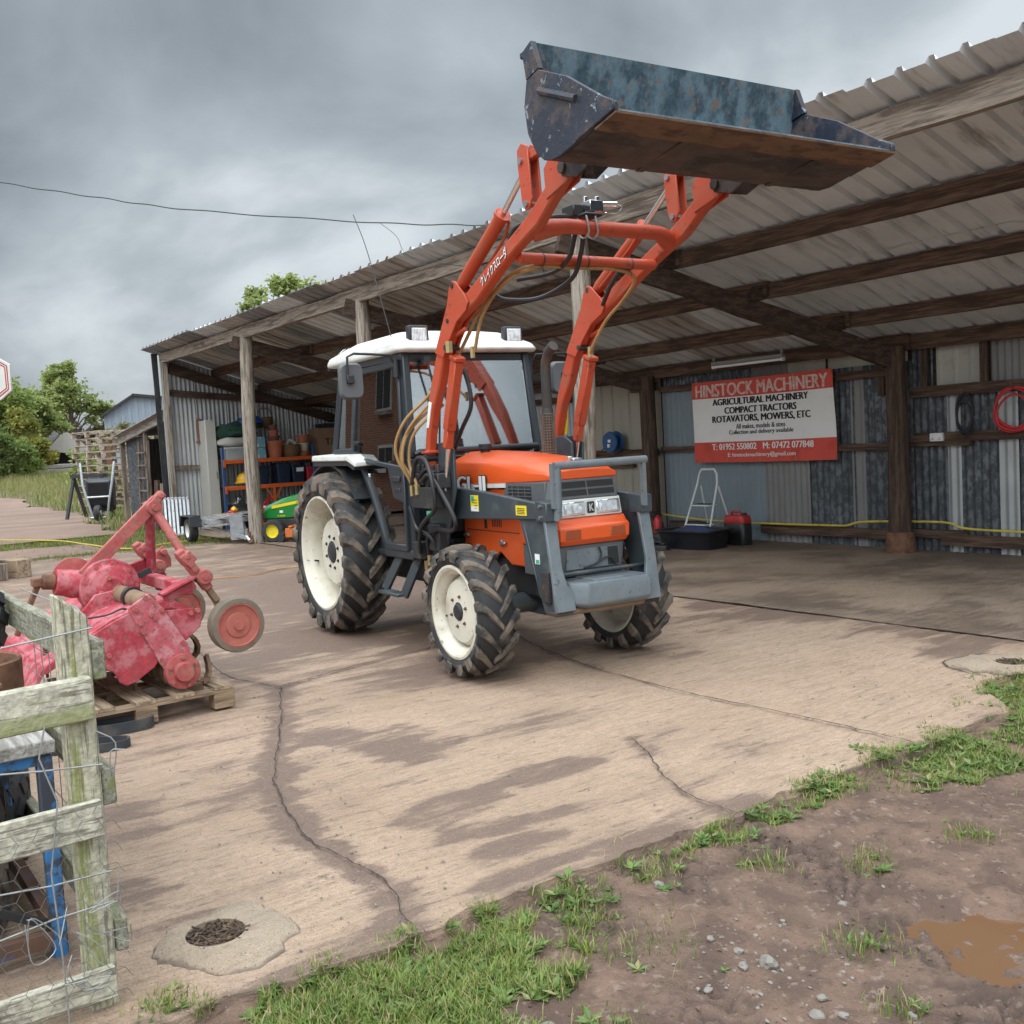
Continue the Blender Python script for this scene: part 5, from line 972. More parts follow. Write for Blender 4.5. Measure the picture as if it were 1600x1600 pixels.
# ---------------- cab
glassy('windscreen_glass', (.85, .88, .88), .22, .012); glassy('door_glass', (.9, .92, .89), .1, .008)
def cabframe():
    g = MB(); H = lambda s: s
    for s in (-1, 1):
        A0, A1 = Vector((1.30, s * .515, .72)), Vector((1.22, s * .49, 2.09)); Am = Vector((1.30, s * .515, 1.37))
        g.beam(A0, Am, .07, .06).beam(Am, A1, .07, .055)
        g.beam((-.05, s * .53, 1.43), (.14, s * .5, 2.1), .05, .07); g.beam((.30, s * .53, 1.42), (.40, s * .5, 2.1), .045, .04)
        g.beam((1.25, s * .5, 2.075), (.14, s * .5, 2.1), .06, .06)
        g.beam((-.05, s * .53, 1.44), (.34, s * .53, 1.44), .05, .05); g.beam((.84, s * .53, .70), (1.3, s * .52, .70), .06, .07)
    g.beam((1.21, -.49, 2.07), (1.21, .49, 2.07), .05, .06).beam((1.29, -.51, 1.345), (1.29, .51, 1.345), .05, .06).beam((.14, -.5, 2.1), (.14, .5, 2.1), .05, .06).beam((-.05, -.53, 1.44), (-.05, .53, 1.44), .05, .05)
    g.b2((1.285, -.5, .8), (1.31, .5, 1.33)).b2((.0, -.5, .66), (1.28, .5, .70))
    return g
cab = cabframe().build('cab_frame', MATS['cab_frame_paint'], TR, bevel=.01, seg=2)
def quad(p, d, m, name, parent):
    n = (Vector(p[1]) - Vector(p[0])).cross(Vector(p[2]) - Vector(p[0])).normalized() * d
    return MB().loft([[Vector(q) for q in p], [Vector(q) + n for q in p]]).build(name, m, parent, smooth=0)
ws = quad([(1.306, -.48, 1.37), (1.306, .48, 1.37), (1.236, .46, 2.045), (1.236, -.46, 2.045)], .006, MATS['windscreen_glass'], 'windscreen', TR)
MB().tube([(1.32, -.36, 2.04), (1.335, -.3, 1.72), (1.325, -.33, 1.63)], .008, 7).box((1.3, -.36, 2.05), (.05, .05, .04)).beam((1.335, -.28, 1.87), (1.335, -.31, 1.46), .012, .01).build('wiper', MATS['machine_black'], ws)
MB().tube([(1.345, -.5, 1.4), (1.36, -.48, 1.415), (1.36, .48, 1.415), (1.345, .5, 1.4)], .02, 10).build('grab_rail', MATS['cab_frame_paint'], TR)
quad([(-.04, -.47, 1.46), (-.04, .47, 1.46), (.15, .45, 2.07), (.15, -.45, 2.07)], .006, MATS['windscreen_glass'], 'rear_window', TR)
for s in (-1, 1):
    quad([(-.0, s * .53, 1.465), (.28, s * .53, 1.465), (.385, s * .505, 2.07), (.17, s * .505, 2.07)], .006, MATS['door_glass'], 'quarter_window', TR)
    # door: frame swept round the mudguard, glass above and below
    arc = [(.34, 1.44), (.44, 1.38), (.54, 1.28), (.65, 1.14), (.75, .98), (.82, .85), (.87, .74)]
    g = MB(); y_ = s * .545
    ribbon = []
    for i, q in enumerate(arc):
        d_ = Vector((arc[min(i + 1, 6)][0] - arc[max(i - 1, 0)][0], arc[min(i + 1, 6)][1] - arc[max(i - 1, 0)][1])).normalized(); nn = Vector((d_.y, -d_.x)) * .023
        ribbon.append([(q[0] + nn.x * e, y_ + f * .0175, q[1] + nn.y * e) for e, f in ((-1, -1), (1, -1), (1, 1), (-1, 1))])
    g.loft(ribbon)
    g.beam((.86, y_, .745), (1.24, y_, .745), .035, .05).beam((1.245, y_, .73), (1.245, y_, 1.37), .035, .045).beam((1.245, y_, 1.36), (1.185, s * .51, 2.04), .035, .045).beam((.36, y_, 1.42), (.43, s * .51, 2.04), .035, .04).beam((.42, s * .51, 2.035), (1.19, s * .51, 2.035), .035, .045)
    g.beam((.40, y_, 1.30 + .08), (1.24, y_, 1.30), .03, .035)
    d = g.build('door', MATS['cab_frame_paint'], TR, bevel=.006)
    quad([(.40, s * .54, 1.43), (.5, s * .54, 1.33), (1.23, s * .54, 1.31), (1.225, s * .54, 1.37), (1.18, s * .51, 2.02), (.45, s * .51, 2.02)], .005, MATS['door_glass'], 'glass', d)
    quad([(.58, s * .54, 1.27), (.72, s * .54, 1.06), (.84, s * .54, .84), (.89, s * .54, .77), (1.22, s * .54, .77), (1.22, s * .54, 1.28)], .005, MATS['door_glass'], 'lower_glass', d)
    MB().prism([(1.05, 1.1), (1.24, 1.06), (1.24, 1.3), (.98, 1.31)], 'y', s * .548, s * .558).build('lock_panel', MATS['cab_frame_paint'], d, bevel=.004)
    MB().b2((1.06, s * .556, 1.21), (1.2, s * .575, 1.25)).b2((1.09, s * .556, 1.14), (1.18, s * .566, 1.17)).build('handle', MATS['machine_black'], d, bevel=.01)
    MB().cyl((.42, s * .54, 1.5), (.42, s * .575, 1.5), .018).cyl((.5, s * .51, 1.9), (.5, s * .545, 1.9), .014).build('hinge', MATS['machine_black'], d)
    # inner mudguard seen through the lower glass
    g = MB().lathe([(.69, -.16), (.71, -.16), (.71, .13), (.69, .13), (.69, -.16)], Matrix.Translation((-.03, s * .5, .645)) @ RX90, 22, rad(38), rad(150)); g.prism([(-.28, 1.335), (-.28, 1.385), (.47, 1.38), (.58, 1.33), (.56, 1.3), (.45, 1.335)], 'y', s * .35, s * .645); md = g.build('mudguard', MATS['machine_black'], TR, smooth=40)
    MB().loft([[(-.285, s * .36, 1.388), (-.285, s * .66, 1.375), (-.285, s * .655, 1.42), (-.285, s * .36, 1.432)], [(.46, s * .36, 1.383), (.46, s * .66, 1.37), (.46, s * .655, 1.415), (.46, s * .36, 1.427)], [(.6, s * .36, 1.335), (.6, s * .65, 1.322), (.6, s * .645, 1.36), (.6, s * .36, 1.37)]]).build('white_top', MATS['cab_white'], md, smooth=0, bevel=.01, seg=2)
# interior
it = MB().box((.42, 0, 1.0), (.42, .42, .12)).box((.2, 0, 1.28), (.12, .42, .5), ry=-.12).box((.14, 0, 1.62), (.08, .26, .16)).b2((.3, -.14, .66), (.56, .14, .96)).build('seat', MATS['seat_vinyl'], TR, bevel=.04, seg=3)
sw = MB().tube([(1.05, 0, .9), (.93, 0, 1.28)], .03, 10).lathe([(.17, -.012), (.185, 0), (.17, .012), (.158, 0), (.17, -.012)], Matrix.Translation((.92, 0, 1.3)) @ Matrix.Rotation(-.35, 4, 'Y'), 28).beam((.92, -.17, 1.3), (.92, .17, 1.3), .02, .02).b2((1.0, -.24, .8), (1.27, .24, 1.3)).build('steering_wheel', MATS['machine_black'], TR, bevel=.01)
MB().tube([(.8, .3, .7), (.85, .3, 1.2)], .012, 8).rock((.85, .3, 1.22), .03, seed=3).tube([(.6, -.36, .8), (.7, -.38, 1.15)], .012, 8).rock((.7, -.38, 1.17), .03, seed=4).b2((.1, -.47, .7), (.7, -.3, 1.15)).b2((.1, .3, .7), (.7, .47, 1.15)).build('levers', MATS['machine_black'], TR)
# roof
def rsec(z, x0, x1, w, c): return [(x0 + c, -w, z), (x1 - c, -w, z), (x1, -w + c, z), (x1, w - c, z), (x1 - c, w, z), (x0 + c, w, z), (x0, w - c, z), (x0, -w + c, z)]
def striped_lens(name, sc):
    m = bpy.data.materials.new(name); m.use_nodes = True; t = m.node_tree; b = t.nodes['Principled BSDF']; c = _n(t, 'ShaderNodeTexCoord'); w_ = _n(t, 'ShaderNodeTexWave', bands_direction='Y'); w_.inputs['Scale'].default_value = sc; w_.inputs['Distortion'].default_value = .6
    n = _n(t, 'ShaderNodeTexNoise'); n.inputs['Scale'].default_value = 22; t.links.new(c.outputs['Object'], n.inputs['Vector']); t.links.new(c.outputs['Object'], w_.inputs[0])
    mm = _n(t, 'ShaderNodeMath', operation='MULTIPLY_ADD'); t.links.new(w_.outputs['Fac'], mm.inputs[0]); mm.inputs[1].default_value = .35; t.links.new(n.outputs[0], mm.inputs[2])
    r = _n(t, 'ShaderNodeValToRGB'); r.color_ramp.elements[0].position = .3; r.color_ramp.elements[0].color = (.16, .165, .17, 1); r.color_ramp.elements[1].position = .85; r.color_ramp.elements[1].color = (.85, .86, .86, 1)
    t.links.new(mm.outputs[0], r.inputs[0]); t.links.new(r.outputs[0], b.inputs['Base Color']); b.inputs['Roughness'].default_value = .07; b.inputs['Coat Weight'].default_value = .6; MATS[name] = m
striped_lens('work_lens', 26)
rf = MB().loft([rsec(2.105, -.06, 1.30, .56, .05), rsec(2.125, -.075, 1.325, .575, .05), rsec(2.165, -.06, 1.30, .565, .06), rsec(2.18, -.03, 1.28, .55, .06), rsec(2.265, .2, 1.1, .43, .08), rsec(2.285, .3, 1.0, .34, .1)]).build('cab_roof', MATS['cab_white'], TR, smooth=28, bevel=.012, seg=2)
text('lettering', 'Kubota', MATS['sticker_white'], axes((.25, -.499, 2.222), (1, 0, 0), (0, .72, .6)), .3, .065, rf, .01)
for y_ in (-.385, .385):
    wl = MB().loft([[(1.17, y_ - .05, 2.19), (1.17, y_ + .05, 2.19), (1.17, y_ + .05, 2.26), (1.17, y_ - .05, 2.26)], [(1.22, y_ - .077, 2.16), (1.22, y_ + .077, 2.16), (1.22, y_ + .077, 2.292), (1.22, y_ - .077, 2.292)], [(1.27, y_ - .077, 2.16), (1.27, y_ + .077, 2.16), (1.27, y_ + .077, 2.292), (1.27, y_ - .077, 2.292)]]).box((1.2, y_, 2.15), (.03, .03, .06)).build('work_light', MATS['machine_black'], TR, bevel=.012, seg=2)
    MB().loft([[(1.2705, y_ + a * .052, 2.226 + b * .042) for a, b in ((-1, -1), (1, -1), (1, 1), (-1, 1))], [(1.273, y_ + a * .06, 2.226 + b * .05) for a, b in ((-1, -1), (1, -1), (1, 1), (-1, 1))]]).build('reflector', MATS['chrome'], wl); MB().loft([[(1.272, y_ + a * .057, 2.226 + b * .047) for a, b in ((-1, -1), (1, -1), (1, 1), (-1, 1))], [(1.279, y_ + a * .05, 2.226 + b * .04) for a, b in ((-1, -1), (1, -1), (1, 1), (-1, 1))]]).build('lens', MATS['work_lens'], wl, bevel=.004)
MB().box((-.1, -.45, 2.13), (.07, .16, .07)).build('rear_lamp', MATS['machine_black'], TR, bevel=.01)
for s in (-1, 1):                                    # mirrors on bent arms
    mi = MB().tube([(1.2, s * .54, 2.0), (1.22, s * .6, 2.09), (1.22, s * .86, 2.1), (1.2, s * .9, 2.08), (1.18, s * .9, 1.93)], .009, 8).cyl((1.21, s * .55, 1.94), (1.21, s * .55, 2.06), .02).build('mirror_arm', MATS['machine_black'], TR)
    MB().loft([[(1.17, s * .86 + q[0] * .9, 1.92 + q[1] * .9) for q in [(p[0], p[1]) for p in rrect(.17, .245, .045, 0)]], [(1.14, s * .86 + q[0], 1.92 + q[1]) for q in rrect(.175, .25, .05, 0)], [(1.13, s * .86 + q[0], 1.92 + q[1]) for q in rrect(.175, .25, .05, 0)]]).build('mirror', MATS['grey_plastic'], mi, smooth=40)
    MB().box((1.18, s * .88, 1.93), (.03, .05, .06)).build('clamp', MATS['machine_black'], mi, bevel=.006)
MB().tube([(1.0, -.46, 2.18), (.82, -.47, 2.6), (.66, -.48, 2.95), (.5, -.49, 3.2)], .0035, 6, smooth=4).build('aerial', MATS['machine_black'], TR)
# steps
for s in (-1, 1): MB().beam((1.0, s * .5, .68), (.82, s * .56, .42), .03, .07).beam((1.3, s * .5, .68), (1.14, s * .56, .40), .03, .07).beam((.82, s * .575, .41), (1.15, s * .575, .41), .09, .025).build('step', MATS['slate_paint'], TR, bevel=.005)
# ---------------- loader sub-frame
for s in (-1, 1):
    g = MB().prism([(1.5, 1.165), (1.56, 1.17), (2.0, 1.145), (2.66, 1.085), (2.66, .985), (1.69, .955), (1.5, .94)], 'y', s * .345, s * .385)
    g.prism([(2.66, .97), (2.78, .975), (2.78, 1.085), (2.66, 1.095)], 'y', s * .30, s * .39)
    sf = g.build('side_beam', MATS['slate_paint'], TR, bevel=.006)
    g = MB().prism([(2.44, .99), (2.66, .985), (2.72, .98), (2.79, .43), (2.68, .44), (2.52, .8)], 'y', s * .345, s * .37); g.tube([(2.5, s * .372, .95), (2.6, s * .372, .66), (2.65, s * .372, .52)], .006, 6); g.build('leg_plate', MATS['slate_paint'], TR, bevel=.004)
    MB().loft([[(2.72, s * .385, 1.03), (2.72, s * .30, 1.03), (2.745, s * .30, 1.03), (2.745, s * .385, 1.03)], [(2.775, s * .385, .7), (2.775, s * .31, .7), (2.8, s * .31, .7), (2.8, s * .385, .7)], [(2.79, s * .385, .6), (2.79, s * .29, .6), (2.815, s * .29, .6), (2.815, s * .385, .6)], [(2.795, s * .385, .55), (2.795, s * .25, .55), (2.82, s * .25, .55), (2.82, s * .385, .55)], [(2.81, s * .385, .45), (2.81, s * .25, .45), (2.835, s * .25, .45), (2.835, s * .385, .45)]]).build('leg', MATS['pale_slate_paint'], TR, bevel=.004)
    MB().b2((2.69, s * .395, .5), (2.77, s * .37, .68)).b2((2.70, s * .38, .425), (2.82, s * .26, .45)).build('foot_plate', MATS['bucket_rust'], TR, bevel=.005)
    g = MB().prism([(1.46, .62), (1.6, .6), (1.74, .95), (1.84, 1.17), (1.84, 1.42), (1.75, 1.47), (1.5, 1.46), (1.46, 1.3)], 'y', s * .455, s * .475); g.prism([(1.46, .62), (1.6, .6), (1.74, .95), (1.84, 1.17), (1.84, 1.42), (1.75, 1.47), (1.5, 1.46), (1.46, 1.3)], 'y', s * .545, s * .565) if s > 0 else None
    g.b2((1.5, s * .34, .98), (1.62, s * .46, 1.12)); g.build('loader_mast', MATS['slate_paint'], TR, bevel=.004)
MB().b2((1.42, -.60, 1.04), (1.78, -.575, 1.18)).b2((1.42, -.6, 1.04), (1.44, -.46, 1.18)).b2((1.76, -.6, 1.04), (1.78, -.46, 1.18)).build('valve_bracket', MATS['machine_black'], TR, bevel=.004)
def wsec(z, i): return [(2.5, -.27 + i, z), (2.8 - i, -.27 + i, z), (2.88 - i, -.19 + i * .5, z), (2.88 - i, .28 - i, z), (2.5, .28 - i, z)]
wt = MB().loft([wsec(.455, .03), wsec(.48, 0), wsec(.57, 0), wsec(.61, .012)]).build('front_weight', MATS['pale_slate_paint'], TR, bevel=.01, seg=2)
MB().b2((2.6, -.12, .604), (2.84, .26, .618)).build('weight_tray', MATS['pale_slate_paint'], wt, bevel=.004)
MB().cyl((2.8, -.34, .44), (2.8, .34, .44), .02).build('lower_cross_rod', MATS['rusty_tine'], TR); MB().cyl((2.72, -.35, .65), (2.72, .35, .65), .012).build('upper_cross_rod', MATS['slate_paint'], TR)
gd = MB().tube([(2.78, -.315, .98), (2.80, -.315, 1.1), (2.80, -.315, 1.3)], .024, 12).tube([(2.80, -.335, 1.295), (2.80, .335, 1.3)], .024, 12).b2((2.785, .30, 1.02), (2.815, .325, 1.3)).b2((2.78, -.335, 1.05), (2.81, -.355, 1.31)).build('front_guard', MATS['pale_slate_paint'], TR)
for s in (-1, 1): MB().cyl((2.72, s * .39, 1.065), (2.72, s * .402, 1.065), .012, n=6).cyl((2.72, s * .39, 1.0), (2.72, s * .402, 1.0), .012, n=6).build('bolt', MATS['steel'], TR)
for x_, z_, w_, h_, m_, par in ((1.93, 1.065, .1, .105, 'sticker_yellow', None), (2.5, 1.035, .12, .06, 'sticker_yellow', None)):
    st = MB().box((x_, -.3865, z_), (w_, .003, h_)).build('warning_sticker', MATS[m_], TR)
    if w_ == .1: MB().box((x_ - .022, -.3885, z_ + .03), (.04, .002, .035)).build('green_mark', MATS['sticker_green'], st); MB().box((x_, -.3885, z_ - .036), (.094, .002, .03)).build('white_mark', MATS['sticker_white'], st)
    g = MB()
    for k in range(4): g.box((x_ + (.02 if w_ == .1 and k < 2 else 0), -.389, z_ - h_ * .3 + h_ * .17 * k), (w_ * (.35 if w_ == .1 and k < 2 else .7), .001, .004))
    g.build('print', MATS['ink_black'], st)
MB().box((2.63, -.3715, .75), (.05, .003, .06)).build('leg_sticker', MATS['sticker_white'], TR); MB().box((2.635, -.3735, .735), (.035, .002, .022)).build('leg_sticker_mark', MATS['sticker_green'], TR)
# ---------------- loader arms
LA = [(1.545, 1.28), (1.56, 1.41), (1.61, 1.60), (1.67, 1.77), (1.77, 1.97), (1.895, 2.16), (2.02, 2.34), (2.085, 2.395), (2.24, 2.355), (2.635, 2.525), (2.945, 2.65), (3.05, 2.705), (3.25, 2.825), (3.31, 2.85), (3.37, 2.82), (3.36, 2.775), (3.25, 2.715), (3.07, 2.595), (2.834, 2.51), (2.615, 2.417), (2.378, 2.298), (2.223, 2.245), (2.10, 2.20), (2.013, 2.125), (1.899, 1.99), (1.826, 1.842), (1.716, 1.684), (1.645, 1.519), (1.62, 1.413), (1.61, 1.28)]
import mathutils.geometry as mg
for s in (-1, 1):
    y0, y1 = s * .54, s * .475
    arm = MB().prism(LA, 'y', y0, y1).build('loader_arm', MATS['loader_orange'], TR, smooth=25, bevel=.012, seg=2)
    g = MB()
    for yy in (s * .548, s * .467): g.prism([(2.02, 2.32), (2.06, 2.42), (2.10, 2.455), (2.14, 2.445), (2.235, 2.365), (2.29, 2.30), (2.25, 2.25), (2.13, 2.2), (2.02, 2.10), (1.93, 2.0), (1.82, 2.04)], 'y', yy - .006, yy + .006)
    g.build('elbow_gusset', MATS['loader_orange'], arm, bevel=.003)
    g = MB().cyl((2.105, s * .56, 2.425), (2.105, s * .46, 2.425), .018).cyl((1.97, s * .56, 2.06), (1.97, s * .46, 2.06), .018).cyl((1.60, s * .57, 1.37), (1.60, s * .44, 1.37), .026).cyl((2.02, s * .56, 2.22), (2.02, s * .55, 2.22), .014); g.build('pivot_pins', MATS['machine_black'], arm)
    MB().b2((1.53, s * .555, 1.40), (1.64, s * .46, 1.42)).cyl((2.05, s * .51, 2.13), (2.17, s * .51, 2.155), .014).build('collar', MATS['loader_orange'], arm, bevel=.004)
    # fork end that carries the bucket pivot
    g = MB()
    for yy in (s * .543, s * .472): g.prism([(3.18, 2.70), (3.17, 2.86), (3.22, 2.90), (3.36, 2.86), (3.42, 2.80), (3.38, 2.75)], 'y', yy - .006, yy + .006)
    g.build('arm_end', MATS['loader_orange'], arm, bevel=.003)
    lc = MB().beam((1.84, s * .51, 1.43), (1.875, s * .51, 1.55), .055, .055).beam((1.873, s * .51, 1.545), (2.03, s * .51, 1.97), .062, .075).box((2.04, s * .51, 1.985), (.085, .08, .03), ry=-1.2 + 1.57).build('lift_cylinder', MATS['loader_orange'], TR, bevel=.006)
    MB().cyl((1.755, s * .51, 1.12), (1.85, s * .51, 1.45), .016).build('rod', MATS['chrome'], lc)
    bc = MB().tube([(2.12, s * .51, 2.40), (2.19, s * .51, 2.445), (2.68, s * .51, 2.735)], [.03, .04, .04], 16).lathe([(.042, -.012), (.05, -.012), (.05, .012), (.042, .012)], frame((2.67, s * .51, 2.729), (3, s * .51, 2.95))[0] @ Matrix.Rotation(math.pi / 2, 4, 'Y'), 18).build('bucket_cylinder', MATS['loader_orange'], TR)
    MB().cyl((2.67, s * .51, 2.729), (2.97, s * .51, 2.94), .017).build('rod', MATS['chrome'], bc); MB().tube([(2.25, s * .46, 2.42), (2.45, s * .46, 2.53), (2.6, s * .46, 2.62), (2.68, s * .47, 2.70)], .009, 7).build('feed_pipe', MATS['loader_orange'], bc)
    g = MB()
    for yy in (s * .54, s * .48): g.prism([(2.915, 2.94), (2.915, 3.02), (2.96, 3.05), (3.02, 3.02), (3.04, 2.74), (3.01, 2.69), (2.97, 2.69), (2.94, 2.74)], 'y', yy - .006, yy + .006)
    lk = g.build('link', MATS['loader_orange'], TR, bevel=.003); MB().cyl((2.99, s * .56, 2.72), (2.99, s * .46, 2.72), .018).build('link_pin', MATS['steel'], lk); MB().cyl((2.955, s * .56, 2.955), (2.955, s * .46, 2.955), .018).build('link_pin', MATS['steel'], lk)
    MB().beam((2.98, s * .51, 2.97), (3.6, s * .51, 3.03), .045, .05).build('push_link', MATS['loader_orange'], TR, bevel=.006)
MB().tube([(2.93, -.48, 2.59), (2.99, -.38, 2.605), (3.02, -.32, 2.61), (3.02, .32, 2.61), (2.99, .38, 2.605), (2.93, .48, 2.59)], [.058, .048, .041, .041, .048, .058], 20).build('upper_cross_tube', MATS['loader_orange'], TR)
lt = MB().cyl((2.78, -.48, 2.475), (2.78, .48, 2.475), .032, n=18).build('lower_cross_tube', MATS['loader_orange'], TR)
g = MB()
for y_ in (-.33, -.02, .3): g.lathe([(.036, -.004), (.039, 0), (.036, .004)], Matrix.Translation((2.78, y_, 2.47)) @ RX90, 14).tube([(2.78, y_, 2.44), (2.79, y_ + .005, 2.39)], .002, 5)
g.build('cable_ties', MATS['machine_black'], lt)
vb = MB().box((2.98, -.15, 2.68), (.16, .12, .02)).box((2.92, -.2, 2.715), (.12, .07, .07)).build('loader_valve', MATS['machine_black'], TR, bevel=.008)
MB().box((3.0, -.12, 2.73), (.09, .09, .06)).cyl((3.0, -.09, 2.75), (3.03, .03, 2.75), .016).cyl((2.98, -.15, 2.74), (2.98, -.15, 2.79), .014).cyl((3.02, -.1, 2.74), (3.02, -.1, 2.785), .014).tube([(3.03, .02, 2.75), (3.05, .05, 2.73), (3.04, .02, 2.7), (3.02, -.05, 2.7)], .005, 6, smooth=4).build('fittings', MATS['chrome'], vb, bevel=.004)
g = MB()
for y_ in (-.2, -.14): g.tube([(2.97, y_, 2.67), (2.972, y_, 2.6), (3.01, y_, 2.553), (3.06, y_, 2.565), (3.07, y_, 2.6), (3.05, y_, 2.67)], .006, 7, smooth=3)
g.build('u_bolts', MATS['steel'], vb)
# hoses
H = lambda *p: MB().tube(list(p), .011, 8, smooth=6).build('tan_hose', MATS['tan_hose'], TR)
H((1.42, -.58, 1.2), (1.36, -.66, 1.42), (1.44, -.62, 1.62), (1.58, -.5, 1.78), (1.62, -.44, 1.9)); H((1.5, -.58, 1.2), (1.40, -.64, 1.38), (1.52, -.62, 1.58), (1.66, -.45, 1.8)); H((1.46, -.6, 1.19), (1.46, -.66, 1.36), (1.50, -.62, 1.55), (1.64, -.46, 1.74)); H((1.54, -.6, 1.19), (1.48, -.62, 1.36), (1.56, -.6, 1.55), (1.7, -.45, 1.72))
H((1.9, -.45, 1.98), (2.06, -.44, 2.12), (2.22, -.43, 2.26), (2.4, -.42, 2.36), (2.6, -.42, 2.42), (2.74, -.36, 2.44), (2.78, -.1, 2.435), (2.78, .2, 2.435), (2.72, .38, 2.40), (2.55, .42, 2.3), (2.35, .43, 2.2), (2.2, .44, 2.08), (2.12, .45, 2.0))
H((2.14, -.44, 2.02), (2.24, -.44, 2.2), (2.4, -.43, 2.33), (2.6, -.42, 2.4), (2.75, -.3, 2.45))
Hs = lambda *p: MB().tube(list(p), .014, 8, smooth=6).build('black_hose', MATS['rubber_hose'], TR)
Hs((1.5, -.62, 1.2), (1.58, -.62, 1.36), (1.72, -.62, 1.36), (1.82, -.63, 1.22), (1.82, -.62, 1.05), (1.7, -.62, .98), (1.55, -.6, .9), (1.42, -.55, .74), (1.38, -.48, .66)); Hs((1.6, -.6, 1.22), (1.74, -.6, 1.26), (1.9, -.58, 1.1), (1.98, -.56, .96), (1.9, -.55, .9), (1.7, -.55, .9), (1.55, -.55, .84), (1.46, -.5, .7)); Hs((1.56, -.6, 1.24), (1.68, -.58, 1.3), (1.78, -.56, 1.18), (1.8, -.52, 1.05)); Hs((1.4, -.6, 1.05), (1.45, -.58, .9), (1.6, -.56, .85), (1.62, -.5, .72))
Hs((2.3, -.43, 2.35), (2.5, -.42, 2.5), (2.62, -.43, 2.62), (2.68, -.4, 2.68), (2.84, -.28, 2.7), (2.94, -.2, 2.69)); Hs((2.96, -.16, 2.6), (2.9, -.14, 2.5), (2.74, -.1, 2.38), (2.52, -.18, 2.3), (2.4, -.34, 2.3), (2.36, -.42, 2.34)); Hs((2.94, -.2, 2.6), (2.86, -.2, 2.47), (2.68, -.2, 2.42), (2.52, -.34, 2.4)); Hs((2.3, .44, 2.3), (2.44, .42, 2.42), (2.6, .44, 2.55)); Hs((1.86, -.44, 2.0), (1.98, -.43, 1.9), (2.02, -.42, 1.7), (1.9, -.43, 1.55), (1.8, -.44, 1.42))
for q, r_ in (((1.43, -.56, 1.17), .02), ((1.5, -.58, 1.17), .02), ((1.46, -.6, 1.16), .018), ((1.54, -.6, 1.17), .02), ((1.38, -.48, .64), .024), ((1.47, -.5, .68), .022), ((1.37, -.46, .74), .022), ((2.12, .45, 2.02), .016), ((2.13, -.45, 2.02), .016), ((2.05, -.57, 2.06), .024)): MB().cyl((q[0], q[1], q[2] - .04), (q[0], q[1], q[2] + .03), r_, n=6).build('hose_fitting', MATS['brass_fitting'], TR)
g = MB()
for k in range(5): g.box((1.5 + .07 * k, -.53, 1.22 + .02 * (k % 2)), (.05, .1, .1)).cyl((1.5 + .07 * k, -.56, 1.27), (1.5 + .07 * k, -.56, 1.33), .012)
g.box((1.6, -.5, .84), (.16, .06, .18)).box((1.36, -.5, .74), (.12, .1, .12)).cyl((1.5, -.5, .64), (1.5, -.42, .64), .03).cyl((1.3, -.52, .64), (1.3, -.42, .64), .026).build('control_valve', MATS['machine_black'], TR, bevel=.006)
MB().box((1.70, -.603, 1.0), (.07, .003, .05)).build('green_sticker', MATS['sticker_green'], TR); MB().prism([(1.62, 1.57), (1.65, 1.57), (1.715, 1.73), (1.675, 1.74)], 'y', -.5455, -.541).build('arm_sticker', MATS['sticker_white'], TR)
MB().prism([(1.62, 1.48), (1.66, 1.48), (1.69, 1.66), (1.66, 1.68)], 'y', .541, .5455).build('arm_sticker', MATS['sticker_yellow'], TR)
AX = Vector((.925, 0, .38)); AXY = Vector((-.38, 0, .925))
for m_, b_, yy in (('ink_black', .05, -.5425), ('ink_white', .014, -.5445)): text('lettering', 'クレイクスローダ', MATS[m_], axes((2.60, yy, 2.452), AX, AXY), .33, .06, TR, b_)
# ---------------- bucket
BK = [(3.68, 3.27), (3.61, 3.24), (3.63, 3.11), (3.605, 3.0), (3.625, 2.87), (3.68, 2.77), (3.745, 2.722), (3.80, 2.71), (3.87, 2.705), (4.22, 2.765), (4.275, 2.785)]
BI = [(4.27, 2.797), (4.21, 2.778), (3.87, 2.718), (3.80, 2.724), (3.752, 2.735), (3.692, 2.78), (3.638, 2.875), (3.618, 3.0), (3.643, 3.11), (3.665, 3.2)]
bk = MB().prism(BK + BI, 'y', -.905, .79).build('bucket', [MATS['bucket_blue'], MATS['bucket_rust']], TR, smooth=30)
for p in bk.data.polygons:                           # worn bare steel underneath, paint on the back sheet
    if p.normal.z < -.75 and abs(p.normal.y) < .5: p.material_index = 1
SD = [(3.63, 3.11), (3.73, 3.13), (3.95, 3.03), (4.21, 2.86), (4.285, 2.82), (4.285, 2.785), (3.87, 2.705), (3.80, 2.705), (3.745, 2.72), (3.68, 2.77), (3.62, 2.87), (3.60, 3.0)]
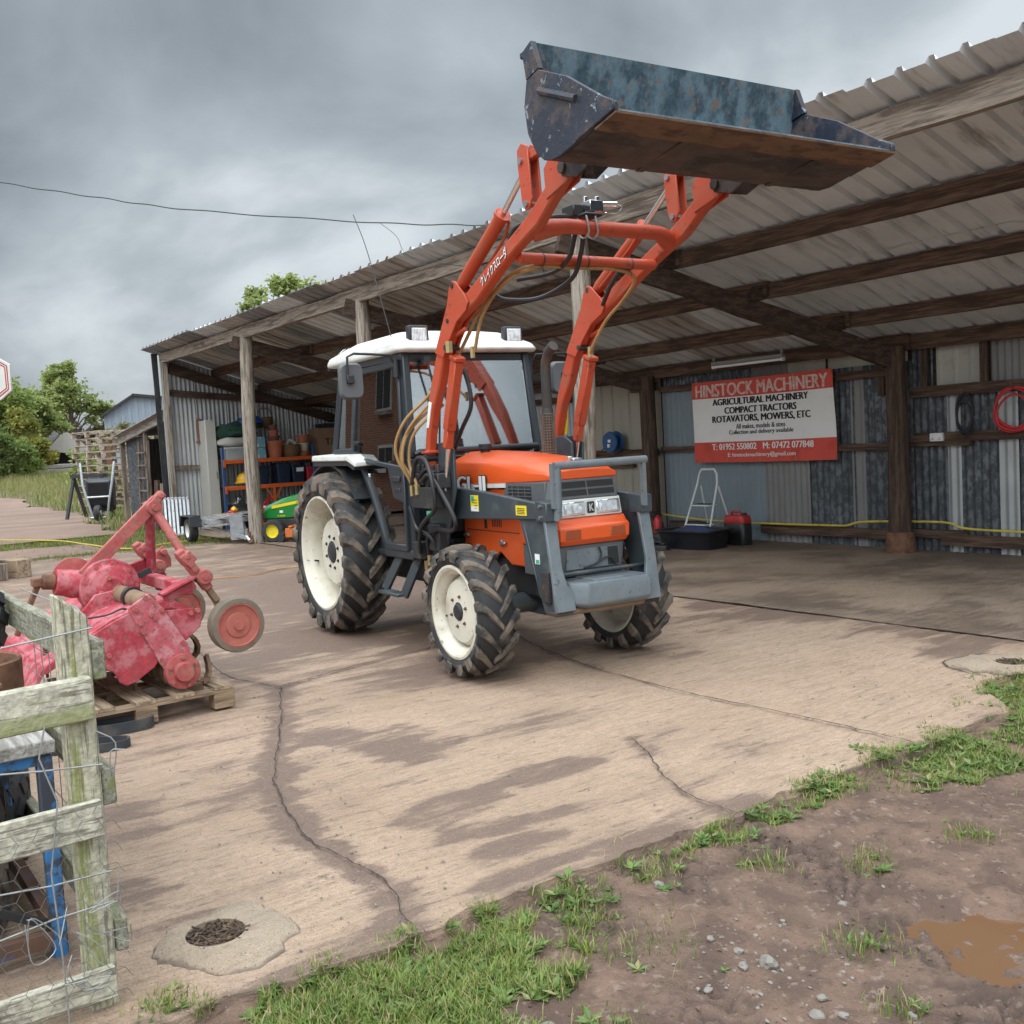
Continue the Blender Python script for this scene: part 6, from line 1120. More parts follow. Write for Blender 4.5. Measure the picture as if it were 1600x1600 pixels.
for s, ye in ((-1, -.905), (1, .79)):
    sd_ = MB().prism(SD, 'y', ye, ye + s * .02).build('side_plate', MATS['bucket_side_blue'], bk, smooth=25, bevel=.003)
    MB().prism([(3.605, 3.245), (3.685, 3.275), (3.735, 3.135), (3.63, 3.11)], 'y', ye - s * .01, ye + s * .0215).build('corner_gusset', MATS['bucket_side_blue'], bk, bevel=.003)
    MB().tube([(3.74, ye + s * .023, 3.03), (4.02, ye + s * .023, 2.91)], .018, 8).build('side_rib', MATS['bucket_side_blue'], sd_)
    MB().prism([(4.0, 2.73), (4.285, 2.785), (4.285, 2.825), (4.2, 2.87), (4.1, 2.84)], 'y', ye + s * .019, ye + s * .029).build('side_cutter', MATS['bucket_side_blue'], sd_, bevel=.004)
    g = MB()
    for dy in (-.055, .055): g.prism([(3.66, 2.79), (3.60, 2.98), (3.34, 2.86), (3.37, 2.77), (3.5, 2.735)], 'y', s * .51 + dy - .008, s * .51 + dy + .008)
    g.cyl((3.385, s * .51 - .08, 2.81), (3.385, s * .51 + .08, 2.81), .03); g.build('pivot_bracket', MATS['bucket_rust'], bk, bevel=.003)
    g = MB()
    for dy in (-.045, .045): g.prism([(3.61, 2.95), (3.62, 3.09), (3.55, 3.06), (3.55, 3.0)], 'y', s * .51 + dy - .008, s * .51 + dy + .008)
    g.build('link_bracket', MATS['bucket_side_blue'], bk)
MB().prism([(4.14, 2.742), (4.29, 2.772), (4.292, 2.782), (4.14, 2.7505)], 'y', -.925, .81).build('cutting_edge', MATS['cutting_edge_rust'], bk)
for y_ in (-.42, .42): MB().prism([(3.80, 2.698), (4.14, 2.742), (4.14, 2.75), (3.80, 2.706)], 'y', y_ - .02, y_ + .02).build('wear_strip', MATS['bucket_rust'], bk)
MB().b2((3.55, -.905, 3.235), (3.61, .79, 3.265)).build('top_stiffener', MATS['bucket_side_blue'], bk, bevel=.006)
# ------------------------------------------------------------------ pallet with the pink rotavator
def add_pallet(root, L=1.0, W=.8, m='pallet_wood_x', nb=5, my='pallet_wood_y'):
    for k in range(nb): y_ = -W / 2 + .06 + (W - .12) * k / (nb - 1); MB().beam((-L / 2, y_, .132), (L / 2, y_ + rng.uniform(-.006, .006), .132 + rng.uniform(-.002, .002)), .105, .02, seg=3, jit=.002).build('deck_board', MATS[m], root, smooth=0)
    for x_ in (-L / 2 + .05, 0, L / 2 - .05):
        MB().beam((x_, -W / 2, .112), (x_, W / 2, .112), .1, .018, up=(0, 0, 1)).build('stringer', MATS[my], root, smooth=0)
        for y_ in (-W / 2 + .06, 0, W / 2 - .06): MB().box((x_, y_, .058), (.1, .12, .088)).build('block', MATS[my], root, smooth=0, bevel=.004)
pl = thing('pallet', 'wooden pallet on the concrete under the pink rotavator', 'pallet', (-6.24, 1.52, 0), rad(1))
add_pallet(pl, 1.1, 1.0)
RV = thing('rotavator', 'old pink-red tractor rotavator with A-frame and gauge wheel standing on a pallet', 'rotavator', (-6.35, 1.6, 0))
def L_(x, y, z): return (x + 6.35, y - 1.6, z)
def prx(pts, x0, x1): return MB().prism([(a - 1.6, b) for a, b in pts], 'x', x0 + 6.35, x1 + 6.35)
def bolts(par, pts, x, r=.014, d=.02, s=1):
    for a, b in pts: MB().cyl((x + 6.35, a - 1.6, b), (x + 6.35 + s * d, a - 1.6, b), r, n=6).build('bolt', MATS['faded_red_paint'], par)
XN, XF = -5.78, -6.92                                # near and far ends of the rotor
def disc(g, x0, x1, y, z, prof, n=28): return g.lathe(prof, Matrix.Translation(L_(x0, y, z)) @ Matrix.Rotation(math.pi / 2, 4, 'Y'), n)
# hood over the tines
hd = [(1.86, .60), (1.74, .665), (1.56, .655), (1.40, .60), (1.22, .50), (1.05, .40), (1.03, .36), (1.06, .36), (1.24, .465), (1.42, .56), (1.57, .61), (1.73, .62), (1.84, .57)]
prx(hd, XF, XN).build('tine_hood', MATS['pink_paint'], RV, smooth=30, bevel=.004)
for xe, s in ((XN, 1), (XF, -1)):
    g = prx([(1.49, .65), (1.60, .72), (1.67, .64), (1.80, .41), (1.83, .29), (1.76, .22), (1.68, .25), (1.64, .32)], xe, xe + s * .024)
    sp_ = g.build('side_plate', MATS['dusty_pink_paint'], RV, bevel=.003)
    prx([(1.54, .64), (1.40, .585), (1.28, .525), (1.345, .33), (1.39, .315), (1.42, .25), (1.455, .225), (1.50, .235), (1.61, .30), (1.635, .33)], xe - s * .004, xe + s * .01).build('rear_guard', MATS['pink_paint'], RV, bevel=.004)
    prx([(1.69, .61), (1.85, .605), (1.905, .57), (1.885, .49), (1.80, .425), (1.76, .45)], xe - s * .006, xe + s * .008).build('front_guard', MATS['pink_paint'], RV, bevel=.004)
    bolts(sp_, [(1.585, .70), (1.53, .64), (1.55, .56), (1.61, .60), (1.67, .62), (1.56, .51), (1.63, .58), (1.77, .42), (1.65, .34), (1.83, .58), (1.87, .59), (1.37, .41), (1.365, .345)], xe + s * .016, s=s)
    g = disc(MB(), xe + (.018 if s > 0 else -.018), 0, 1.755, .26, [(.001, s * .075), (.05, s * .075), (.055, s * .06), (.06, s * .045), (.098, s * .04), (.1, s * .02), (.1, 0), (.001, 0)]); bh = g.build('bearing_housing', MATS['faded_red_paint'], RV, smooth=35)
    bolts(bh, [(1.755 + .08 * math.cos(a), .26 + .08 * math.sin(a)) for a in (.5, 1.6, 2.7, 3.8, 5.0)], xe + s * .055, .012, .018, s)
MB().cyl(L_(XF, 1.755, .26), L_(XN, 1.755, .26), .045).build('rotor_shaft', MATS['rust'], RV)
for k in range(8):                                   # curved tines
    x_ = XF + .1 + (XN - XF - .16) * k / 7; a0 = (3.85, 5.2, .2, 2.6, 4.4, 5.7, 1.1, 5.05)[k]; s = 1 if k % 2 and k < 7 else -1
    disc(MB(), x_ - .006, 0, 1.755, .26, [(.001, 0), (.1, 0), (.1, .012), (.001, .012)], 18).build('tine_flange', MATS['rusty_tine'], RV)
    for j in range(2):
        a1 = a0 + math.pi * j; g = MB(); pts = []
        for q in range(9): t = q / 8; r = .08 + .13 * min(1, t * 1.5); a = a1 + 1.35 * t ** 1.3; pts.append((x_ + s * (.015 + .1 * max(0, t - .55) / .45), 1.755 + r * math.cos(a), max(.148, .26 + r * math.sin(a))))
        for A, B in zip(pts, pts[1:]): g.beam(L_(*A), L_(*B), .012 if A[0] == B[0] else .02, .05, up=(1, 0, 0))
        g.build('tine', MATS['rusty_tine'], RV)
# torque tube, gearbox, A-frame
MB().cyl(L_(-6.3, 1.56, .69), L_(XN + .01, 1.60, .665), .052, n=20).cyl(L_(XF, 1.6, .665), L_(-6.4, 1.56, .69), .052, n=20).build('torque_tube', MATS['rusty_tine'], RV); MB().cyl(L_(-6.02, 1.58, .68), L_(-5.985, 1.583, .678), .062, n=20).build('black_strap', MATS['rubber_hose'], RV)
g = disc(MB(), -6.42, 0, 1.53, .72, [(.001, .0), (.15, 0), (.17, .02), (.17, .13), (.172, .14), (.172, .165), (.14, .17), (.13, .195), (.07, .215), (.065, .225), (.001, .225)]); g.cyl(L_(-6.36, 1.50, .73), L_(-6.36, 1.25, .78), .09, .075).box(L_(-6.34, 1.53, .60), (.2, .26, .16)); gb = g.build('gearbox', MATS['pink_paint'], RV, smooth=25, bevel=.006)
bolts(gb, [(1.53 + .145 * math.cos(a), .72 + .145 * math.sin(a)) for a in [k * .698 for k in range(9)]], -6.255, .014, .02); bolts(gb, [(1.53 + .07 * math.cos(a), .72 + .07 * math.sin(a)) for a in (.4, 1.9, 3.4)], -6.205, .014, .03)
g = MB().lathe([(.001, 0), (.11, 0), (.12, .015), (.12, .04), (.06, .05), (.001, .05)], Matrix.Translation(L_(-6.42, 1.36, .79)) @ Matrix.Rotation(math.pi / 2, 4, 'Y'), 26); g.build('gear_cover', MATS['faded_red_paint'], RV)
MB().cyl(L_(-6.36, 1.25, .78), L_(-6.36, 1.18, .79), .045).box(L_(-6.36, 1.16, .79), (.07, .07, .05)).beam(L_(-6.36, 1.16, .78), L_(-6.34, 1.02, .5), .03, .03).build('drive_joint', MATS['rust'], RV, bevel=.006)
MB().prism([(-.26, -.07), (-.16, .04), (.0, .06), (.02, -.01), (-.12, -.1), (-.22, -.13)], 'x', .16, .185, Matrix.Translation((.0, -.02, .66))).build('gearbox_bracket', MATS['pink_paint'], RV, bevel=.004)
g = MB()
g.beam(L_(-6.32, 1.40, .80), L_(-6.32, 1.86, 1.215), .075, .035, up=(1, 0, 0)).beam(L_(-6.34, 1.42, .785), L_(-6.34, 1.84, 1.165), .015, .06, up=(1, 0, 0)); g.build('rear_stay', MATS['faded_red_paint'], RV, bevel=.003)
MB().beam(L_(-6.32, 1.80, 1.165), L_(-6.32, 1.895, 1.255), .05, .06, up=(1, 0, 0)).cyl(L_(-6.36, 1.878, 1.24), L_(-6.28, 1.878, 1.24), .02).build('top_link_plate', MATS['faded_red_paint'], RV, bevel=.006)
MB().cyl(L_(-6.26, 1.825, 1.17), L_(-6.39, 1.825, 1.17), .042).cyl(L_(-6.24, 1.825, 1.17), L_(-6.4, 1.825, 1.17), .02).build('pivot_boss', MATS['faded_red_paint'], RV)
MB().tube([L_(-6.30, 1.83, 1.16), L_(-6.05, 2.0, .72)], .027, 12).build('front_stay', MATS['faded_red_paint'], RV)
MB().tube([L_(-6.36, 1.82, 1.16), L_(-6.5, 1.84, .74)], .03, 4).build('centre_stay', MATS['pink_paint'], RV)
g = MB().beam(L_(XF - .02, 1.83, .72), L_(XN - .02, 1.83, .715), .07, .07).beam(L_(-6.3, 1.55, .76), L_(-6.75, 1.95, .80), .02, .1).beam(L_(-5.86, 1.86, .70), L_(-6.6, 1.9, .66), .03, .06); g.build('hitch_bar', MATS['pink_paint'], RV, bevel=.006)
MB().beam(L_(-5.80, 1.68, .70), L_(-5.80, 1.90, .79), .016, .09, up=(1, 0, 0)).beam(L_(-5.80, 1.7, .665), L_(-5.80, 1.88, .735), .05, .016, up=(1, 0, 0)).build('wheel_arm', MATS['pink_paint'], RV, bevel=.003)
MB().prism([(-.06, 0), (.05, .02), (.05, .08), (0, .16), (-.04, .12)], 'x', -.02, .0, Matrix.Translation((-.35, .38, .74))).cyl(L_(-6.74, 1.98, .86), L_(-6.66, 1.98, .86), .02).build('lower_hitch', MATS['faded_red_paint'], RV, bevel=.004)
MB().box(L_(-6.28, 1.72, .775), (.012, .12, .035), rx=.35).build('serial_plate', MATS['machine_black'], RV)
for xw, yw, zw, nm in ((-5.72, 2.08, .48, 1), (-6.74, 2.08, .47, 0)):
    xa = -5.80 if nm else -6.66
    br = MB().beam(L_(xa, 1.80, .935), L_(xa, 1.955, .70), .05, .075, up=(1, 0, 0)).beam(L_(xa, 1.82, .92), L_(xa, 1.86, .86), .07, .11, up=(1, 0, 0)).cyl(L_(xa - .05, 1.925, .775), L_(xa + .06, 1.925, .775), .045).cyl(L_(xa - .06, 1.835, .9), L_(xa + .06, 1.835, .9), .018).build('depth_bracket', MATS['faded_red_paint'], RV, bevel=.006)
    bolts(br, [(1.85, .855), (1.865, .83), (1.925, .775)], xa + .05, .018, .02)
    MB().beam(L_(xa, 1.92, .76), L_(xa, 2.0, .62), .035, .05, up=(1, 0, 0)).tube([L_(xa, 1.99, .63), L_(xa, 2.04, .52), L_(xw - .04, 2.08, zw)], .02, 8).build('depth_leg', MATS['rusty_tine'], RV, bevel=.004)
    w_ = disc(MB(), xw, 0, yw, zw, [(.03, -.06), (.1, -.055), (.135, -.05), (.152, -.045), (.156, -.02), (.156, .02), (.15, .034), (.12, .04), (.115, .028), (.075, .022), (.07, .03), (.03, .034), (.028, .045), (.001, .045)], 40).build('gauge_wheel', MATS['gauge_wheel_red'], RV, smooth=35)
    disc(MB(), xw, 0, yw, zw, [(.128, -.054), (.1585, -.046), (.16, -.02), (.16, .02), (.154, .037), (.128, .041)], 40).build('wheel_rim', MATS['tyre_mud'], w_, smooth=35)
prx([(1.04, .40), (1.05, .37), (.93, .17), (.915, .18)], XF, XN).build('trailing_board', MATS['pink_paint'], RV, bevel=.004)
g = MB(); 
for k in range(14): g.lathe([(.012, 0), (.018, .004), (.012, .008)], Matrix.Translation(L_(-6.0, 1.1, .43 + k * .011)), 10)
g.cyl(L_(-6.0, 1.1, .3), L_(-6.0, 1.1, .62), .008).build('board_spring', MATS['rust'], RV)
MB().tube([L_(-5.95, 1.30, .6), L_(-5.85, 1.40, .62), L_(-5.83, 1.47, .645), L_(-5.87, 1.52, .63)], .006, 6, smooth=5).build('loose_wire', MATS['rubber_hose'], RV)
# straps on the ground
mat('strap_rubber', (.035, .04, .046), .6, 0, .2, 8, (.14, .11, .085), 7, .5, .7, .6)
def strap(pts, w, label, loc):
    t = MB(); P = catmull(pts, 8); secs = []
    for i, q in enumerate(P):
        d = (P[min(i + 1, len(P) - 1)] - P[max(0, i - 1)]).normalized(); n = d.cross(Vector((0, 0, 1))).normalized() * .006
        secs.append([q - n + Vector((0, 0, -w / 2)), q + n + Vector((0, 0, -w / 2)), q + n + Vector((0, 0, w / 2)), q - n + Vector((0, 0, w / 2))])
    return tag(t.loft(secs).build('rubber_strap', MATS['strap_rubber'], smooth=50, loc=loc), label, 'strap')
strap([(-.16, -.3, .03), (.0, -.1, .03), (.03, .12, .034), (-.04, .17, .034), (-.1, .05, .034), (-.14, -.12, .03)], .06, 'dark rubber strap looped on the concrete in front of the pallet', (-5.66, 1.38, 0))
strap([(-.08, -.28, .024), (.05, -.1, .022), (.08, .04, .022), (.0, .07, .022), (-.1, -.08, .024)], .045, 'smaller muddy rubber strap lying nearest the fence post', (-5.42, 1.27, 0))
# ------------------------------------------------------------------ timber fence in the corner, with wire
FN = thing('fence', 'weathered timber post and rail corner fence hung with wire netting', 'fence', (-2.86, .6, 0))
def fl(x, y, z): return (x + 2.86, y - .6, z)
g = MB(); secs = []
for z, k in ((-.1, 0), (.3, .003), (.7, -.002), (.95, .002)): secs.append([fl(-2.892 + k, .55, z), fl(-2.81, .55 + k, z), fl(-2.81, .625, z), fl(-2.892 + k, .625, z)])
secs.append([fl(-2.892, .55, 1.12), fl(-2.81, .55, 1.12), fl(-2.81, .625, 1.055), fl(-2.892, .625, 1.055)]); g.loft(secs); g.build('post', MATS['fence_wood_z'], FN, smooth=0, bevel=.006)
for z0, z1 in ((.79, .90), (.475, .575), (.04, .125)):
    g = MB().beam(fl(-2.792, .615, (z0 + z1) / 2), fl(-2.785, -1.6, (z0 + z1) / 2 - .03), .03, z1 - z0, seg=9, jit=.003); g.build('front_rail', MATS['fence_wood_y'], FN, smooth=0, bevel=.004)
for z0, z1 in ((.88, .985), (.545, .64), (.14, .23)):
    g = MB().beam(fl(-2.82, .645, (z0 + z1) / 2), fl(-5.4, .665, (z0 + z1) / 2 - .01), .035, z1 - z0, seg=9, jit=.003); g.build('side_rail', MATS['fence_wood_x'], FN, smooth=0, bevel=.004)
g = MB().beam(fl(-5.2, .63, -.1), fl(-5.2, .63, 1.02), .1, .1); g.build('post', MATS['fence_wood_z'], FN, smooth=0, bevel=.006)
g = MB().beam(fl(-2.84, -1.5, -.1), fl(-2.84, -1.5, 1.02), .1, .1); g.build('post', MATS['fence_wood_z'], FN, smooth=0, bevel=.006)
mat('wire', (.3, .3, .29), .55, .4, .15, 20, (.2, .13, .09), 14, .55, .7, .6); mat('thin_wire', (.2, .2, .19), .5, .5)
g = MB(); r5 = random.Random(9)
for z in (1.02, .70, .42, .27):                      # stock wire round the post and along the rails
    pts = [fl(-2.765, -1.4 * (1 - t) + .62 * t, z + .035 * math.sin(9 * t + z * 20) - .02 * (1 - t)) for t in [k / 14 for k in range(15)]]
    if z > 1: pts = [fl(-2.80, -1.4 + 2.03 * t, 1.0 + .025 * t - .05 * math.sin(math.pi * t)) for t in [k / 10 for k in range(11)]] + [fl(-2.85, .632, 1.03), fl(-2.897, .6, 1.02)]
    g.tube(pts, .0026, 5)
for k in range(7):
    y = .52 - .17 * k; g.tube([fl(-2.764, y - .03 + r5.uniform(-.02, .02), z) for z in (.0, .2, .42, .6, .72, .8)], .0024, 5)
for k in range(8): x = -3.18 - .12 * k; g.tube([fl(x, .705, .15), fl(x + r5.uniform(-.01, .01), .705, .55), fl(x, .70, .94)], .0018, 5)
for z in (.3, .45, .7, .8): g.tube([fl(-3.12, .69, z), fl(-3.5, .71, z - .01), fl(-4.3, .705, z)], .0018, 5)
g.tube([fl(-3.0, .67, 1.0), fl(-3.12, .69, .99), fl(-3.3, .7, 1.02), fl(-3.6, .71, 1.0), fl(-4.2, .7, 1.0)], .0025, 5, smooth=4)
for k in range(7):                                  # curled loose ends low on the post
    c = Vector((-2.765 + r5.uniform(0, .02), .47 + r5.uniform(-.08, .14), .22 + r5.uniform(-.08, .1))); pts = [fl(*(c + Vector((r5.uniform(-.01, .03), r5.uniform(-.07, .07), r5.uniform(-.06, .06))))) for q in range(5)]; g.tube(pts, .0017, 5, smooth=5)
g.tube([fl(-2.81, .62, .75), fl(-2.80, .665, .71), fl(-2.80, .65, .62), fl(-2.80, .65, .69), fl(-2.79, .685, .69)], .002, 5, smooth=3)
g.build('stock_wire', MATS['wire'], FN)
g = MB(); s_ = .033                                  # hexagonal netting
for j in range(13):
    for i in range(24):
        y = .62 - i * s_ * 1.5; z = .03 + j * s_ * 1.732 + (s_ * .866 if i % 2 else 0)
        if z > .56 - .12 * (i / 24) or (i > 14 and z < .1): continue
        x = -2.748 - .012 * math.sin(i * .9 + j * .6) if y < .58 else -2.77
        c = [(x, y + s_ * math.cos(a), z + s_ * math.sin(a)) for a in (0, 1.047, 2.094, 3.1416)]
        for A, B in zip(c, c[1:]): g.tube([fl(*A), fl(*B)], .0009, 3, caps=False)
g.build('wire_netting', MATS['thin_wire'], FN)
# things kept behind the fence
mat('bench_rust', (.13, .07, .045), .8, 0, .3, 9, (.03, .12, .28), 8, .56, .64, .9)
bn = thing('work_bench', 'blue steel bench frame with a grey top behind the fence', 'bench', (-3.62, .28, 0))
mat('bench_blue', (.035, .17, .4), .55, 0, .2, 9, (.05, .045, .045), 10, .44, .54, .92, .1, 40, dirt2=(.2, .1, .06), d2scale=6, d2lo=.6, d2hi=.7)
MB().box((0, 0, .635), (.86, .62, .04)).build('top', MATS['plank_grey'], bn, bevel=.004); MB().beam((-.4, .285, .6), (.4, .285, .6), .03, .035).beam((.4, .285, .6), (.4, -.285, .6), .03, .035).beam((-.4, -.285, .6), (.4, -.285, .6), .03, .035).build('top_rails', MATS['bench_blue'], bn); MB().beam((-.4, .285, .06), (.4, .285, .06), .035, .045).beam((.4, .285, .06), (.4, -.285, .06), .035, .045).build('foot_rails', MATS['bench_rust'], bn); MB().beam((.4, .26, .1), (.4, -.26, .4), .022, .022).build('brace', MATS['machine_black'], bn)
for x_, y_ in ((.4, .28), (.4, -.28), (-.4, .28), (-.4, -.28)): MB().beam((x_, y_, 0), (x_, y_, .61), .042, .042).build('leg', MATS['bench_blue'], bn, bevel=.004)
t = thing('rusty_drum', 'rusty steel drum ring standing on the bench behind the fence', 'drum', (-3.62, .42, .655)); MB().lathe([(.17, 0), (.17, .19), (.163, .195), (.158, .19), (.158, .01), (.001, .01), (.001, 0), (.17, 0)], None, 40).build('shell', MATS['rust'], t); MB().box((.19, .05, .14), (.06, .05, .012)).box((-.19, .0, .14), (.06, .05, .012)).build('lug', MATS['rust'], t)
t = thing('steel_plate', 'dark red-brown steel plate lying on the bench in front of the drum', 'plate', (-3.36, .16, .656), .1); MB().box((0, 0, .012), (.26, .4, .024)).build('plate', mat('oxide_red', (.12, .03, .02), .6, 0, .2, 8), t, bevel=.005); MB().box((.0, .1, .03), (.05, .05, .014)).build('boss', MATS['rust'], t)
def loose_tyre(name, label, loc, r, w, rot, n=22, m='worn_rubber', group=None):
    g = MB(); g.lathe([(r * .62, -w * .42), (r * .7, -w * .5), (r * .9, -w * .5), (r * .975, -w * .4), (r * .985, 0), (r * .975, w * .4), (r * .9, w * .5), (r * .7, w * .5), (r * .62, w * .42), (r * .64, w * .3), (r * .8, w * .38), (r * .9, 0), (r * .8, -w * .38), (r * .64, -w * .3), (r * .62, -w * .42)], None, 48)
    o = thing(name, label, 'tyre', loc, 0, group); o.rotation_euler = rot; c = g.build('casing', MATS[m], o, smooth=50); g = MB()
    for k in range(n):
        for s in (-1, 1):
            a = 6.2832 * (k + (.5 if s > 0 else 0)) / n; M = Matrix.Rotation(a, 4, 'Z') @ Matrix.Translation((r * .985, 0, s * w * .22)) @ Matrix.Rotation(s * .5, 4, 'X'); g.box((0, 0, 0), (r * .05, r * .16, w * .38), M)
    g.build('tread_blocks', MATS[m], o, smooth=0); return o
loose_tyre('loose_tyre', 'upright dark treaded tyre at the left edge above the drum', (-4.15, .36, .92), .27, .2, (math.pi / 2, 0, rad(60)))
loose_tyre('loose_tyre', 'flat lying dark tyre underneath the upright one behind the fence', (-4.2, .42, .585), .26, .16, (0, 0, .3)); loose_tyre('loose_tyre', 'second flat tyre lower in the stack behind the rusty drum', (-4.22, .40, .42), .26, .16, (0, 0, .7)); loose_tyre('loose_tyre', 'third flat tyre down in the stack behind the bench', (-4.2, .41, .255), .26, .16, (0, 0, 1.2)); loose_tyre('loose_tyre', 'bottom flat tyre of the stack behind the bench on the ground', (-4.22, .4, .085), .27, .17, (0, 0, .1))
loose_tyre('loose_tyre', 'worn tyre lying flat on the ground under the blue bench', (-3.6, .2, .12), .29, .22, (0, 0, 1.0), m='mud_rubber'); loose_tyre('loose_tyre', 'worn tyre stacked upon another under the blue bench', (-3.62, .21, .345), .29, .22, (0, 0, .4))
t = thing('timber_blocks', 'two sawn timber blocks on the yard at the left edge carrying a tyre rim', 'timber', (-14.95, 2.25, 0), .35); MB().box((0, .22, .12), (.5, .2, .24)).build('block', MATS['pallet_wood_x'], t, bevel=.006); MB().box((.02, -.1, .11), (.5, .18, .22)).build('block', MATS['old_board_z'], t, bevel=.006)
loose_tyre('loose_tyre', 'small dusty wheel lying on the timber blocks at the left edge', (-15.0, 1.98, .4), .24, .2, (.2, .1, 0), m='mud_rubber')
t = thing('yellow_garden_hose', 'thin yellow hose snaking over the far grass strip at the left', 'hose', (-20, 4, 0)); MB().tube([(-4.5, -1.5, .04), (-2.4, -.55, .05), (-.5, .13, .06), (.9, .3, .05), (2.6, .58, .03), (2.2, 1.4, .02), (1.95, 2.2, .02)], .012, 8, smooth=8).build('hose', MATS['hose_yellow'], t)
t = thing('orange_rope', 'thin orange rope lying on the concrete behind the rotavator', 'rope', (-12, 4.5, 0)); MB().tube([(.1, -1.2, .015), (.08, -.44, .015), (.2, .06, .015), (-.1, .54, .015), (.1, 1.0, .015)], .006, 7, smooth=6).build('rope', mat('rope_orange', (.4, .19, .07), .8), t)
# ------------------------------------------------------------------ left of the shed
lt_ = thing('lean_to', 'small corrugated lean-to with a sloping board roof at the left end of the shed', 'lean-to', (-22.9, 6.9, 0))
def lp(g, name, m, **k): o = g.build(name, MATS[m], lt_, **k); o.location = (22.9, -6.9, 0); return o
lp(MB().beam((-24.95, 6.55, 1.98), (-20.75, 6.55, 2.42), .05, .2, seg=8, jit=.008), 'front_board', 'plank_grey', smooth=0)
g = MB(); corr(g, (-25.0, 6.4, 2.06), Vector((4.3, 0, .45)).normalized(), (0, 1, .0), (0, 0, 1), 4.32, 2.2, .1, .012); lp(g, 'roof', 'roof_tin_brown')
g = MB(); corr(g, (-24.7, 6.66, 0), (1, 0, 0), (0, 0, 1), (0, -1, 0), 1.7, 2.02, .11, .016); lp(g, 'front_sheet', 'tin_rust_grey')
g = MB(); corr(g, (-24.8, 6.7, 0), (0, 1, 0), (0, 0, 1), (-1, 0, 0), 1.8, 1.98, .1, .014); lp(g, 'side_sheet', 'tin_grey')
g = MB(); corr(g, (-24.7, 8.5, 0), (1, 0, 0), (0, 0, 1), (0, -1, 0), 4, 2.1, .1, .014); lp(g, 'back_sheet', 'tin_rust_grey')
lp(MB().beam((-24.85, 6.6, 0), (-24.85, 6.6, 2.0), .1, .1).beam((-22.95, 6.6, 0), (-22.95, 6.6, 2.15), .09, .09), 'posts', 'old_board_z', smooth=0)
t = thing('wooden_ladder', 'old wooden ladder standing in the lean-to doorway', 'ladder', (-22.95, 6.5, 0)); g = MB().beam((-.42, 0, 0), (-.42, .08, 1.9), .05, .06).beam((.2, 0, 0), (.2, .08, 1.9), .05, .06)
for k in range(6): g.beam((-.4, .01, .25 + .28 * k), (.18, .01, .25 + .28 * k), .04, .03)
g.build('rails_and_rungs', MATS['old_board_z'], t)
t = thing('timber_boards', 'upright brown timber boards leaning at the foot of the shed corner', 'boards', (-21.45, 6.35, 0)); MB().beam((-.22, 0, 0), (-.22, .05, 1.05), .24, .05, up=(0, 1, 0)).build('board', MATS['brown_post_wood'], t); MB().beam((.08, .04, 0), (.08, .08, .98), .26, .05, up=(0, 1, 0)).build('board', MATS['old_board_z'], t); MB().beam((.36, .1, 0), (.36, .1, .9), .12, .05, up=(0, 1, 0)).build('board', MATS['brown_post_wood'], t)
# stack of pallets
base = thing('stacked_pallet', 'lowest pallet of the tall stack beside the lean-to', 'pallet', (-33.2, 8.6, hill(-33, 8) - .03), rad(6), 'pallets in the tall stack'); add_pallet(base, 2.2, 1.7, 'stack_wood', 5, 'stack_wood')
for o_ in base.children: o_.scale = (1, 1, 1.45)
for k in range(1, 12): dup(base, (-33.2 + rng.uniform(-.12, .12), 8.6 + rng.uniform(-.1, .1), hill(-33, 8) - .03 + .207 * k), rad(6 + rng.uniform(-5, 5)), 'topmost pallet of the tall stack beside the lean-to' if k == 11 else 'grey pallet within the tall stack beside the lean-to')
# wheelbarrow tipped up on its nose
wb = thing('wheelbarrow', 'black wheelbarrow stood up on its nose with its handles in the air', 'wheelbarrow', (-27.4, 6.65, hill(-27, 6.6)), rad(-28))
g = MB().loft([[(-.15, -.3, .35), (-.15, .3, .35), (-.15, .33, 1.05), (-.15, -.33, 1.05)], [(.1, -.36, .2), (.1, .36, .2), (.1, .4, 1.12), (.1, -.4, 1.12)]]); g.build('tray', MATS['tub_black'], wb, bevel=.08, seg=3)
MB().tube([(-.2, -.18, .12), (-.24, -.26, .5), (-.24, -.36, .95), (-.1, -.42, 1.5)], .03, 8).tube([(-.2, .18, .12), (-.24, .26, .5), (-.24, .36, .95), (-.1, .42, 1.5)], .03, 8).tube([(-.24, -.28, .62), (-.24, .28, .62)], .025, 8).tube([(-.3, -.2, .1), (-.3, .2, .1)], .025, 8).build('frame', MATS['galvanised'], wb)
wl_ = MB().lathe([(.08, -.06), (.18, -.07), (.21, 0), (.18, .07), (.08, .06)], Matrix.Translation((-.34, 0, .22)) @ RX90, 24).build('wheel', MATS['worn_rubber'], wb)
MB().cyl((-.34, -.08, .22), (-.34, .08, .22), .07).build('wheel_hub', MATS['galvanised'], wl_)
wb.rotation_euler = (0, 0, rad(150))
t = thing('trestle', 'dark saw trestle behind the tipped wheelbarrow', 'trestle', (-29.0, 6.75, hill(-29, 6.7))); MB().beam((-.5, -.3, 1.15), (.5, .3, 1.15), .14, .1).build('top_beam', MATS['machine_black'], t); g = MB()
for x_, y_ in ((-.45, -.27), (.4, .24)):
    for s in (-1, 1): g.beam((x_, y_, 1.1), (x_ - s * .2, y_ + s * .3, 0), .08, .06)
g.build('legs', MATS['machine_black'], t)
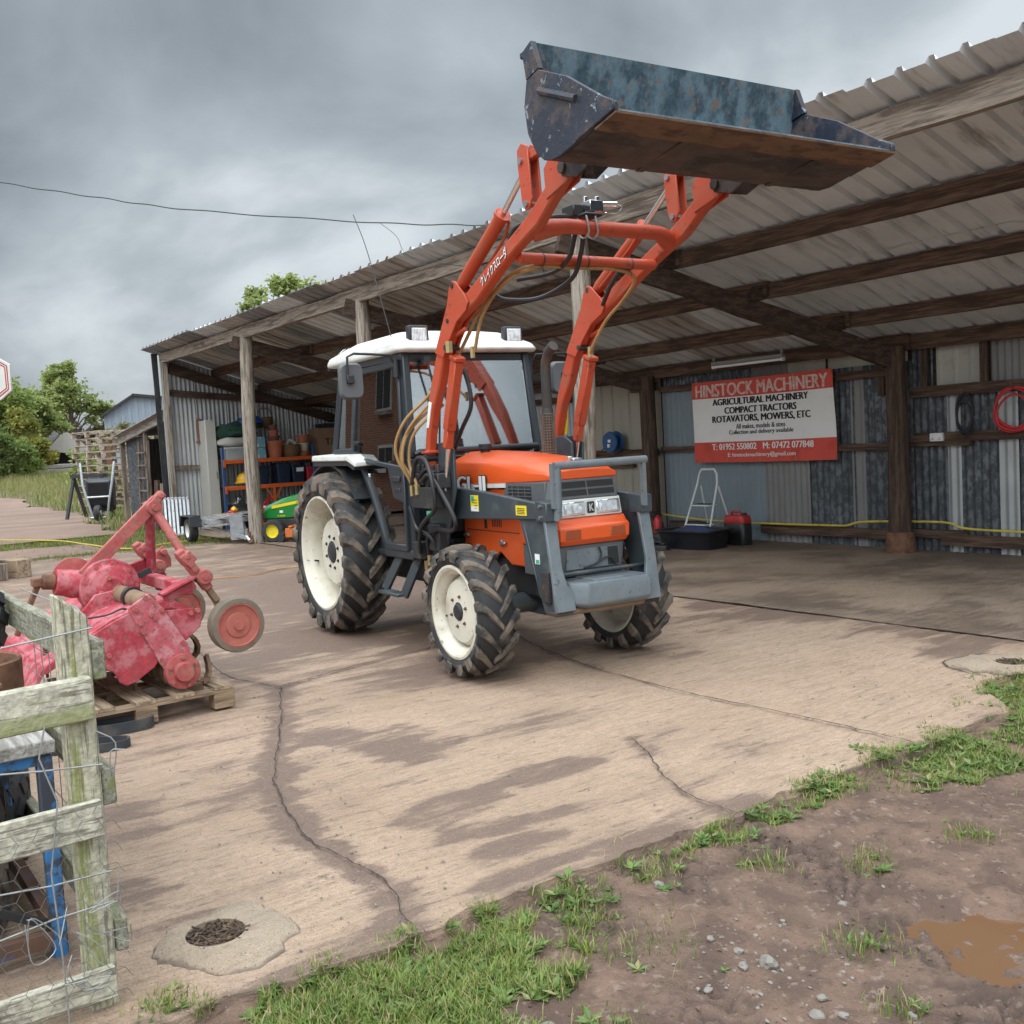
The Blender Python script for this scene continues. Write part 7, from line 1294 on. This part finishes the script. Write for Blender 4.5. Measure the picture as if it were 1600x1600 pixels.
# ------------------------------------------------------------------ trees, hedges and farm buildings in the distance
wood('bark', (.13, .1, .075), 'z', (.05, .04, .03), .7)
def tree(name, label, cat, x, y, h, crown, leaf, nleaf, lsz, trunk_r=.2, seed=0, z0=None, group=None, limbs=9, holes=.35):
    """tapered trunk and limbs; thousands of leaf faces spread through uneven clumps"""
    r6 = random.Random(seed); z = hill(x, y) - .05 if z0 is None else z0; t = thing(name, label, cat, (x, y, z), 0, group); g = MB()
    top = Vector((r6.uniform(-.3, .3), r6.uniform(-.3, .3), h * .72)); g.tube([(0, 0, 0), (top.x * .3, top.y * .3, h * .3), top], [trunk_r, trunk_r * .7, trunk_r * .2], 9)
    clumps = []
    for k in range(limbs * 3):
        c, rr = crown[k % len(crown)]; d = Vector((r6.gauss(0, 1), r6.gauss(0, 1), r6.gauss(0, 1))).normalized() * r6.uniform(.35, .95)
        p = Vector((c[0] + d.x * rr[0], c[1] + d.y * rr[1], c[2] + d.z * rr[2])); clumps.append((p, r6.uniform(.22, .42) * min(rr)))
        if k < limbs * 2: b = Vector((top.x * .5, top.y * .5, h * r6.uniform(.2, .6))); m = (b + p) / 2 + Vector((0, 0, h * .04)); g.tube([b, m, p], [trunk_r * .35, trunk_r * .2, .012], 6)
    g.build('trunk', MATS['bark'], t); g = MB(); n = 0
    for i in range(nleaf):
        p, rr = clumps[r6.randrange(len(clumps))]; q = p + Vector((r6.gauss(0, 1), r6.gauss(0, 1), r6.gauss(0, .8))) * rr * .62
        if noise.noise(q * (1.6 / max(.4, h / 6)) + Vector((seed, 0, 0))) < -holes: continue
        if q.z < .1: q.z = r6.uniform(.05, .4)
        a = Vector((r6.gauss(0, 1), r6.gauss(0, 1), r6.gauss(0, .6))).normalized(); b = a.cross(Vector((r6.gauss(0, 1), r6.gauss(0, 1), r6.gauss(0, 1)))).normalized(); l = lsz * r6.uniform(.6, 1.3); w_ = l * .45
        g.add([q - a * l / 2, q + b * w_ / 2, q + a * l / 2, q - b * w_ / 2], [(0, 1, 2, 3)])
    g.build('crown', MATS[leaf], t, smooth=0, recalc=False); return t
leafmat('leaf_mid', (.1, .165, .035), (.3, .37, .095), .42, .6); leafmat('leaf_light', (.16, .22, .06), (.42, .47, .17), .45, .5); leafmat('leaf_yellow', (.15, .18, .04), (.42, .38, .09), .45, .5); leafmat('leaf_dark', (.08, .13, .035), (.22, .28, .08), .38, .6); leafmat('leaf_brown', (.12, .13, .05), (.26, .22, .1), .3, .4)
tree('ash_tree', 'light airy ash tree rising left of the barns', 'tree', -82, 18.2, 9.0, [((0, 0, 6.0), (2.2, 2.1, 1.8)), ((.2, 1.6, 4.6), (1.7, 1.7, 1.3)), ((-.2, -.3, 7.2), (1.3, 1.2, 1.2)), ((0, -1.8, 5.2), (1.6, 1.4, 1.4))], 'leaf_light', 19000, .34, .22, 3, holes=.06, limbs=14)
tree('broadleaf_tree', 'full green tree at the left edge behind the hedge', 'tree', -64.5, 10.2, 7.6, [((0, -.2, 4.6), (2.2, 1.9, 2.0)), ((0, -1.3, 5.4), (1.8, 1.6, 1.7)), ((.3, .9, 3.4), (1.7, 1.4, 1.5)), ((.3, .2, 2.0), (1.7, 1.6, 1.6))], 'leaf_mid', 17000, .27, .25, 5)
tree('young_ash', 'pale feathery young tree between the full tree and the tall ash', 'tree', -70, 13.2, 6.6, [((0, 0, 4.0), (1.7, 1.4, 1.5)), ((0, 1.0, 3.2), (1.4, 1.1, 1.1)), ((0, -.9, 4.6), (1.2, 1.0, 1.2))], 'leaf_light', 14000, .3, .15, 23, limbs=12)
tree('autumn_tree', 'yellowing bush between the full tree and the low barn', 'bush', -61.5, 10.9, 4.2, [((0, 0, 2.6), (1.5, 1.1, 1.5)), ((.2, .7, 1.6), (1.4, 1.0, 1.1))], 'leaf_yellow', 10000, .24, .14, 7)
tree('hedge_bush', 'dark green bush low at the left edge of the path', 'bush', -57.5, 8.6, 3.4, [((0, 0, 1.5), (1.6, 1.2, 1.3)), ((0, 1.1, 1.0), (1.2, 1.0, .9)), ((0, -1.3, 1.7), (1.4, 1.2, 1.4))], 'leaf_dark', 12000, .24, .12, 9)
tree('hedge_bush', 'green bush in front of the plank fence', 'bush', -60.0, 10.6, 2.2, [((0, 0, 1.1), (1.2, 1.1, 1.0))], 'leaf_mid', 6000, .22, .1, 11)
tree('background_hedge', 'brownish hedge running behind the barn roofs', 'hedge', -84, 21, 4.6, [((0, -3, 3.0), (1.5, 3, 1.3)), ((0, 1, 2.9), (1.5, 3, 1.2)), ((0, 5, 2.8), (1.5, 3, 1.2)), ((0, 9, 2.6), (1.5, 3, 1.2))], 'leaf_brown', 14000, .34, .12, 13, limbs=12)
tree('ivy_bank', 'brown-green scrub growing over the bank behind the pallets', 'bush', -46, 13.6, 3.0, [((0, -.6, 2.1), (1.2, 1.4, .7)), ((0, 1.2, 2.3), (1.2, 1.5, .7))], 'leaf_brown', 9000, .2, .1, 15)
tree('elder_bush', 'green shrub climbing at the corner of the shed roof', 'shrub', -25.5, 8.7, 3.3, [((0, 0, 2.6), (.6, .8, .55)), ((.2, .5, 2.2), (.6, .7, .6))], 'leaf_mid', 5000, .14, .06, 17)
tree('nettle_clump', 'bright green shrub between plank fence and pallets', 'shrub', -40, 9.3, 2.4, [((0, 0, 1.3), (.7, .55, .9)), ((0, .3, .7), (.7, .6, .6))], 'leaf_light', 5000, .17, .06, 19)
tree('roof_tree', 'pale green tree top rising behind the shed roof', 'tree', -30.2, 13.2, 7.4, [((0, 0, 6.3), (1.2, 1.0, .75)), ((.0, .8, 6.35), (1.0, .7, .65)), ((0, -.7, 5.9), (1.0, .6, .5)), ((0, .1, 5.7), (1.2, 1.3, .6))], 'leaf_light', 14000, .2, .16, 21, z0=0, holes=.3, limbs=18)
# low dark barn, metal barn, plank fence
br = thing('low_barn', 'low open barn with a dark tiled roof far beyond the path', 'barn', (-72.0, 16.4, 1.0), rad(8)); mat('barn_roof', (.05, .048, .045), .9, 0, .3, 2, (.12, .115, .09), 3, .5, .65, .7); mat('pale_boards', (.42, .4, .36), .8, 0, .1, 5)
MB().loft([[(0, -2.2, 1.55), (0, 1.6, 1.25), (0, 1.6, 1.33), (0, -.9, 2.85), (0, -2.2, 1.62)], [(-9, -2.2, 1.55), (-9, 3.6, 1.25), (-9, 3.6, 1.33), (-9, -.9, 2.85), (-9, -2.2, 1.62)]]).build('roof', MATS['barn_roof'], br, smooth=0)
MB().prism([(-2.2, 1.5), (.9, 1.0), (.9, 1.3), (-.9, 2.78)], 'x', .02, .08).build('gable_boards', MATS['pale_boards'], br, smooth=0); MB().b2((-8.8, -2, -.2), (-8.6, 4, 1.5)).b2((-8.8, -2.1, -.2), (-.5, -2.0, 1.5)).build('walls', MATS['machine_black'], br); MB().beam((.1, .75, -.2), (.1, .75, 1.4), .22, .22).beam((.1, -1.9, -.2), (.1, -1.9, 1.5), .22, .22).build('posts', MATS['rust'], br)
MB().loft([[(-.06, .3, 2.13), (-.06, 1.0, 1.72), (-.06, 1.0, 1.75), (-.06, .3, 2.16)], [(-2.4, .3, 2.13), (-2.4, 1.0, 1.72), (-2.4, 1.0, 1.75), (-2.4, .3, 2.16)]]).build('rooflight', MATS['sticker_white'], br)
mb_ = thing('metal_barn', 'blue-grey metal barn gable rising behind the pallet stack', 'barn', (-51.3, 13.7, .95), rad(-15.7)); mat('barn_blue', (.25, .3, .35), .6, .1, .08, 1, (.25, .28, .31), 3, .5, .7, .6)
g = MB(); n = 26
for k in range(n): y0 = -.8 + 4.1 * k / n; y1 = -.8 + 4.1 * (k + 1) / n; tp = lambda y: 2.86 + .62 * (y + .8) if y < .55 else 3.7 - .12 * (y - .55); a_ = .03 if k % 2 else 0; g.add([(a_, y0, 2.05), (a_, y1, 2.05), (a_, y1, tp(y1)), (a_, y0, tp(y0))], [(0, 1, 2, 3)])
g.build('gable_sheets', MATS['barn_blue'], mb_, smooth=0); MB().beam((.15, -.95, 2.76), (.15, .6, 3.75), .3, .1).beam((.15, .55, 3.76), (.15, 3.4, 3.4), .3, .12).build('verge', MATS['machine_black'], mb_); MB().loft([[(0, -.9, 2.8), (0, .55, 3.72), (0, 3.4, 3.38), (0, 3.4, 3.42), (0, .55, 3.77), (0, -.9, 2.85)], [(-8, -.9, 2.8), (-8, .55, 3.72), (-8, 3.4, 3.38), (-8, 3.4, 3.42), (-8, .55, 3.77), (-8, -.9, 2.85)]]).build('roof', MATS['barn_roof'], mb_); MB().beam((0, -.7, -.9), (0, -.7, 2.1), .25, .25).beam((0, -.6, 1.2), (0, .4, 2.1), .14, .14).beam((0, 3, -.9), (0, 3, 2.1), .25, .25).build('posts', MATS['rust'], mb_)
t = thing('plank_fence', 'pale weathered plank fence across the end of the path', 'fence', (-66.5, 13.9, 1.0), rad(-3))
for k in range(4): MB().beam((0, -2.2, -.3 + .25 * k), (.02, 1.6, -.3 + .25 * k + .03), .05, .2, seg=5, jit=.02).build('plank', MATS['plank_grey'], t, smooth=0)
MB().beam((-.1, -2.1, -.5), (-.1, -2.1, .7), .15, .15).beam((-.1, 1.5, -.5), (-.1, 1.5, .8), .15, .15).build('posts', MATS['old_board_z'], t)
# basketball backboard on its pole, just reaching into the picture
bb = thing('basketball_board', 'white basketball backboard with a red border at the left edge', 'backboard', (-16.3, 1.85, 0), rad(64)); mat('board_red', (.42, .05, .06), .5)
PB = [(-.52, 2.62), (-.52, 2.98), (-.34, 3.1), (.34, 3.1), (.52, 2.98), (.52, 2.62), (.36, 2.5), (-.36, 2.5)]
def inset(k): return [(q[0] * (1 - k / .5), 2.8 + (q[1] - 2.8) * (1 - k / .3)) for q in PB]
bb.rotation_euler = (0, 0, rad(54)); bb.location = (-15.75, 2.28, -.1)
MB().prism(PB, 'y', -.02, .02).build('board', MATS['cab_white'], bb, bevel=.006)
for k, m_ in ((.03, 'board_red'), (.045, 'cab_white'), (.055, 'board_red'), (.07, 'cab_white')): MB().prism(inset(k), 'y', -.0215 - k * .03, -.0205 - k * .03).build('border', MATS[m_], bb)
MB().beam((-.15, .06, 0), (-.15, .06, 2.9), .08, .08).box((-.15, .05, 2.8), (.3, .06, .3)).build('pole', MATS['machine_black'], bb)
MB().lathe([(.21, 0), (.225, .0), (.225, .015), (.21, .015), (.21, 0)], Matrix.Translation((0, -.25, 2.6)), 24).build('hoop', MATS['rack_orange'], bb)
# overhead wire and its drop
ow = thing('overhead_wire', 'thin overhead cable crossing the cloudy sky to the shed', 'cable', (-10.5, 3, 0)); mat('wire_dark', (.03, .05, .052), .6)
WP = [(-15.2, .5, 5.55), (-14.013, 1.501, 5.077), (-13.027, 2.341, 4.732), (-12.074, 3.14, 4.428), (-11.153, 3.898, 4.157), (-9.71, 5.383, 3.843), (-8.813, 6.122, 3.694), (-8.5, 6.4, 3.62)]
P = catmull([(a + 10.5, b - 3, c) for a, b, c in WP], 14)
MB().tube([q + Vector((0, 0, .006 * math.sin(i * .9))) for i, q in enumerate(P)], .0065, 6).build('cable', MATS['wire_dark'], ow)
MB().tube([(-9.5 + 10.5, 5.28 - 3, 3.8), (-9.29 + 10.5, 5.36 - 3, 3.62), (-9.12 + 10.5, 5.42 - 3, 3.38), (-9.04 + 10.5, 6.1 - 3, 3.3)], .003, 5, smooth=5).build('drop_wire', MATS['wire_dark'], ow)

# brick farmhouse along the left of the yard, out of the picture but mirrored in the cab door glass
hs_ = thing('brick_house', 'red brick farmhouse facing the yard from the left', 'house', (-19, -4.2, 0))
bm_ = bpy.data.materials.new('brickwork'); bm_.use_nodes = True; t = bm_.node_tree; b = t.nodes['Principled BSDF']; tcb = _n(t, 'ShaderNodeTexCoord'); mpb = _n(t, 'ShaderNodeMapping'); mpb.inputs['Rotation'].default_value = (math.pi / 2, 0, 0); bt_ = _n(t, 'ShaderNodeTexBrick'); bt_.inputs['Scale'].default_value = 4
bt_.inputs['Color1'].default_value = (.34, .14, .08, 1); bt_.inputs['Color2'].default_value = (.26, .1, .065, 1); bt_.inputs['Mortar'].default_value = (.36, .31, .25, 1); t.links.new(tcb.outputs['Object'], mpb.inputs[0]); t.links.new(mpb.outputs[0], bt_.inputs['Vector']); t.links.new(bt_.outputs['Color'], b.inputs['Base Color']); b.inputs['Roughness'].default_value = .9; MATS['brickwork'] = bm_
MB().prism([(-4, 0), (2, 0), (2, 4.4), (-1, 6.4), (-4, 4.4)], 'x', -7, 6).build('wall', MATS['brickwork'], hs_, smooth=0)
rf_ = MB().loft([[(-7.2, -4.3, 4.3), (-7.2, -1, 6.5), (-7.2, 2.3, 4.3), (-7.2, 2.3, 4.45), (-7.2, -1, 6.66), (-7.2, -4.3, 4.45)], [(6.2, -4.3, 4.3), (6.2, -1, 6.5), (6.2, 2.3, 4.3), (6.2, 2.3, 4.45), (6.2, -1, 6.66), (6.2, -4.3, 4.45)]]).build('roof', MATS['barn_roof'], hs_, smooth=0)
MB().b2((2, -1.4, 6.2), (2.9, -.6, 7.6)).build('chimney', MATS['brickwork'], rf_)
for x_, z_ in ((-4.5, 1.0), (.2, 1.0), (3.6, 1.0), (-4.5, 3.0), (-.6, 3.0), (3.6, 3.0)):
    w_ = MB().b2((x_, 1.98, z_), (x_ + 1.1, 2.03, z_ + 1.15)).build('window', MATS['cab_white'], hs_); MB().b2((x_ + .07, 2.032, z_ + .07), (x_ + .52, 2.04, z_ + 1.08)).b2((x_ + .58, 2.032, z_ + .07), (x_ + 1.03, 2.04, z_ + 1.08)).build('pane', MATS['machine_black'], w_); MB().b2((x_ - .08, 2.0, z_ - .1), (x_ + 1.18, 2.12, z_)).build('sill', MATS['plank_grey'], w_)
dr_ = MB().b2((-2.2, 1.98, 0), (-1.2, 2.03, 2.1)).build('door', MATS['cab_frame_paint'], hs_); MB().cyl((-1.32, 2.03, 1.0), (-1.32, 2.09, 1.0), .03).build('handle', MATS['steel'], dr_)
